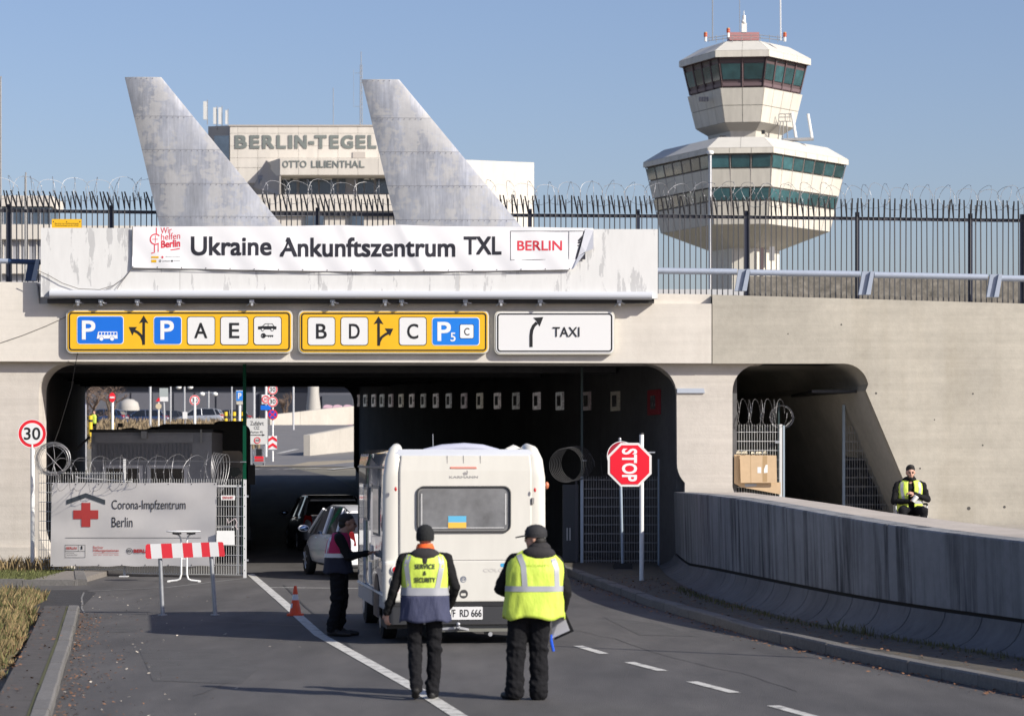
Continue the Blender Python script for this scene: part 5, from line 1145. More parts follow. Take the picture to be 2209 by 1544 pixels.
mb = MB(); vl(mb, 'BERLIN', 143, 165.5, 1179, 1184.5, .02); vl(mb, 'Berliner', 201, 223, 1177, 1183); vl(mb, 'Hilfsorganisationen', 201, 256, 1184, 1191, .01); vl(mb, 'BERLIN', 288, 326, 1184, 1191.5, .05); vgrid(mb, 201, 256, 1192.6, 1193.2, 4); vl(mb, 'ASB  DRK  DLRG  JUH  MHD', 201, 256, 1195.5, 1198); obj('red_print', onv(mb), M('print_red', (.52,.055,.05)), vb)
mb = MB()
for i in range(8):
    for y in (1218, 1044): mb.flat(circ(px(113+i*50, VD), pz(y, VD), .012, 8), 0)
obj('eyelet', onv(mb), BLACK, vb, kind='stuff')
t = thing('notice', 'blank white sheet hanging on the mesh right of the grey banner', 'notice', (px(487, 57.5), 57.5, pz(1175, 57.5)))
obj('sheet', MB().poly([(px(a, 57.5), pz(b, 57.5)) for a, b in ((467, 1174), (506.5, 1175), (506, 1144), (468, 1144))], 57.48, 57.486), WHITE, t)
t = thing('notice', 'small white notice with red print tied high on the mesh', 'notice', (px(491, 57.5), 57.5, pz(1077, 57.5)))
obj('sheet', MB().poly([(px(a, 57.5), pz(b, 57.5)) for a, b in ((477, 1078), (507, 1078), (507, 1068), (477, 1068))], 57.48, 57.486), WHITE, t); mb = MB(); letter(mb, 'EINFAHRT', px(480, 57.5), px(504, 57.5), pz(1076, 57.5), pz(1070, 57.5), 57.477, .02); obj('lettering', mb, M('dull_red', (.45,.06,.06), .6), t)
mb = MB(); mb.tube([P(x, y, 57.5) for x, y in ((490, 1118), (492, 1128), (500, 1122), (507, 1118), (511, 1126), (508, 1135), (513, 1142))], .012, 5); tag(obj('cable', mb, M('pale_cable', (.5,.42,.42), .6)), 'loose pale cable end hanging on the mesh above the blank sheet', 'cable')
# razor wire on the site fence
mb = MB()
for k in range(11):
    r = .33+random.uniform(-.05, .04); cx, cz = px(115+random.uniform(-3, 3), 58.8), pz(990+random.uniform(-3, 3), 58.8); a0 = random.uniform(0, 6)
    mb.tube([(cx+r*math.cos(a0+2*PI*i/26)*1.02, 58.7+.02*k-.1*math.sin(2*PI*i/26), cz+r*math.sin(a0+2*PI*i/26)*(.92+.01*k)) for i in range(27)], .0055, 4, cap=False)
for a, b in (((90, 965), (142, 1022)), ((95, 1012), (140, 968)), ((115, 1000), (122, 1040)), ((115, 958), (118, 990))): mb.tube([P(*a, 58.7), P((a[0]+b[0])/2+random.uniform(-6, 6), (a[1]+b[1])/2+6, 58.7), P(*b, 58.7)], .006, 4)
tag(obj('razor_wire', mb, WIRE, fix=False), 'bundled ring of razor wire beside the speed limit pole', 'razor wire')
mb = MB(); pth = [(px(x, 58.4), 58.35, pz(y, 58.4)) for x, y in ((110, 1024), (180, 1022), (300, 1020), (420, 1017), (470, 1015))]
coil(mb, pth, .37, .33, .0042, swing=.13); coil(mb, pth, .35, .37, .0042, phase=PI, swing=-.12)
for k in range(5):
    cx, cz = px(463+k*4, 58.3), pz(1014+k*2, 58.3); mb.tube([(cx+(.04+.022*k)*math.cos(2*PI*i/24), 58.3+.30*math.cos(2*PI*i/24), cz+(.37+.01*k)*math.sin(2*PI*i/24+.15*k)) for i in range(25)], .0055, 4, cap=False)
mb.tube([P(150, 993, 58.4), P(300, 994, 58.4), P(528, 996, 58.4)], .004, 4)
tag(obj('razor_wire', mb, WIRE, fix=False), 'loose razor wire loops along the top of the grey banner', 'razor wire')
# right hand fence in the shade of the pillar
RD = 62.6
fr_ = thing('site_fence', 'dim mesh gate panel in the shade behind the stop sign', 'fence', (px(1340, RD), RD, .12))
wire_mesh(fr_, (px(1259, RD), RD), (px(1418, RD), RD), pz(1228, RD), pz(1030, RD), mat=M('mesh_shaded', (.30,.30,.30), .5, .3))  # same mesh as the sunlit fence, colour darkened to paint its shade
BP = M('post_shaded_galv', (.33,.40,.47), .5, .2)  # galvanised post with bluish shade put into its colour
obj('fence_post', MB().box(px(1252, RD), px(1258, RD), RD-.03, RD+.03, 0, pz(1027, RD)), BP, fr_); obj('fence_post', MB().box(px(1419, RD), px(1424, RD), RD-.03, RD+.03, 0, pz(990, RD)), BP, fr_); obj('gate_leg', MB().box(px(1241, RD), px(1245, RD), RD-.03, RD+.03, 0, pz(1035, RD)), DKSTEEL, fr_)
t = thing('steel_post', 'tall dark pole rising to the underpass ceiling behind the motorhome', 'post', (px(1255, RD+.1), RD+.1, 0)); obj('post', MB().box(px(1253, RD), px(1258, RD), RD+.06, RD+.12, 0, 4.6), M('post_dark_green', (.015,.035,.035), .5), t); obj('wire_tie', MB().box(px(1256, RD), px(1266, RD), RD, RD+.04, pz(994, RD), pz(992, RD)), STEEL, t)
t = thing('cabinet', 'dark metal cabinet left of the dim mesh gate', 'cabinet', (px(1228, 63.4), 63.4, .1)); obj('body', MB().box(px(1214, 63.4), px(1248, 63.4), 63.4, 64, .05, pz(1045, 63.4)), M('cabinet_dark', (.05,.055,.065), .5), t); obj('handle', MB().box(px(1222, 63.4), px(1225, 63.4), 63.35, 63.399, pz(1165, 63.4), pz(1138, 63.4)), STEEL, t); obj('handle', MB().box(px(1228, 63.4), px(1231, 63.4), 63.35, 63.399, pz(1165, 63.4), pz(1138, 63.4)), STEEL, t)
mb = MB(); DW = M('razor_wire_shaded', (.10,.10,.105), .5, .4)  # wire colour darkened, the drum's shade is painted in
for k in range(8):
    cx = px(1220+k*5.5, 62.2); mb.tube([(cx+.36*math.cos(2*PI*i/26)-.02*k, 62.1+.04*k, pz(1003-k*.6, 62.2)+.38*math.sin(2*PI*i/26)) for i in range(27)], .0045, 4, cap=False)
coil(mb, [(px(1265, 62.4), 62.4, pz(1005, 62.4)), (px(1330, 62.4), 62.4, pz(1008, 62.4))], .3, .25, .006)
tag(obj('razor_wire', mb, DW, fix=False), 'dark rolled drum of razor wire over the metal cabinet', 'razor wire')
# ------------------------------------------------------------------ stop sign, speed signs
ST = 53.4
t = thing('stop_sign', 'red stop sign turned on its side on a white pole', 'sign', (px(1384, ST), ST, .125))
obj('pole', MB().tube([(px(1384, ST), ST, .1), (px(1384, ST), ST, pz(936, ST))], .042, 14), WHITE, t, smooth=True)
def octo(cx, cy, r): return [(px(cx+r*math.cos(R(22.5+45*k)), ST), pz(cy-r*math.sin(R(22.5+45*k)), ST)) for k in range(8)]
obj('plate', MB().poly(octo(1358, 1002, 51), ST-.10, ST-.08), M('plate_white_edge', (.76,.74,.72), .5), t); obj('face', MB().poly(octo(1358, 1002, 45.5), ST-.106, ST-.1005), M('stop_red', (.78,.01,.03), .4), t)
vs_, fs_ = glyphs('STOP', .03, 1.02); ux = [v[0] for v in vs_]; uy = [v[1] for v in vs_]
mb = MB(); mb.add([(px(1341+(v[1]-min(uy))/(max(uy)-min(uy))*33, ST), ST-.1085, pz(967+(v[0]-min(ux))/(max(ux)-min(ux))*71, ST)) for v in vs_], fs_); obj('lettering', mb, M('letter_white', (.8,.8,.8)), t)
obj('bracket', MB().tube([P(1372, 976, ST), P(1413, 976, ST)], .018, 8), STEEL, t); obj('bracket', MB().box(px(1350, ST), px(1392, ST), ST-.078, ST-.045, pz(1030, ST), pz(1026, ST)), STEEL, t); obj('pole_cap', MB().tube([(px(1384, ST), ST, pz(937, ST)), (px(1384, ST), ST, pz(933, ST))], .044, 12), BLKPLASTIC, t)
RS = 59.2
t = thing('traffic_sign', 'red rimmed round sign on leaning pole half hidden behind the stop sign', 'sign', (px(1343, RS), RS, .125))
obj('disc', MB().poly([(px(1341, RS)+.31*math.cos(2*PI*k/28), pz(983, RS)+.31*math.sin(2*PI*k/28)) for k in range(28)], RS, RS+.02), M('sign_maroon', (.35,.012,.03), .4), t); obj('face', MB().poly([(px(1341, RS)+.2*math.cos(2*PI*k/28), pz(983, RS)+.2*math.sin(2*PI*k/28)) for k in range(28)], RS-.006, RS-.001), SIGNWHITE, t)
mb = MB(); ring_band(mb, circ(px(1341, RS), pz(983, RS), .31, 28), circ(px(1341, RS), pz(983, RS), .295, 28), RS-.003); obj('edge', mb, SIGNWHITE, t)
obj('pole', MB().tube([P(1337, 945, RS+.05), P(1343, 1226, RS+.05)], .03, 10), BP, t); mb = MB(); mb.sphere(P(1337, 947, RS+.05), .035); obj('finial', mb, STEEL, t); obj('foot', MB().box(px(1323, RS), px(1363, RS), RS-.2, RS+.3, .12, .24), BLKPLASTIC, t)
def speed(t, cx, cy, r, d, num='30', pole=None, pr=.035, edge=True, zb=None):
    c = (px(cx, d), pz(cy, d)); rr = r/F*d
    obj('disc', MB().poly(circ(*c, rr, 36), d, d+.02), RED, t); obj('face', MB().poly(circ(*c, rr*.74, 36), d-.006, d-.0005), SIGNWHITE, t)
    mb = MB(); ring_band(mb, circ(*c, rr, 36), circ(*c, rr*.955, 36), d-.002); obj('edge', mb, SIGNWHITE, t)
    mb = MB(); letter(mb, num, c[0]-rr*.57, c[0]+rr*.57, c[1]-rr*.43, c[1]+rr*.43, d-.009, .012); obj('lettering', mb, BLACK, t)
    if pole: obj('pole', MB().tube([(c[0]+.0, d+.04, gz(d) if zb is None else zb), (c[0], d+.04, c[1]+rr*.6)], pr, 12), WHITE, t, smooth=True)
t = thing('speed_sign', 'large round thirty speed limit sign on white pole by the left abutment', 'sign', (px(70, 59.6), 59.6, 0)); speed(t, 69.5, 935, 31, 59.5, '30', True, .045, zb=0)
# ------------------------------------------------------------------ barrier, table, cone
BDp = 43.8
t = thing('barrier', 'red and white striped barrier plank on two steel posts', 'barrier', (px(400, BDp), BDp, 0))
def bx(x): return px(x, BDp)
def bz(y): return pz(y, BDp)
edges = [315, 327, 350, 373, 396, 417, 436, 454, 473, 485.5]
for i, (a, b) in enumerate(zip(edges, edges[1:])):
    ya = lambda x: 1173-5*(x-315)/170; yb = lambda x: 1204.5-5.5*(x-315)/170; s_ = 3.0
    if i == 0: pts = [(bx(318), bz(yb(318))), (bx(b+s_-2), bz(yb(b))), (bx(b-2), bz(ya(b))), (bx(318), bz(ya(318))), (bx(315), bz(ya(315)+4)), (bx(315), bz(yb(315)-4))]
    elif i == 8: pts = [(bx(a+s_-2), bz(yb(a))), (bx(485), bz(yb(485))), (bx(485.5), bz(yb(485)-5)), (bx(482), bz(ya(482)+2)), (bx(479), bz(ya(479))), (bx(a-2), bz(ya(a)))]
    else: pts = [(bx(a+s_-2), bz(yb(a))), (bx(b+s_-2), bz(yb(b))), (bx(b-2), bz(ya(b))), (bx(a-2), bz(ya(a)))]
    obj('stripe', MB().poly(pts, BDp-.06, BDp-.03), M('barrier_red', (.70,.035,.05), .4) if i % 2 == 0 else SIGNWHITE, t)
for a, b in (((345, 1195), (351, 1327)), ((455, 1192), (464.5, 1326))): obj('post', MB().tube([(bx(a[0]), BDp, bz(a[1])), (bx(b[0]), BDp, 0)], .033, 12), STEEL, t, smooth=True); obj('foot_plate', MB().cyl((bx(b[0]), BDp, 0), .075, .012, 14), STEEL, t)
TDp = 55.6
t = thing('bistro_table', 'white standing table with two bent tube legs behind the striped barrier', 'table', (px(397, TDp), TDp, 0))
def tp(x, y, dd=0): return (px(x, TDp), TDp+dd, pz(y, TDp))
mb = MB(); mb.lathe([(.33, 0), (.345, .012), (.33, .025)], tp(396, 1147), 28); obj('table_top', mb, WHITE, t, smooth=True)
for s in (-1, 1):
    f = lambda x: 397+s*(397-x)*-1 if False else 397+s*(x-397)
    mb = MB(); mb.tube([tp(f(422), 1149.5), tp(f(410), 1152), tp(f(405), 1158), tp(f(403), 1168), tp(f(403), 1238), tp(f(406), 1248), tp(f(412), 1251), tp(f(431), 1253)], .019, 8); obj('leg', mb, WHITE, t, smooth=True); obj('hinge', MB().box(px(f(412)-9, TDp), px(f(412)+9, TDp), TDp-.03, TDp+.03, pz(1152, TDp), pz(1148.5, TDp)), DKSTEEL, t); obj('foot_cap', MB().box(px(f(430)-3, TDp), px(f(430)+3, TDp), TDp-.03, TDp+.03, 0.0, .03), WHITE, t)
obj('brace', MB().tube([tp(391, 1205), tp(403, 1205)], .012, 6), WHITE, t); obj('brace', MB().tube([tp(391, 1174), tp(403, 1180)], .012, 6), WHITE, t)
cd = 43.7
t = thing('traffic_cone', 'orange traffic cone with white band beside the lane line', 'cone', (px(637, cd), cd, 0))
ORG = M('cone_orange', (.80,.075,.012), .5, var=.06)
def CN(n, mb, m): return obj(n, mb, m, t, 40, world=False)
CN('base', MB().loft([[(x, y, z) for x, y in rrect(-.125, .125, -.125, .125, .03)] for z in (0, .03)]), ORG)
CN('cone', MB().lathe([(.098, .03), (.090, .05), (.055, .24), (.052, .243)], n=24), ORG); CN('band', MB().lathe([(.0525, .24), (.0425, .33)], n=24), SIGNWHITE); CN('tip', MB().lathe([(.042, .331), (.022, .455), (.015, .462)], n=24), ORG)
mb = MB(); mb.add([(-.075, -.04, .12), (-.045, -.066, .12), (-.036, -.058, .19), (-.066, -.032, .19)], [(0,1,2,3)]); CN('sticker', mb, SIGNWHITE)
# ------------------------------------------------------------------ fences in the taxi tunnel mouth
QD = 61.25
t = thing('site_fence', 'sunlit mesh fence in the small tunnel mouth backed with cardboard', 'fence', (px(1640, QD), QD, 1.0))
wire_mesh(t, (px(1583, QD), QD), (px(1684, QD), QD), 1.02, pz(918, QD)); obj('fence_post', MB().box(px(1681, QD), px(1687, QD), QD-.05, QD+.01, 1.0, pz(915, QD)), WPOST, t); obj('fence_post', MB().box(px(1690, QD), px(1694, QD), QD+.1, QD+.16, 1.0, pz(917, QD)), BP, t); obj('fence_post', MB().box(px(1681, QD), px(1685, QD), QD+.3, QD+.36, 1.0, pz(868, QD)), M('post_dark_green', (.015,.035,.035)), t)
obj('latch', MB().box(px(1671, QD), px(1681, QD), QD-.09, QD-.055, pz(956, QD), pz(950, QD)), STEEL, t)
mb = MB(); coil(mb, [(px(1585, QD), QD, pz(890, QD)), (px(1690, QD), QD, pz(891, QD))], .29, .22, .005, swing=.06); coil(mb, [(px(1585, QD), QD, pz(890, QD)), (px(1690, QD), QD, pz(891, QD))], .28, .22, .005, swing=-.06, phase=PI); coil(mb, [(px(1686, QD), QD+.2, pz(898, QD)), (px(1698, QD), QD+1.0, pz(898, QD))], .24, .16, .005, swing=.02); mb.tube([P(1713, 900, QD+.6), P(1694, 920, QD+.2)], .015, 5)
tag(obj('razor_wire', mb, WIRE, fix=False), 'razor wire coil above the cardboard in the small tunnel mouth', 'razor wire')
CB = M('cardboard', (.55,.40,.25), .85, var=.06, scale=3); CB2 = M('cardboard_tape', (.40,.27,.14), .6)
def qz(pts, d, th, name, mat, par): return obj(name, MB().poly([(px(a, d), pz(b, d)) for a, b in pts], d, d+th), mat, par)
t = thing('cardboard_sheet', 'large flattened cardboard box leaning on the sunlit mesh fence', 'cardboard', (px(1640, QD-.2), QD-.2, 1.4))
o = qz([(1598, 1041), (1676, 1041), (1675, 982), (1596, 980)], QD-.22, .02, 'sheet', CB, t); qz([(1619.5, 1041), (1620.5, 1041), (1619.5, 981), (1618.5, 981)], QD-.2215, .001, 'fold', CB2, t); qz([(1645, 1039), (1655, 1039), (1655, 983), (1645, 983)], QD-.2212, .001, 'tape', CB2, t); qz([(1634, 1020), (1642, 1020), (1642, 1007), (1634, 1007)], QD-.2225, .001, 'label_sheet', WHITE, t); qz([(1648, 1020), (1656, 1019), (1656, 1002), (1652, 1002), (1648, 1012)], QD-.2225, .001, 'label_sheet', WHITE, t)
t = thing('cardboard_sheet', 'second cardboard sheet showing low and left behind the larger one', 'cardboard', (px(1630, QD-.1), QD-.1, 1.1))
qz([(1584, 1042), (1598, 1050), (1684, 1066), (1684, 1040), (1600, 1040), (1600, 980), (1584, 980)], QD-.12, .02, 'sheet', CB, t); qz([(1608, 1050), (1632, 1048), (1632, 1043), (1606, 1043)], QD-.123, .002, 'tape', M('tape_grey_blue', (.40,.42,.46), .5), t)
mb = MB()
for x in (1592, 1597, 1604, 1609, 1624, 1634, 1640, 1650): mb.add([P(x-4, 979, QD-.24), P(x+4, 978, QD-.26), P(x+2, 973+random.uniform(-2, 2), QD-.2), P(x-3, 974, QD-.22)], [(0,1,2,3)])
tag(obj('paper_scrap', mb, M('scrap', (.45,.40,.30), .8, island=.4), kind='stuff'), 'torn paper scraps along the top edge of the cardboard', 'scraps')
ND = 62.6
t = thing('site_fence', 'dim triangular mesh panel under the sloping tunnel wall', 'fence', (px(1870, ND), ND, 1.0))
zl = pz(918, ND); wire_mesh(t, (px(1822, ND), ND), (px(1926, ND), ND), 1.02, zl, mat=M('mesh_shaded', (.30,.30,.30)), zt=lambda f: min(zl, float(np.interp(f, [0, .38, 1], [zl, zl, 1.5]))))
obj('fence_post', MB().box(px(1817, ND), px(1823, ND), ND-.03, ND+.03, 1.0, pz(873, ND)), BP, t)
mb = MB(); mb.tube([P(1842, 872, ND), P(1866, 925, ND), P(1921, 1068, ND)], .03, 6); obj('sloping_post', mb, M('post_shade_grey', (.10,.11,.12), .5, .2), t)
mb = MB(); mb.tube([P(1840, 866, ND), P(1852, 868, ND), P(1866, 895, ND), P(1870, 915, ND), P(1862, 925, ND), P(1846, 890, ND), P(1840, 866, ND)], .012, 5); obj('wire_loop', mb, WIRE, t)
vs = []; fs = []
for i in range(19):
    for j in range(15):
        u, w = i/18, j/14; x = 1824+92*u; y = 985+30*u*u+(1100-985-30*u*u)*w; vs.append((px(x, ND+.25), ND+.25+.1*math.sin(u*13+w*4)+.06*math.sin(u*37-w*9)-.25*w*math.sin(u*5), pz(y, ND+.25)))
for i in range(18):
    for j in range(14): a = i*15+j; fs.append((a, a+1, a+16, a+15))
tag(obj('tarpaulin', MB().add(vs, fs), M('dark_tarp', (.035,.037,.045), .3), smooth=True), 'crumpled dark plastic sheet behind the triangular mesh panel', 'tarpaulin')
# ------------------------------------------------------------------ beyond the underpass: signs, lamps, cars, walls, viaduct
def sg(name, label, x, y, d, cat='sign', group='signs beyond the underpass'): return thing(name, label, cat, (px(x, d), d, gz(d)), group=group)
t = sg('traffic_sign', 'red no entry sign with white bar on a white pole', 242, 857, 150); c = (px(242, 150), pz(857, 150))
obj('disc', MB().poly([(c[0]+.17*math.cos(2*PI*k/28), c[1]+.26*math.sin(2*PI*k/28)) for k in range(28)], 150, 150.03), RED, t); obj('bar', MB().poly([(c[0]-.12, c[1]-.045), (c[0]+.12, c[1]-.045), (c[0]+.12, c[1]+.045), (c[0]-.12, c[1]+.045)], 149.98, 149.999), SIGNWHITE, t); obj('pole', MB().tube([(c[0], 150.1, gz(150)), (c[0], 150.1, c[1]+.1)], .07, 10), WHITE, t)
t = sg('speed_sign', 'round thirty sign before the parked silver car', 420, 863, 150); speed(t, 420, 863, 11.3, 150, '30', True, .07)
t = sg('speed_sign', 'round thirty sign topmost of the signs stacked on one pole', 588, 840, 138); speed(t, 588, 840, 11, 138, '30')
t2 = sg('speed_sign', 'round thirty sign in the middle of the pole with blue sign below', 588, 866, 138); speed(t2, 588, 866, 11.5, 138, '30', None, .05)
obj('pole', MB().tube([(px(588, 138), 138.1, gz(138)), (px(588, 138), 138.1, pz(830, 138))], .045, 10), WHITE, t2)
t = sg('traffic_sign', 'blue no stopping sign with red cross below the thirty sign', 588, 894, 138); c = (px(588, 138), pz(894, 138))
obj('disc', MB().poly(circ(*c, .25, 28), 138, 138.03), RED, t); obj('face', MB().poly(circ(*c, .195, 28), 137.985, 137.999), M('sign_deep_blue', (.02,.07,.48), .4), t); mb = MB(); band(mb, [(c[0]-.15, c[1]-.15), (c[0]+.15, c[1]+.15)], .05, 137.98); band(mb, [(c[0]-.15, c[1]+.15), (c[0]+.15, c[1]-.15)], .05, 137.979); obj('cross', mb, RED, t)
t = sg('chevron_sign', 'red and white chevron board low on the stacked sign pole', 588, 955, 138); x0, x1, y0, y1 = px(579, 138), px(597.5, 138), pz(969, 138), pz(940, 138); obj('board', MB().poly([(x0, y0), (x1, y0), (x1, y1), (x0, y1)], 138, 138.02), SIGNWHITE, t); mb = MB(); m_ = (x0+x1)/2; h = (y1-y0)
for k in (0, .5): mb.flat([(x0, y0+h*(k+.05)), (m_, y0+h*(k+.27)), (x1, y0+h*(k+.05)), (x1, y0+h*(k+.27)), (m_, y0+h*(k+.49)), (x0, y0+h*(k+.27))], 137.985)
obj('chevron', mb, RED, t)
t = sg('traffic_sign', 'white sign with red ring turned away behind the stacked signs', 573, 863, 146); x0, x1, y0, y1 = px(564.5, 146), px(582, 146), pz(871, 146), pz(851, 146); obj('board', MB().poly([(x0, y0), (x1, y0), (x1, y1), (x0, y1)], 146, 146.02), SIGNWHITE, t); mb = MB(); ring_band(mb, circ((x0+x1)/2, (y0+y1)/2, .2, 24), circ((x0+x1)/2, (y0+y1)/2, .15, 24), 145.98); letter(mb, '30', (x0+x1)/2-.1, (x0+x1)/2+.1, (y0+y1)/2-.07, (y0+y1)/2+.07, 145.98); obj('ring', mb, RED, t); obj('plate', MB().poly([(x0-.05, pz(884, 146)), (x1+.05, pz(884, 146)), (x1+.05, pz(874, 146)), (x0-.05, pz(874, 146))], 146, 146.02), BLUE, t); obj('pole', MB().tube([P(574, 1000, 146.1), P(574, 830, 146.1)], .06, 8), WHITE, t)
t = sg('parking_sign', 'blue parking sign with white plate below on a white pole', 517, 855, 150); q = lambda x, y: (px(x, 150), pz(y, 150)); obj('board', MB().poly([q(509, 865), q(525, 865), q(525, 842), q(509, 842)], 150, 150.02), WHITE, t); obj('face', MB().poly([q(510, 864), q(524, 864), q(524, 843), q(510, 843)], 149.985, 149.999), M('far_sign_blue', (.02,.22,.70), .4), t); mb = MB(); letter(mb, 'P', px(513.5, 150), px(521, 150), pz(860, 150), pz(847, 150), 149.97, .03); obj('lettering', mb, SIGNWHITE, t); obj('plate', MB().poly([q(510, 872), q(524, 872), q(524, 866), q(510, 866)], 150, 150.02), M('plate_cream', (.55,.52,.45), .5), t); obj('pole', MB().tube([(px(516, 150), 150.1, gz(150)), (px(517, 150), 150.1, pz(845, 150))], .07, 8), WHITE, t)
t = sg('traffic_sign', 'plain grey sign back on slim pole beside the bare tree', 353, 850, 170); obj('board', MB().box(px(344, 170), px(362.5, 170), 170, 170.04, pz(855, 170), pz(837, 170)), M('sign_back_grey', (.36,.40,.40), .5), t); obj('plate', MB().box(px(345, 170), px(362.5, 170), 170, 170.04, pz(865.5, 170), pz(855.5, 170)), SIGNWHITE, t); obj('pole', MB().tube([(px(356, 170), 170.1, gz(170)), (px(352, 170), 170.1, pz(838, 170))], .07, 8), STEEL, t)
t = sg('traffic_sign', 'small round cream sign under a small triangle', 342, 875, 190); c = (px(342, 190), pz(876, 190)); obj('disc', MB().poly(circ(*c, .2, 20), 190, 190.03), M('sign_cream', (.6,.5,.35), .5), t); obj('triangle', MB().poly([(c[0]-.2, c[1]+.33), (c[0]+.2, c[1]+.33), (c[0], c[1]+.6)], 190, 190.03), RED, t); obj('pole', MB().tube([(c[0], 190.1, gz(190)), (c[0], 190.1, c[1]+.5)], .05, 8), WHITE, t)
t = sg('notice_board', 'small white board on a post before the grey viaduct', 399, 895, 200); obj('board', MB().box(px(394, 200), px(404, 200), 200, 200.05, pz(903, 200), pz(888, 200)), SIGNWHITE, t); obj('pole', MB().tube([(px(399, 200), 200.1, gz(200)), (px(399, 200), 200.1, pz(890, 200))], .05, 6), STEEL, t)
t = sg('direction_sign', 'white access sign with black arrow and small red ring', 555, 930, 129); x0, x1, y0, y1 = px(532.5, 129), px(577, 129), pz(958, 129), pz(902, 129); obj('board', MB().poly(rrect(x0, x1, y0, y1, .04), 129, 129.04), M('white_sign_far', (.62,.62,.60), .5), t)
mb = MB(); letter(mb, 'Zufahrt', px(540, 129), px(569, 129), pz(917, 129), pz(908, 129), 128.99); letter(mb, 'CIZ', px(548, 129), px(560, 129), pz(926, 129), pz(919, 129), 128.99); letter(mb, 'Parken P5', px(541, 129), px(567, 129), pz(934, 129), pz(929.5, 129), 128.99); band(mb, [(px(540, 129), pz(938, 129)), (px(567, 129), pz(938, 129))], .03, 128.99); mb.flat([(px(572, 129), pz(938, 129)), (px(566, 129), pz(935.5, 129)), (px(566, 129), pz(940.5, 129))], 128.989); letter(mb, '30', px(551, 129), px(559, 129), pz(951.5, 129), pz(947.5, 129), 128.98, .02); obj('lettering', mb, BLACK, t)
mb = MB(); ring_band(mb, circ(px(555, 129), pz(949.5, 129), .15, 22), circ(px(555, 129), pz(949.5, 129), .115, 22), 128.985); obj('ring', mb, RED, t)
for x in (541, 569): obj('post', MB().tube([(px(x, 129), 129.08, gz(129)), (px(x, 129), 129.08, y1)], .03, 6), STEEL, t)
t = sg('traffic_sign', 'dull round sign seen edge on beside the tunnel edge at left', 183, 880, 120); obj('disc', MB().tube([P(183, 882, 120), P(184.2, 882, 120.0)], .26, 20), M('sign_dull_blue', (.12,.14,.3), .5), t); obj('pole', MB().tube([(px(184, 120), 120.1, gz(120)), (px(184, 120), 120.1, pz(872, 120))], .05, 8), STEEL, t)
t = sg('warning_sign', 'small red and white warning triangle above the office container', 388, 922, 140); obj('board', MB().poly([(px(381, 140), pz(931, 140)), (px(396, 140), pz(931, 140)), (px(396, 140), pz(918, 140)), (px(381, 140), pz(918, 140))], 140, 140.02), RED, t); obj('arrow', MB().poly([(px(382, 140), pz(930, 140)), (px(388.5, 140), pz(920, 140)), (px(395, 140), pz(930, 140))], 139.98, 139.999), SIGNWHITE, t); obj('pole', MB().tube([(px(388.5, 140), 140.05, gz(140)), (px(388.5, 140), 140.05, pz(925, 140))], .04, 6), STEEL, t)
# twin globe lamps
for i, (x, y, d, s_, lab) in enumerate(((398, 835, 232, 12.5, 'double globe lamp left of the round thirty sign'), (450, 850, 240, 14, 'double globe lamp between the thirty sign and the parking sign'))):
    t = thing('street_lamp', lab, 'street lamp', (px(x, d), d, gz(d)), group='twin globe lamps before the viaduct'); obj('pole', MB().tube([(px(x, d), d, gz(d)), (px(x, d), d, pz(y-6, d))], .09, 8), STEEL, t); obj('arm', MB().tube([P(x-s_, y-3, d), P(x+s_, y-3, d)], .06, 6), STEEL, t)
    for k in (-1, 1): obj('globe', MB().sphere(P(x+k*s_, y, d), (.24, .24, .18)), WHITE, t, smooth=True)
# tall white poles
for x, d, w, lab in ((324, 205, .12, 'white pole right of the bare tree'), (368, 215, .08, 'thin white pole beside the grey sign back'), (500, 215, .07, 'thin white pole left of the parking sign'), (548, 205, .12, 'white pole behind the dark gate post'), (633, 205, .10, 'white pole right of the stacked signs')):
    t = thing('flag_pole', lab, 'pole', (px(x, d), d, gz(d)), group='white poles before the viaduct'); obj('pole', MB().tube([(px(x, d), d, gz(d)), (px(x, d), d, pz(810, d))], w*.75, 8), M('pole_pale', (.46,.47,.49), .5), t)
bol = None
for x, y, d, lab in ((195, 905, 175, 'yellow and black bollard at the left end of the grass'), (487, 897, 205, 'yellow bollard left of the parking sign pole'), (505, 897, 205, 'yellow bollard just left of the parking sign foot'), (523, 897, 205, 'yellow bollard right of the parking sign foot'), (242, 905, 185, 'yellow bollard behind the no entry sign')):
    t = thing('bollard', lab, 'bollard', (px(x, d), d, gz(d)), group='yellow bollards on the grass'); obj('post', MB().tube([(px(x, d), d, gz(d)), (px(x, d), d, pz(y-9, d))], .13, 10), M('bollard_yellow', (.72,.5,.02), .5), t); obj('stripe', MB().tube([P(x, y+5, d), P(x, y, d)], .135, 10), BLACK, t)
# parked cars
carS = M('car_far_silver', (.42,.44,.48), .3, .4, coat=.5); carB = M('car_far_blue', (.02,.045,.12), .3, coat=.5); carD = M('car_far_dark', (.03,.035,.045), .3, coat=.5)
GR = 'cars parked before the viaduct'
car('parked_car', 'silver estate car parked broadside behind the dry grass', (px(432, 238), 238, gz(238)), R(86), carS, GR, 1.0)
for x, d, m_, lab, an in ((224, 245, carB, 'dark blue car parked at the left end of the row', 80), (312, 250, carB, 'blue car parked just left of the tall white pole', 84), (352, 256, carD, 'dark car parked behind the grey sign back', 96), (492, 250, carD, 'dark car half hidden behind the silver estate car', 88), (268, 256, carD, 'dark car parked second from the left end of the row', 95)):
    car('parked_car', lab, (px(x, d), d, gz(d)), R(an), m_, GR, 1.0)
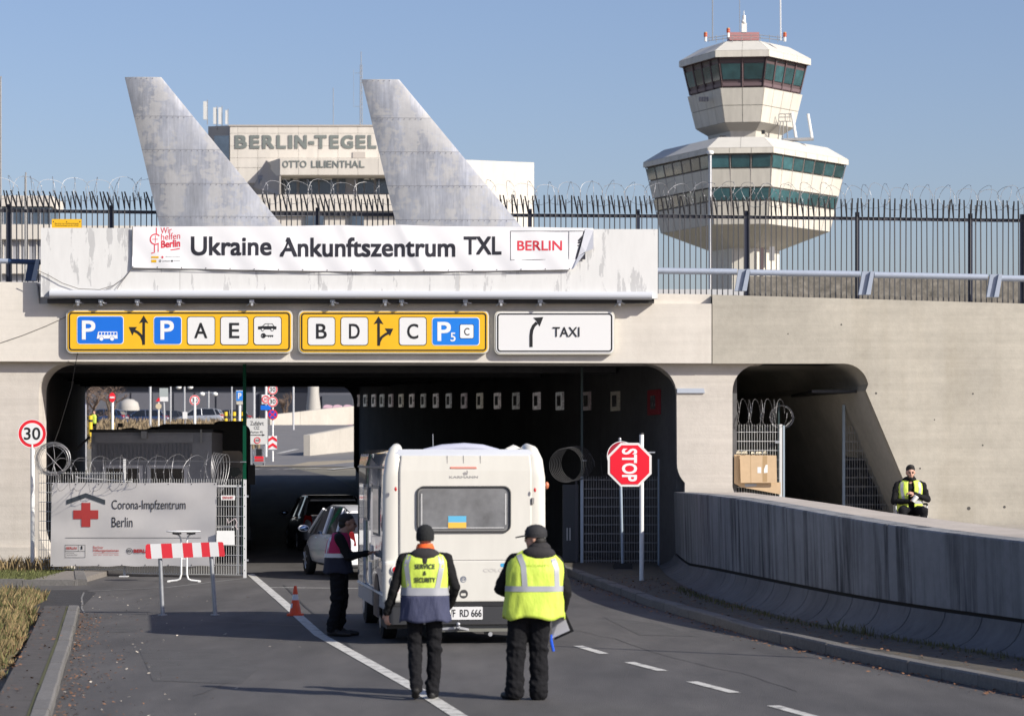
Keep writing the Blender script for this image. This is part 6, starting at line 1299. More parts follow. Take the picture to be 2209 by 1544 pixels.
# luggage cart
t = thing('luggage_cart', 'luggage cart with red cases standing at the far road edge', 'luggage cart', (px(557, 127), 127, gz(127))); ld = 127
lb = lambda n, x0, x1, y0, y1, a, b, m_: obj(n, MB().box(px(x0, ld), px(x1, ld), ld+a, ld+b, pz(y1, ld), pz(y0, ld)), m_, t)
lb('case', 549, 567, 984, 989, 0, .4, RED); lb('case', 549, 567, 990, 995, .02, .42, M('case_red', (.45,.03,.03), .5)); lb('bag', 552, 564, 968, 983.5, .05, .35, BLKPLASTIC); lb('bed', 545, 570, 996, 998.5, -.1, .6, STEEL)
for x in (547, 568): obj('wheel', MB().tube([P(x-1, 999, ld), P(x+1, 999, ld)], .06, 8), RUBBER, t); obj('frame', MB().tube([P(x, 997, ld+.5), P(x-1, 974, ld+.6)], .015, 5), STEEL, t)
# concrete walls of the rising road
CW = concrete('bright_barrier_concrete', (.47,.44,.39), (.6,.55,.5), .12, 2, .1)
def wallrun(label, pts, th=.35, cat='wall'):
    t = thing('concrete_wall', label, cat, (px(pts[0][0], pts[0][3]), pts[0][3], gz(pts[0][3])), group='concrete walls of the rising road')
    for (xa, ta, ba, da), (xb, tb, bb_, db) in zip(pts, pts[1:]):
        A = (px(xa, da), da); B = (px(xb, db), db); v = (Vector(B)-Vector(A)); gp_ = v.normalized()*.03; n = Vector((-v.y, v.x)).normalized()*th; n = n if n.x > 0 else -n; B = (B[0]-gp_.x, B[1]-gp_.y)
        obj('wall_block', MB().hexa([(*A, pz(ba, da)-.6), (*B, pz(bb_, db)-.6), (B[0]+n.x, B[1]+n.y, pz(bb_, db)-.6), (A[0]+n.x, A[1]+n.y, pz(ba, da)-.6)], [(*A, pz(ta, da)), (*B, pz(tb, db)), (B[0]+n.x, B[1]+n.y, pz(tb, db)), (A[0]+n.x, A[1]+n.y, pz(ta, da))]), CW, t)
wallrun('near concrete wall block right of the chevron sign', [(655, 938, 969, 148), (700, 930, 962, 152), (765, 917, 948, 157), (830, 905, 940, 162)], .35)
wallrun('long curved concrete wall rising to the right beyond the stacked signs', [(575, 895, 922, 222), (640, 888, 914, 226), (700, 881, 904, 230), (770, 875, 898, 234), (850, 868, 892, 238)])
mb = MB(); mb.tube([P(x, y, d) for x, y, d in ((575, 905, 221.6), (640, 898, 225.6), (700, 891, 229.6), (770, 885, 233.6))], .05, 5); tag(obj('handrail', mb, STEEL), 'thin steel rail along the long curved concrete wall', 'handrail')
for k, (x, lab) in enumerate(((707, 'pink rounded roof left of three behind the concrete wall'), (728, 'pink rounded roof between two others behind the concrete wall'), (750, 'pink rounded roof right of three behind the concrete wall'))):
    t = thing('portable_toilet', lab, 'portable toilet', (px(x, 250), 250, gz(250)), group='pink roofs behind the concrete wall'); PK = M('dull_pink', (.42,.20,.30), .6)
    obj('cabin', MB().box(px(x-9, 250), px(x+9, 250), 250, 251, gz(250), pz(880, 250)), PK, t); obj('roof', MB().loft([[(px(x, 250)+a*.42, y, pz(880, 250)+.30*math.sin(R(b))) for a, b in ((-1, 0), (-.8, 50), (-.3, 85), (.3, 85), (.8, 50), (1, 0))] for y in (249.9, 251.1)]), M('pale_pink', (.62,.42,.50), .5), t, smooth=True)
# viaduct and terminal front
VW = 300.0
via = thing('terminal_hall', 'long grey terminal front with flared columns beyond the car park', 'building', (px(450, VW), VW, gz(VW)))
def vb_(n, x0, x1, y0, y1, d, th, m_): return obj(n, MB().box(px(x0, d), px(x1, d), d, d+th, pz(y1, d), pz(y0, d)), m_, via)
VG = M('front_grey', (.125,.13,.16), .6, var=.05, scale=.2); VD_ = M('front_dark', (.03,.034,.05), .5)
vb_('wall', 0, 1100, 836, 960, VW, 2, VG); vb_('fascia', 0, 1100, 800, 833, VW-8, 3, M('fascia_pale', (.45,.46,.48), .6)); vb_('soffit_band', 0, 1100, 833, 846, VW-7.5, 2, VD_); vb_('opening', 560, 665, 846, 925, VW-.3, .2, VD_); vb_('opening', 695, 760, 852, 915, VW-.3, .2, M('front_blue_grey', (.10,.11,.14), .5)); vb_('plinth', 150, 560, 905, 935, VW-1.2, 1, M('front_brown', (.16,.12,.10), .8))
for x, yb, h in ((676, 905, 1), (278, 915, 0)):
    r = [(.75, 0), (.72, 1.3), (.55, 2.6), (.55, 6)] if h else [(1.05, 0), (1.05, 1.2), (.9, 1.7), (.45, 2.0), (.1, 2.05)]
    obj('column', MB().lathe([(a*1.0, b) for a, b in r], P(x, yb if h else 905, 278), 20), M('column_beige', (.42,.40,.37), .7), via, smooth=True)
for k in range(8): vb_('mullion', 190+k*46, 191.2+k*46, 846, 905, VW-.1, .08, VD_)
# bare tree and shrubs
def tree(label, x, d, h, seed, spread=1.0):
    rnd = random.Random(seed); t = thing('bare_tree', label, 'tree', (px(x, d), d, gz(d))); mb = MB(); tr_ = MB(); b0 = Vector((px(x, d), d, gz(d)))
    def br(p, dr, ln, r, lv):
        pts = [p]
        for k in range(3): dr = (dr+Vector((rnd.uniform(-.25, .25), rnd.uniform(-.25, .25), rnd.uniform(-.1, .2)))).normalized(); p = p+dr*ln/3; pts.append(p)
        (tr_ if lv == 0 else mb).tube(pts, r, 5 if lv < 2 else 3, rs=[r, r*.85, r*.7, r*.55], cap=False)
        if lv >= 5: return
        for k in range(3 if lv > 0 else 5):
            q = pts[rnd.choice((1, 2, 3, 3))]; a = rnd.uniform(0, 2*PI); nd = (dr*.75+Vector((math.cos(a)*spread, math.sin(a)*spread, rnd.uniform(-.1, .5)))).normalized(); br(q, nd, ln*rnd.uniform(.6, .8), r*.55, lv+1)
    br(b0, Vector((0, 0, 1)), h*.3, .16, 0); obj('trunk', tr_, M('bark_brown', (.10,.075,.055), .9), t, fix=False); obj('crown', mb, M('twig_brown', (.15,.105,.08), .9), t, fix=False); return t
tree('bare brown tree left of the white poles beyond the underpass', 238, 222, 6.5, 3, 1.1); tree('small bare tree at the left edge of the far opening', 198, 210, 5.0, 9, 1.0)
tree('bare twiggy sapling behind the stacked signs', 612, 236, 3.2, 5, .5); tree('bare tree seen low through the fence beside the tower foot', 1460, 150, 4.5, 12, 1.0)
tree('bare tree just left of the lamp post foot behind the fence', 1500, 155, 4.0, 14, 1.0)
# dry grass in front of the parked cars
def tufts(name, label, pts, blade, mats, w=.02):
    mb = MB()
    for (x, y, z, h) in pts:
        a = rng.uniform(0, 2*PI); l = rng.uniform(.1, .55)*h; dx, dy = math.cos(a), math.sin(a); ww = w*rng.uniform(.6, 1.3); ex, ey = -dy*ww, dx*ww
        mb.add([(x-ex, y-ey, z), (x+ex, y+ey, z), (x+dx*l*.35+ex*.7, y+dy*l*.35+ey*.7, z+h*.6), (x+dx*l, y+dy*l, z+h)], [(0, 1, 2), (0, 2, 3)])
    o = obj(name, mb, mats, fix=False); o['kind'] = 'stuff'; o['label'] = label; return o
DRY = M('dry_grass_blades', (.225,.165,.08), .9, island=.5, var=.1); GRN = M('green_grass_blades', (.10,.11,.035), .85, island=.45, var=.1)
pts = []
for i in range(5000):
    d = rng.uniform(160, 228); x = rng.uniform(165, 560); pts.append((px(x, d), d, gz(d)-.03, rng.uniform(.25, .75)))
tufts('dry_grass', 'dry grass field before the parked cars', pts, .3, M('far_grass_blades', (.22,.165,.10), .9, island=.4), .05)
# left foreground grass, leaf litter
def sw_left(d): return lerp_path(KERB_L, d)-.62
pts = []; ptg = []
def clump(d): return .5+.5*math.sin(d*2.1)+.4*math.sin(d*5.3+1)
for i in range(42000):
    d = rng.uniform(29, 48.5); e = sw_left(d)-.18+.1*math.sin(d*3.1)+.12*math.sin(d*7.7) if d < 44 else -7.75-.06*(d-44)
    x = e-abs(rng.normal(0, .75)); 
    if d > 44.2 and x > -7.2-.12*(d-44): continue
    h = rng.uniform(.06, .20)+.17*max(0, clump(d))*min(1, (e-x)/.5+.15)*(d > 33)*rng.uniform(.4, 1)
    (pts if rng.uniform() < .68 else ptg).append((x, d, .0, h*(1 if d > 33 else .6)))
tufts('dry_grass', 'tall dry grass beside the left pavement', pts, .3, DRY, .004); tufts('green_grass', 'green grass mixed in beside the left pavement', ptg, .3, GRN, .004)
pts = []; ptg = []
for i in range(9000):
    d = rng.uniform(54.2, 60.2); x = rng.uniform(-11.5, -9.05-.05*(d-54)); ptg.append((x, d, .03, rng.uniform(.03, .12)))
for i in range(1100):
    d = rng.uniform(58.8, 60.6); x = rng.choice([rng.normal(-9.9, .25), rng.normal(-11.0, .4), rng.uniform(-11.4, -9.4)]); pts.append((x, d, .03, rng.uniform(.06, .38)))
tufts('green_grass', 'short green grass at the foot of the left abutment', ptg, .1, GRN, .008); tufts('dry_grass', 'dry tufts at the foot of the left abutment', pts, .1, DRY, .007)
mb = MB(); mb.add([(-14, 54.2, .035), (-9.3, 54.2, .035), (-9.5, 60.8, .06), (-14, 60.8, .06)], [(0,1,2,3)]); mb.add([(-12, 20, .03), (sw_left(20)-1.0, 20, .03), (sw_left(35), 35, .03), (sw_left(44)-.1, 44, .03), (-8.6, 48.0, .03), (-14, 49, .03)], [(0,1,2,3,4,5)])
struct(obj('grass_bank', mb, M('bank_soil', (.20,.155,.08), .95, var=.35, scale=4, col2=(.10,.105,.035), bump=.5, bscale=15)), 'grassy bank along the left edge')
LEAF = M('fallen_leaf', (.20,.095,.045), .85, island=.55); LEAF2 = M('pale_leaf', (.50,.44,.36), .85, island=.35)
def litter(name, label, n, fpos, mat, s0, s1):
    mb = MB()
    for i in range(n):
        p = fpos()
        if p is None: continue
        x, y, z = p; s_ = rng.uniform(s0, s1); a = rng.uniform(0, 2*PI); t1, t2 = rng.uniform(-.4, .4), rng.uniform(-.4, .4); u = Vector((math.cos(a), math.sin(a), t1))*s_; w = Vector((-math.sin(a), math.cos(a), t2))*s_*.6; c = Vector((x, y, z+s_*.4))
        mb.add([c-u, c-w, c+u, c+w], [(0, 1, 2, 3)])
    o = obj(name, mb, mat, fix=False); o['kind'] = 'stuff'; o['label'] = label
def fl1():
    d = 25+19.2*rng.uniform()**1.0; k = rng.exponential(.16 if d > 36 else .24); return (lerp_path(KERB_L, d)+.03+k, d, .006)
litter('leaf_litter', 'brown fallen leaves in the left gutter', 900, fl1, LEAF, .008, .026)
litter('leaf_litter', 'pale scraps scattered over the left lane', 150, lambda: ((lambda d: (lerp_path(KERB_L, d)+abs(rng.normal(0, 1.1)), d, .006))(rng.uniform(26, 50))), LEAF2, .010, .03)
litter('leaf_litter', 'brown leaves on the left pavement and grass edge', 260, lambda: ((lambda d: (sw_left(d)+rng.normal(.05, .18), d, .11))(rng.uniform(26, 44))), LEAF, .012, .035)
litter('leaf_litter', 'leaf litter along the right kerb', 1600, lambda: ((lambda d: (lerp_path(KERB_R, d)-abs(rng.normal(0, .16))-.02, d, .006) if rng.uniform() < .55 else (lerp_path(KERB_R, d)+rng.uniform(.2, 1.2), d, .13))(rng.uniform(24, 56))), LEAF, .012, .035)
pts = [(lambda d: (lerp_path(TOE, d)-abs(rng.normal(0, .12)), d, .12, rng.uniform(.02, .09)*(1.8 if abs(d-37.5) < .8 else 1)))(rng.uniform(28, 50)) for i in range(1100)]
tufts('dark_grass', 'grass growing along the foot of the ramp wall', pts, .1, M('weed_blades', (.10,.10,.04), .9, island=.4), .008)
# lamp post beyond the ramp wall whose thin shadow crosses the road
t = thing('lamp_post', 'grey lamp post standing on the raised ramp', 'lamp post', (9.2, 30.6, 1.0)); obj('pole', MB().tube([(9.2, 30.6, 1.0), (9.2, 30.6, 6.8)], .045, 8), STEEL, t)
# loose cable across the beam
mb = MB(); mb.tube([(fx(170), D0-.16, fz(762)), (fx(163), D0-.02, fz(785)), (fx(150), D0+.3, fz(835)), (fx(118), D0+.6, fz(925)), (fx(105), D0+.6, fz(960))], .008, 5); tag(obj('cable', mb, BLKPLASTIC), 'thin black cable hanging from the left yellow sign into the underpass', 'cable')
mb = MB(); mb.tube([(fx(x), D0-.012, fz(y)) for x, y in ((150, 680), (100, 703), (50, 723), (0, 740), (-40, 752))], .006, 4); tag(obj('cable', mb, M('grey_rope', (.16,.15,.14))), 'thin grey wire crossing the beam left of the signs', 'cable')
# ------------------------------------------------------------------ people
SKIN = M('skin', (.52,.30,.22), .55); JACK = M('black_jacket', (.007,.007,.008), .85, bump=.5, bscale=26, spec=.25); TROU = M('dark_trousers', (.009,.009,.011), .9, bump=.6, bscale=20, spec=.2); SHOE = M('dark_shoe', (.018,.017,.017), .6); HAIR = M('dark_hair', (.012,.010,.009), .7)
VY = M('vest_yellow', (.57,.72,.09), .6, var=.06, scale=5, bump=.8, bscale=7, stretch=(1.6,1.6,.7)); VG_ = M('vest_grey_stripe', (.36,.37,.40), .4); VN = M('vest_navy', (.042,.048,.098), .8, var=.1, scale=6, bump=.9, bscale=8, stretch=(2,2,.6)); VP = M('vest_crimson', (.42,.012,.09), .7); VWH = M('vest_pale_stripe', (.62,.62,.64), .5); SOLE = M('shoe_sole', (.25,.24,.22), .7)
def body(caps, t, mats, vox=.0095, smooth=5, name='body'):
    """one continuous surface grown round tapered bones; caps: (a, b, ra, rb, material) or ('e', centre, radii, material, rot)"""
    mb = MB(); ref = []
    for c in caps:
        if c[0] == 'e':
            mb.sphere(c[1], c[2], 16, 12, 0, c[4] if len(c) > 4 else None); cc = Vector(c[1]); ref.append((cc, cc, min(c[2]), min(c[2]), c[3], c[2]))
        else: capsule(mb, c[0], c[1], c[2], c[3]); ref.append((Vector(c[0]), Vector(c[1]), c[2], c[3], c[4], None))
    me = mesh(name, mb, mats[0]); o = bpy.data.objects.new(name, me); COL.objects.link(o)
    m = o.modifiers.new('r', 'REMESH'); m.mode = 'VOXEL'; m.voxel_size = vox
    s = o.modifiers.new('s', 'SMOOTH'); s.factor = .5; s.iterations = smooth
    dg = bpy.context.evaluated_depsgraph_get(); dg.update(); nm = bpy.data.meshes.new_from_object(o.evaluated_get(dg)); bpy.data.objects.remove(o)
    nm.materials.clear()
    nv = len(nm.vertices); co = np.zeros(nv*3); nm.vertices.foreach_get('co', co); co = co.reshape(-1, 3); no = np.array([v.normal[:] for v in nm.vertices]); ok = np.zeros(nv); bestv = np.full(nv, 1e9)
    for a, b, ra, rb, mi, er in ref:
        if er is not None: dd = (np.linalg.norm((co-np.array(a))/np.array(er), axis=1)-1)*min(er)
        else:
            A = np.array(a); AB = np.array(b)-A; u = np.clip(((co-A) @ AB)/max(AB @ AB, 1e-9), 0, 1); dd = np.linalg.norm(co-(A+u[:, None]*AB), axis=1)-(ra+(rb-ra)*u)
        w_ = dd < bestv; bestv[w_] = dd[w_]; ok[w_] = 1.0 if mi in (1, 2) else 0.0
    # cloth folds: crossing diagonal creases, deeper towards knees, elbows and hems
    x_, y_, z_ = co.T; k_ = vox/.0095
    from mathutils import noise as _ns
    f_ = np.array([_ns.noise((x*9+3, y*9, z*15+x*6))*1.3+_ns.noise((x*20-y*9, y*20+7, z*27+x*10))*.75 for x, y, z in co])
    amp = .006+.008*np.exp(-((z_-.16)/.14)**2)+.007*np.exp(-((z_-.52)/.10)**2)+.006*np.exp(-((z_-.88)/.08)**2)
    co = co+no*(f_*amp*ok)[:, None]; nm.vertices.foreach_set('co', co.ravel())
    for q in mats: nm.materials.append(q)
    n = len(nm.polygons); ctr = np.zeros(n*3); nm.polygons.foreach_get('center', ctr); ctr = ctr.reshape(-1, 3); best = np.full(n, 1e9); idx = np.zeros(n, dtype=np.int32)
    for a, b, ra, rb, mi, er in ref:
        if er is not None:
            dd = (np.linalg.norm((ctr-np.array(a))/np.array(er), axis=1)-1)*min(er)
        else:
            A = np.array(a); AB = np.array(b)-A; L2 = max(AB @ AB, 1e-9); u = np.clip(((ctr-A) @ AB)/L2, 0, 1); dd = np.linalg.norm(ctr-(A+u[:, None]*AB), axis=1)-(ra+(rb-ra)*u)
        w = dd < best; best[w] = dd[w]; idx[w] = mi
    nm.polygons.foreach_set('material_index', idx); nm.polygons.foreach_set('use_smooth', [True]*n); nm.name = name; nm.update()
    return obj(name, nm, None, t, world=False)
def hand(caps, w, d, nrm, side, curl=.5, mi=0, s=1.0):
    """palm with four unequal bent fingers and a thumb from its side; d = direction of the palm, nrm = palm's face, side = towards the thumb"""
    w = Vector(w); d = Vector(d).normalized(); nrm = Vector(nrm); nrm = (nrm-d*nrm.dot(d)).normalized(); side_ = nrm.cross(d).normalized()*side
    for k in (-1.2, -.4, .4, 1.2): caps.append((w+d*.005*s, w+d*.082*s+side_*.019*k*s, .017*s, .0135*s, mi))
    for k, ln in ((1.2, .072), (.4, .082), (-.4, .076), (-1.2, .058)):
        p = w+d*.086*s+side_*.0195*k*s; a1 = curl*.9; d1 = (d*math.cos(a1)+nrm*math.sin(a1)); q = p+d1*ln*.5*s; a2 = curl*2.0; d2 = (d*math.cos(a2)+nrm*math.sin(a2)); r = q+d2*ln*.5*s
        caps.append((p, q, .0105*s, .0095*s, mi)); caps.append((q, r, .0095*s, .0078*s, mi))
    p = w+d*.022*s+side_*.026*s; q = p+(d*.6+side_*.75+nrm*.25).normalized()*.040*s; r = q+(d*.92+side_*.25+nrm*.35).normalized()*.032*s
    caps.append((p, q, .0135*s, .0115*s, mi)); caps.append((q, r, .0112*s, .0088*s, mi))
def head(caps, c, fwd, s=1.0, mi=0, tilt=0):
    """skull, jaw, nose, ears, neck; c = head centre"""
    c = Vector(c); f = Vector(fwd).normalized(); up = Vector((0, 0, 1)); r = f.cross(up).normalized(); rot = Matrix((r, f, up)).transposed()
    e = lambda off, rad: caps.append(('e', c+rot @ Vector(off)*s, tuple(q*s for q in rad), mi, rot))
    e((0, -.012, .025), (.074, .094, .098)); e((0, .022, -.045), (.058, .066, .072)); e((0, .05, -.085), (.034, .034, .026)); e((0, .093, -.022), (.013, .018, .022)); e((0, .082, .0), (.010, .014, .026)); e((0, .078, -.058), (.026, .012, .008)); e((0, .07, .022), (.05, .02, .012))
    for k in (-1, 1): e((k*.076, -.005, -.01), (.011, .022, .032)); e((k*.035, .06, -.03), (.022, .02, .024))
    return rot
class Shell:
    """a vest-like shell: rings (z, cx, cy, rx, ry)"""
    def __init__(s, rings, fold=.010, seed=0): s.r = sorted(rings); s.f = fold; s.sd = seed
    def pt(s, th, z, off=0):
        r = s.r; a = [np.interp(z, [q[0] for q in r], [q[k] for q in r]) for k in range(1, 5)]; c, sn = math.cos(th), math.sin(th); e = .78
        zr = (z-r[0][0])/(r[-1][0]-r[0][0]); fo = 1+s.f*(math.sin(th*7+z*9+s.sd)+.7*math.sin(th*11-z*17+s.sd*2))*(1.2-zr)
        return Vector((a[0]+(a[2]*fo+off)*math.copysign(abs(c)**e, c), a[1]+(a[3]*fo+off)*math.copysign(abs(sn)**e, sn), z))
    def patch(s, mb, z0, z1, t0, t1, off, nz=10, nt=40, hem=0, mi=0):
        vs = []; fs = []
        for i in range(nz+1):
            z = z0+(z1-z0)*i/nz
            for j in range(nt+1):
                th = t0+(t1-t0)*j/nt; zz = z+hem*math.sin(th*5+s.sd)*(1-i/nz); p = s.pt(th, z, off); vs.append((p.x, p.y, zz))
        for i in range(nz):
            for j in range(nt): a = i*(nt+1)+j; fs.append((a, a+1, a+nt+2, a+nt+1))
        mb.add(vs, fs, mi); return mb
    def project(s, mb, front, off):
        """lay a flat print (x, z) on the shell; front: True = the side facing -y"""
        out = []
        for v in mb.v:
            z = v[2]; a = [np.interp(z, [q[0] for q in s.r], [q[k] for q in s.r]) for k in range(1, 5)]; u = max(-.95, min(.95, (v[0]-a[0])/a[2])); c = math.copysign(abs(u)**(1/.78), u); th = -math.acos(max(-1, min(1, c))) if front else math.acos(max(-1, min(1, c))); p = s.pt(th, z, off); out.append((v[0], p.y, z))
        mb.v = out; return mb
def band_on(sh, pts, w, front, off, mb):
    q = MB(); P_ = []
    for (a, b) in zip(pts, pts[1:]):
        for k in range(6): P_.append((a[0]+(b[0]-a[0])*k/6, a[1]+(b[1]-a[1])*k/6))
    P_.append(pts[-1]); band(q, P_, w, 0); sh.project(q, front, off); mb.add(q.v, q.f); return mb
def solid(o, th=.006):
    m = o.modifiers.new('thick', 'SOLIDIFY'); m.thickness = th; m.offset = -1; return o
def PP(name, mb, m, t, smooth=True, fix=True): return obj(name, mb, m, t, smooth, world=False, fix=fix)
def shoe(caps, an, fwd, mi=3, s=1.0, lift=0):
    an = Vector(an); f = Vector((fwd[0], fwd[1], 0)).normalized(); b = an-f*.045; b.z = .045+lift; caps.append((b, an+f*.02+Vector((0,0,-.02)), .040*s, .048*s, mi)); caps.append((b, Vector((an.x, an.y, .042))+f*.13, .040*s, .042*s, mi)); caps.append((Vector((an.x, an.y, .04))+f*.11, Vector((an.x, an.y, .034))+f*.20, .043*s, .033*s, mi))
Z = lambda *a: Vector(a)
# --- guard with beanie, back to the camera
GA = 28.45
t = thing('person', 'guard in black beanie and orange scarf, vest yellow above and navy below', 'person', (px(917, GA), GA, 0), 0)
caps = []
caps += [(Z(-.10, 0, .92), Z(-.108, .045, .53), .096, .072, 2), (Z(-.108, .045, .53), Z(-.088, -.13, .16), .076, .062, 2), (Z(.09, 0, .92), Z(.095, .03, .50), .096, .074, 2), (Z(.095, .03, .50), Z(.075, .02, .09), .078, .064, 2)]
caps += [(Z(-.088, -.11, .20), Z(-.088, -.135, .13), .068, .066, 2), (Z(.075, .02, .16), Z(.075, .02, .07), .070, .068, 2)]
caps += [('e', (-.005, 0, .95), (.180, .14, .13), 2), ('e', (-.01, .0, 1.08), (.175, .12, .18), 1), ('e', (-.005, .0, 1.30), (.20, .125, .20), 1), (Z(-.17, 0, 1.425), Z(.17, 0, 1.425), .068, .068, 1), (Z(0, .01, 1.40), Z(0, .03, 1.56), .075, .058, 0)]
caps += [(Z(-.215, 0, 1.415), Z(-.315, -.02, 1.11), .070, .054, 1), (Z(-.315, -.02, 1.11), Z(-.385, .04, .885), .054, .042, 1), (Z(.215, 0, 1.415), Z(.305, -.04, 1.13), .070, .054, 1), (Z(.305, -.04, 1.13), Z(.235, .12, .93), .054, .042, 1)]
hand(caps, Z(-.388, .042, .875), (-.05, .05, -1), (.6, .8, 0), 1, .7); hand(caps, Z(.232, .125, .92), (-.12, .3, -.8), (-1, 0, 0), -1, .8)
caps += [(Z(-.088, -.165, .11), Z(-.095, -.05, .05), .042, .044, 3), (Z(-.095, -.05, .05), Z(-.105, .04, .036), .044, .034, 3), (Z(-.088, -.165, .11), Z(-.088, -.12, .14), .042, .05, 3)]; shoe(caps, Z(.075, .03, .08), (.10, 1))
rot = head(caps, Z(0, .035, 1.635), (0, 1, 0), 1.0)
body(caps, t, [SKIN, JACK, TROU, SHOE, HAIR])
sh = Shell([(.79, -.0, 0, .262, .165), (.95, -.0, 0, .245, .158), (1.12, 0, 0, .240, .152), (1.30, 0, 0, .248, .150), (1.40, 0, 0, .240, .135), (1.455, 0, 0, .205, .112), (1.485, 0, .0, .145, .085)], .020, 1)
solid(PP('vest', sh.patch(MB(), 1.055, 1.485, -PI, PI, 0, 16, 72), VY, t)); solid(PP('vest_skirt', sh.patch(MB(), .79, 1.056, -PI, PI, .001, 10, 72, .012), VN, t))
mb = MB(); sh.patch(mb, 1.055, 1.135, -PI, PI, .004, 3, 72); band_on(sh, [(-.155, 1.13), (-.185, 1.36), (-.16, 1.46)], .05, True, .005, mb); band_on(sh, [(.13, 1.13), (.175, 1.36), (.155, 1.46)], .05, True, .005, mb); PP('reflective_stripe', mb, VG_, t)
mb = MB()
for s_, x0, x1, z0, z1 in (('SERVICE', -.10, .105, 1.325, 1.375), ('&', -.015, .018, 1.262, 1.305), ('SECURITY', -.105, .11, 1.19, 1.24)): letter(mb, s_, x0, x1, z0, z1, 0, .03)
sh.project(mb, True, .006); PP('lettering', mb, M('vest_print', (.04,.05,.03), .7), t, False)
mb = MB(); mb.lathe([(.088, 1.605), (.093, 1.63), (.092, 1.67), (.084, 1.715), (.06, 1.75), (.025, 1.768), (.004, 1.77)], (0, .022, 0), 24); mb.v = [(x, (y-.022)*1.18+.022, z) for x, y, z in mb.v]; PP('beanie', mb, M('beanie_black', (.008,.009,.010), .9, bump=.5, bscale=60), t)
mb = MB(); mb.lathe([(.082, 1.495), (.098, 1.51), (.09, 1.545), (.076, 1.575), (.070, 1.57)], (0, .015, 0), 24); PP('scarf', mb, M('orange_scarf', (.80,.11,.015), .8), t)
mb = MB(); mb.sphere((0, -.055, 1.455), (.155, .075, .085)); mb.sphere((0, -.082, 1.385), (.062, .060, .075)); PP('hood', mb, M('hood_charcoal', (.02,.018,.02), .85, bump=.3, bscale=25), t)
mb = MB(); mb.sphere((.226, .14, .865), (.036, .03, .055)); tag(obj('face_mask', mb.xform(Matrix.Translation((px(917, GA), GA, 0))), WHITE, smooth=True), 'crumpled white mask held in the right hand of the guard in the beanie', 'mask')
# --- stocky guard with cap, head turned left, clipboard in hand
GB = 28.4
bx0 = px(1146, GB)
t = thing('person', 'stocky guard in black cap and all yellow vest looking left', 'person', (bx0, GB, 0), 0)
q = lambda x, y: ((x-1146)/213.4, (1508-y)/213.4)
caps = []
caps += [(Z(-.115, 0, .90), Z(-.155, .0, .50), .125, .098, 2), (Z(-.155, .0, .50), Z(-.165, -.02, .11), .098, .088, 2), (Z(.085, 0, .90), Z(.075, .02, .50), .125, .098, 2), (Z(.075, .02, .50), Z(.075, -.01, .10), .098, .090, 2), (Z(-.165, -.02, .14), Z(-.165, -.02, .09), .102, .100, 2), (Z(.075, -.01, .13), Z(.075, -.01, .08), .104, .102, 2)]
caps += [('e', (-.01, 0, .93), (.225, .165, .16), 2), ('e', (0, 0, 1.08), (.235, .17, .20), 1), ('e', (.01, 0, 1.30), (.235, .15, .19), 1), (Z(-.15, 0, 1.41), Z(.21, 0, 1.385), .078, .078, 1), (Z(.05, .01, 1.40), Z(.035, .02, 1.55), .085, .065, 0)]
caps += [(Z(-.17, .02, 1.40), Z(-.315, .06, 1.12), .082, .065, 1), (Z(-.315, .06, 1.12), Z(-.215, .28, 1.04), .066, .046, 1), (Z(.25, 0, 1.38), Z(.345, -.02, 1.08), .084, .066, 1), (Z(.345, -.02, 1.08), Z(.30, .08, .86), .066, .046, 1)]
hand(caps, Z(-.210, .285, 1.035), (.8, .4, -.15), (.3, -.5, -.6), 1, .6); hand(caps, Z(.298, .085, .85), (-.05, .2, -1), (-1, 0, 0), -1, .8)
shoe(caps, Z(-.165, -.01, .09), (-.55, .8), 3, 1.1); shoe(caps, Z(.075, 0, .08), (.05, 1), 3, 1.1)
hc = Z(.035, .0, 1.63); rot = head(caps, hc, (-1, .25, 0), 1.0)
body(caps, t, [SKIN, JACK, TROU, SHOE, HAIR])
sh = Shell([(.825, .03, 0, .315, .215), (1.0, .03, 0, .305, .205), (1.15, .035, 0, .300, .195), (1.30, .04, 0, .295, .185), (1.40, .045, 0, .275, .155), (1.47, .045, 0, .20, .12), (1.51, .045, 0, .14, .09)], .018, 4)
solid(PP('vest', sh.patch(MB(), .825, 1.51, -PI, PI, 0, 22, 80, .018), VY, t))
mb = MB(); sh.patch(mb, 1.10, 1.155, -PI, PI, .004, 3, 80); band_on(sh, [(-.065, 1.15), (-.08, 1.36), (-.125, 1.47)], .055, True, .005, mb); band_on(sh, [(.26, 1.15), (.255, 1.33), (.22, 1.43)], .05, True, .005, mb); PP('reflective_stripe', mb, VG_, t)
mb = MB(); letter(mb, 'SECURITY', -.06, .19, 1.352, 1.372, 0, 0); sh.project(mb, True, .006); PP('lettering', mb, M('faint_print', (.45,.60,.05), .7), t, False)
mb = MB(); mb.sphere((.075, -.06, 1.475), (.17, .095, .085)); mb.sphere((.085, -.03, 1.53), (.115, .085, .075)); PP('hood', mb, M('hood_charcoal', (.02,.018,.02), .85), t)
mb = MB(); c = hc; mb.lathe([(.095, .02), (.100, .05), (.096, .09), (.078, .125), (.045, .145), (.005, .152)], (0, 0, 0), 24); mb.v = [(x*1.15+c.x+.012, y*.98+c.y-.003, z+c.z-.01) for x, y, z in mb.v]
CAPM = M('cap_black', (.018,.018,.021), .8, bump=.3, bscale=60); PP('cap', mb, CAPM, t)
mb = MB(); vs = []
for k in range(9): a = PI/2+PI*k/8; vs.append((c.x-.07+.125*math.cos(a)*1.0, c.y+.02+.085*math.sin(a), c.z+.02-.022*abs(math.cos(a))+.004))
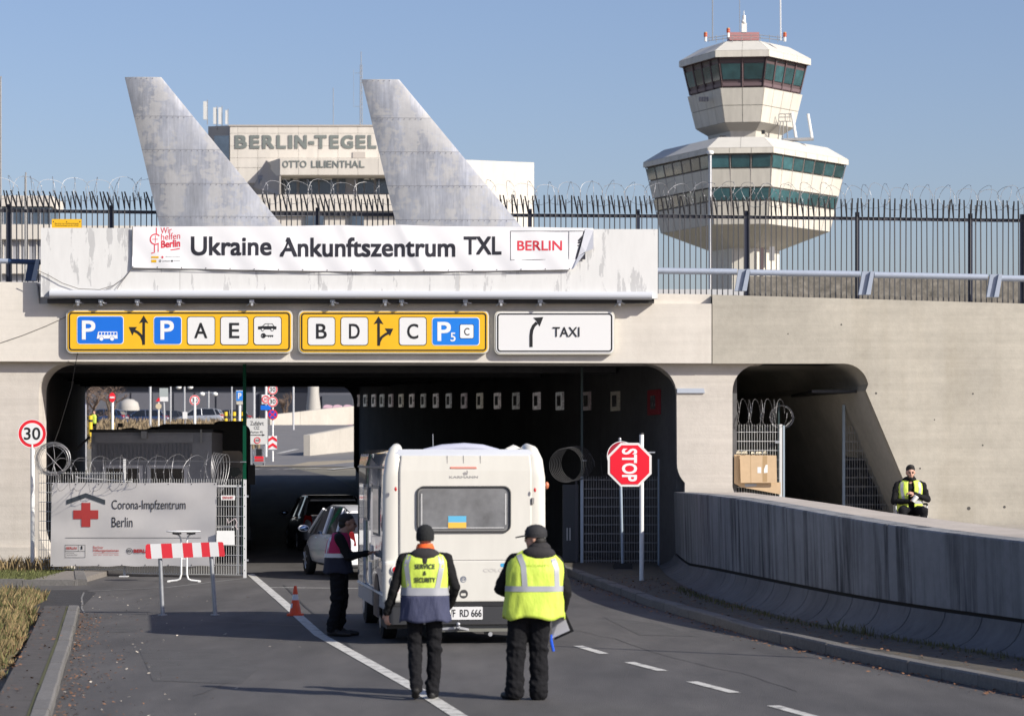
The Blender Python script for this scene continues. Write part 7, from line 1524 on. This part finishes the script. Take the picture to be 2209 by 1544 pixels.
n = len(vs); mb.add(vs+[(x, y, z+.012) for x, y, z in vs], [tuple(range(n-1, -1, -1)), tuple(range(n, 2*n))]+[(i, (i+1) % n, n+(i+1) % n, n+i) for i in range(n)]); PP('cap_brim', mb, CAPM, t, 30)
mb = MB(); mb.sphere((c.x+.045, c.y-.02, c.z-.025), (.072, .072, .058)); PP('hair', mb, HAIR, t)
for s_ in (-1,): mb = MB(); mb.sphere(hc+rot @ Vector((-.033, .086, .002)), .0125); PP('eye', mb, M('eye_dark', (.03,.02,.015), .3), t)
ct = thing('clipboard', 'clipboard with white sheets held by the stocky guard', 'clipboard', (px(1212, GB), GB, .8))
qq = lambda x, y, d=GB+.10: (px(x, d), d, pz(y, d))
def sheet(nm, pts, off, mat, th=.004):
    vs = [Vector(qq(*p)) for p in pts]; vs[1].y -= .06; vs[2].y -= .06; w = Vector((0, th, 0)); o = Vector((0, off, 0)); mb = MB().hexa([v+o for v in vs], [v+o+w for v in vs]); return obj(nm, mb, mat, ct)
sheet('board', [(1196, 1380), (1238, 1360), (1216, 1312), (1190, 1325)], 0, BLKPLASTIC, .008); sheet('paper', [(1191, 1376), (1229, 1358), (1213, 1316), (1190, 1326)], -.012, M('paper', (.66,.66,.70), .7)); obj('clip', MB().box(px(1200, GB), px(1209, GB), GB+.05, GB+.075, pz(1326, GB), pz(1321, GB)), STEEL, ct)
mb = MB(); mb.tube([qq(1189, 1368, GB+.07), qq(1189, 1382, GB+.06), qq(1194, 1404, GB+.06)], .014, 6, rs=[.010, .016, .014]); tag(obj('lanyard', mb, M('blue_strap', (.01,.09,.62), .6)), 'short blue strap dangling below the clipboard', 'strap')
# --- man checking the motorhome, side view
GC = 38.6
t = thing('person', 'man in crimson and navy vest leaning to the motorhome side', 'person', (px(733, GC), GC, 0), R(-90)); t.scale = (1.12, 1.14, 1.01)
caps = []
caps += [(Z(-.085, .0, .90), Z(-.085, .02, .48), .10, .078, 2), (Z(-.085, .02, .48), Z(-.085, -.02, .10), .076, .064, 2), (Z(.085, -.02, .90), Z(.085, -.03, .48), .10, .078, 2), (Z(.085, -.03, .48), Z(.085, -.09, .10), .076, .064, 2)]
caps += [('e', (0, -.01, .92), (.165, .13, .14), 2), ('e', (0, -.03, 1.06), (.165, .135, .18), 1), ('e', (0, -.02, 1.24), (.19, .13, .18), 1), (Z(-.16, 0, 1.345), Z(.16, 0, 1.345), .068, .068, 1), (Z(0, .02, 1.32), Z(0, .075, 1.47), .072, .06, 0)]
caps += [(Z(-.20, .01, 1.335), Z(-.235, .09, 1.09), .068, .055, 1), (Z(-.235, .09, 1.09), Z(-.20, .30, 1.11), .055, .042, 1), (Z(.20, .01, 1.335), Z(.235, .12, 1.08), .068, .055, 1), (Z(.235, .12, 1.08), Z(.20, .33, 1.14), .055, .042, 1)]
hand(caps, Z(-.197, .305, 1.11), (.1, 1, .1), (0, -.1, 1), 1, .5); hand(caps, Z(.197, .335, 1.14), (-.1, 1, .1), (0, -.1, 1), -1, .5)
shoe(caps, Z(-.085, .0, .09), (0, 1)); shoe(caps, Z(.085, -.07, .09), (0, 1))
hc = Z(0, .105, 1.545); rot = head(caps, hc, (0, 1, -.22))
body(caps, t, [M('skin_tan', (.34,.19,.135), .55), JACK, TROU, SHOE, HAIR])
sh = Shell([(.86, 0, -.02, .215, .185), (1.0, 0, -.02, .20, .165), (1.15, 0, -.02, .205, .155), (1.28, 0, -.01, .215, .145), (1.36, 0, 0, .20, .12), (1.41, 0, .01, .13, .085)], .010, 2)
solid(PP('vest', sh.patch(MB(), 1.085, 1.41, -PI, PI, 0, 14, 64), VP, t)); solid(PP('vest_skirt', sh.patch(MB(), .86, 1.086, -PI, PI, .001, 9, 64, .01), M('vest_dark_navy', (.012,.014,.03), .8), t))
mb = MB(); sh.patch(mb, 1.075, 1.13, -PI, PI, .004, 3, 64); band_on(sh, [(-.15, 1.13), (-.16, 1.30), (-.13, 1.385)], .045, True, .005, mb); band_on(sh, [(.15, 1.13), (.16, 1.30), (.13, 1.385)], .045, True, .005, mb); band_on(sh, [(-.15, 1.13), (-.16, 1.30), (-.13, 1.385)], .045, False, .005, mb); PP('reflective_stripe', mb, VWH, t)
mb = MB(); mb.sphere(hc+Z(0, -.03, .045), (.082, .098, .085)); mb.sphere(hc+Z(0, -.065, -.02), (.07, .06, .07)); PP('hair', mb, HAIR, t)
for k in (-1, 1): mb = MB(); mb.sphere(hc+rot @ Vector((k*.033, .085, .0)), .012); PP('eye', mb, M('eye_dark', (.03,.02,.015)), t)
# --- seated guard facing the camera on a chair behind the ramp wall
GD = 50.0; sx = px(1963, GD); sz = 1.02
t = thing('person', 'bearded guard in yellow vest sitting with folded arms before the right wall', 'person', (sx, GD, sz), R(180))
caps = []
caps += [('e', (0, -.03, .50), (.19, .16, .12), 2), ('e', (0, -.02, .68), (.185, .13, .18), 1), ('e', (0, 0, .87), (.205, .125, .17), 1), (Z(-.17, 0, .965), Z(.17, 0, .965), .070, .070, 1), (Z(0, .02, .96), Z(0, .05, 1.09), .075, .058, 0)]
for k in (-1, 1):
    caps += [(Z(k*.10, .02, .50), Z(k*.19, .42, .50), .098, .075, 2), (Z(k*.19, .42, .50), Z(k*.15, .40, .10), .072, .055, 2)]; shoe(caps, Z(k*.15, .42, .09), (k*.2, 1))
caps += [(Z(-.22, 0, .945), Z(-.305, .07, .69), .070, .058, 1), (Z(-.305, .07, .69), Z(-.06, .22, .79), .057, .043, 1), (Z(.22, 0, .945), Z(.30, .07, .66), .070, .058, 1), (Z(.30, .07, .66), Z(.05, .23, .66), .057, .043, 1)]
hand(caps, Z(-.05, .225, .80), (1, .12, .15), (0, -.6, -.6), -1, .55); hand(caps, Z(.04, .235, .665), (-1, .1, .2), (0, -.3, .9), -1, .5)
hc = Z(0, .075, 1.175); rot = head(caps, hc, (0, 1, -.12), 1.0)
body(caps, t, [SKIN, JACK, TROU, SHOE, HAIR], vox=.009)
sh = Shell([(.50, 0, -.01, .235, .18), (.62, 0, 0, .22, .165), (.78, 0, .0, .225, .16), (.90, 0, .0, .232, .148), (.98, 0, 0, .215, .125), (1.035, 0, .01, .145, .095)], .012, 3)
mb = MB(); sh.patch(mb, .50, 1.035, PI/2+.16, PI*2.5-.16, 0, 18, 72, .012); solid(PP('vest', mb, VY, t))
mb = MB(); band_on(sh, [(-.13, .66), (-.165, .88), (-.15, 1.01)], .05, False, .006, mb); band_on(sh, [(.13, .66), (.165, .88), (.15, 1.01)], .05, False, .006, mb); sh.patch(mb, .62, .67, PI/2+.2, PI*2.5-.2, .005, 2, 64); PP('reflective_stripe', mb, VG_, t)
mb = MB(); mb.lathe([(.078, 1.015), (.108, 1.03), (.105, 1.07), (.080, 1.10), (.072, 1.095)], (0, .025, 0), 24); mb.sphere((0, -.07, 1.03), (.13, .07, .08)); PP('hood', mb, JACK, t)
mb = MB(); mb.sphere(hc+Z(0, -.022, .058), (.083, .098, .082)); mb.sphere(hc+Z(0, -.05, .0), (.08, .075, .08)); mb.sphere(hc+Z(0, .035, .098), (.065, .055, .04)); PP('hair', mb, HAIR, t)
mb = MB(); mb.sphere(hc+rot @ Vector((0, .055, -.092)), (.040, .036, .028)); mb.sphere(hc+rot @ Vector((.045, .03, -.066)), (.018, .04, .032)); mb.sphere(hc+rot @ Vector((-.045, .03, -.066)), (.018, .04, .032)); mb.sphere(hc+rot @ Vector((0, .083, -.047)), (.027, .009, .006)); PP('beard', mb, HAIR, t)
for k in (-1, 1):
    mb = MB(); mb.sphere(hc+rot @ Vector((k*.033, .083, .0)), .0135); PP('eye', mb, M('eye_dark', (.03,.02,.015)), t); mb = MB(); mb.sphere(hc+rot @ Vector((k*.034, .087, .024)), (.022, .008, .005)); PP('eyebrow', mb, HAIR, t)
cup = thing('paper_cup', 'white paper cup in the folded hands of the seated guard', 'cup', (sx-.0, GD-.27, sz+.62))
obj('cup', MB().lathe([(.036, 0), (.045, .10), (.047, .102), (.047, .112), (.043, .118)], (0, 0, 0), 18).xform(Matrix.Translation((sx+.01, GD-.29, sz+.66)) @ Matrix.Rotation(R(35), 4, 'Y')), WHITE, cup, smooth=35)
ch = thing('chair', 'dark folding chair with pale armrest tubes under the seated guard', 'chair', (sx, GD, sz), R(180))
obj('seat', MB().box(-.24, .24, -.20, .24, .36, .395), BLKPLASTIC, ch, world=False); obj('backrest', MB().box(-.22, .22, -.24, -.21, .5, .86), BLKPLASTIC, ch, world=False)
for k in (-1, 1):
    obj('leg', MB().tube([(k*.27, .26, 0), (k*.27, .22, .38), (k*.275, .18, .60)], .012, 6), WPOST, ch, world=False); obj('leg', MB().tube([(k*.25, -.25, 0), (k*.25, -.22, .5), (k*.24, -.24, .86)], .012, 6), WPOST, ch, world=False)
    obj('armrest', MB().tube([(k*.275, .20, .60), (k*.285, .10, .615), (k*.27, -.18, .61)], .019, 6), BLKPLASTIC, ch, world=False)
# --- far worker
GE = 188.0
t = thing('person', 'distant worker in yellow vest at the left edge of the far car park', 'person', (px(203, GE), GE, gz(GE)), R(160))
caps = []
for k in (-1, 1): caps += [(Z(k*.09, 0, .9), Z(k*.10, .03, .1), .09, .06, 2), (Z(k*.20, 0, 1.42), Z(k*.28, .05, .95), .065, .045, 1)]; shoe(caps, Z(k*.10, .03, .09), (0, 1)); hand(caps, Z(k*.28, .05, .94), (0, .1, -1), (-k, 0, 0), 1, .5)
caps += [('e', (0, 0, 1.15), (.18, .12, .32), 1), (Z(-.16, 0, 1.42), Z(.16, 0, 1.42), .065, .065, 1), (Z(0, 0, 1.4), Z(0, 0, 1.56), .07, .06, 0)]; head(caps, Z(0, .02, 1.64), (0, 1, 0))
body(caps, t, [SKIN, JACK, TROU, SHOE, HAIR], vox=.018, smooth=3)
sh = Shell([(.85, 0, 0, .21, .15), (1.3, 0, 0, .225, .15), (1.46, 0, 0, .17, .1)], .01); solid(PP('vest', sh.patch(MB(), .85, 1.46, -PI, PI, 0, 8, 32), VY, t)); mb = MB(); mb.sphere((0, 0, 1.70), (.085, .10, .075)); PP('hair', mb, HAIR, t)
for o in list(SC.objects):
    if o.type == 'MESH' and not o.data.materials: o.data.materials.append(STEEL)
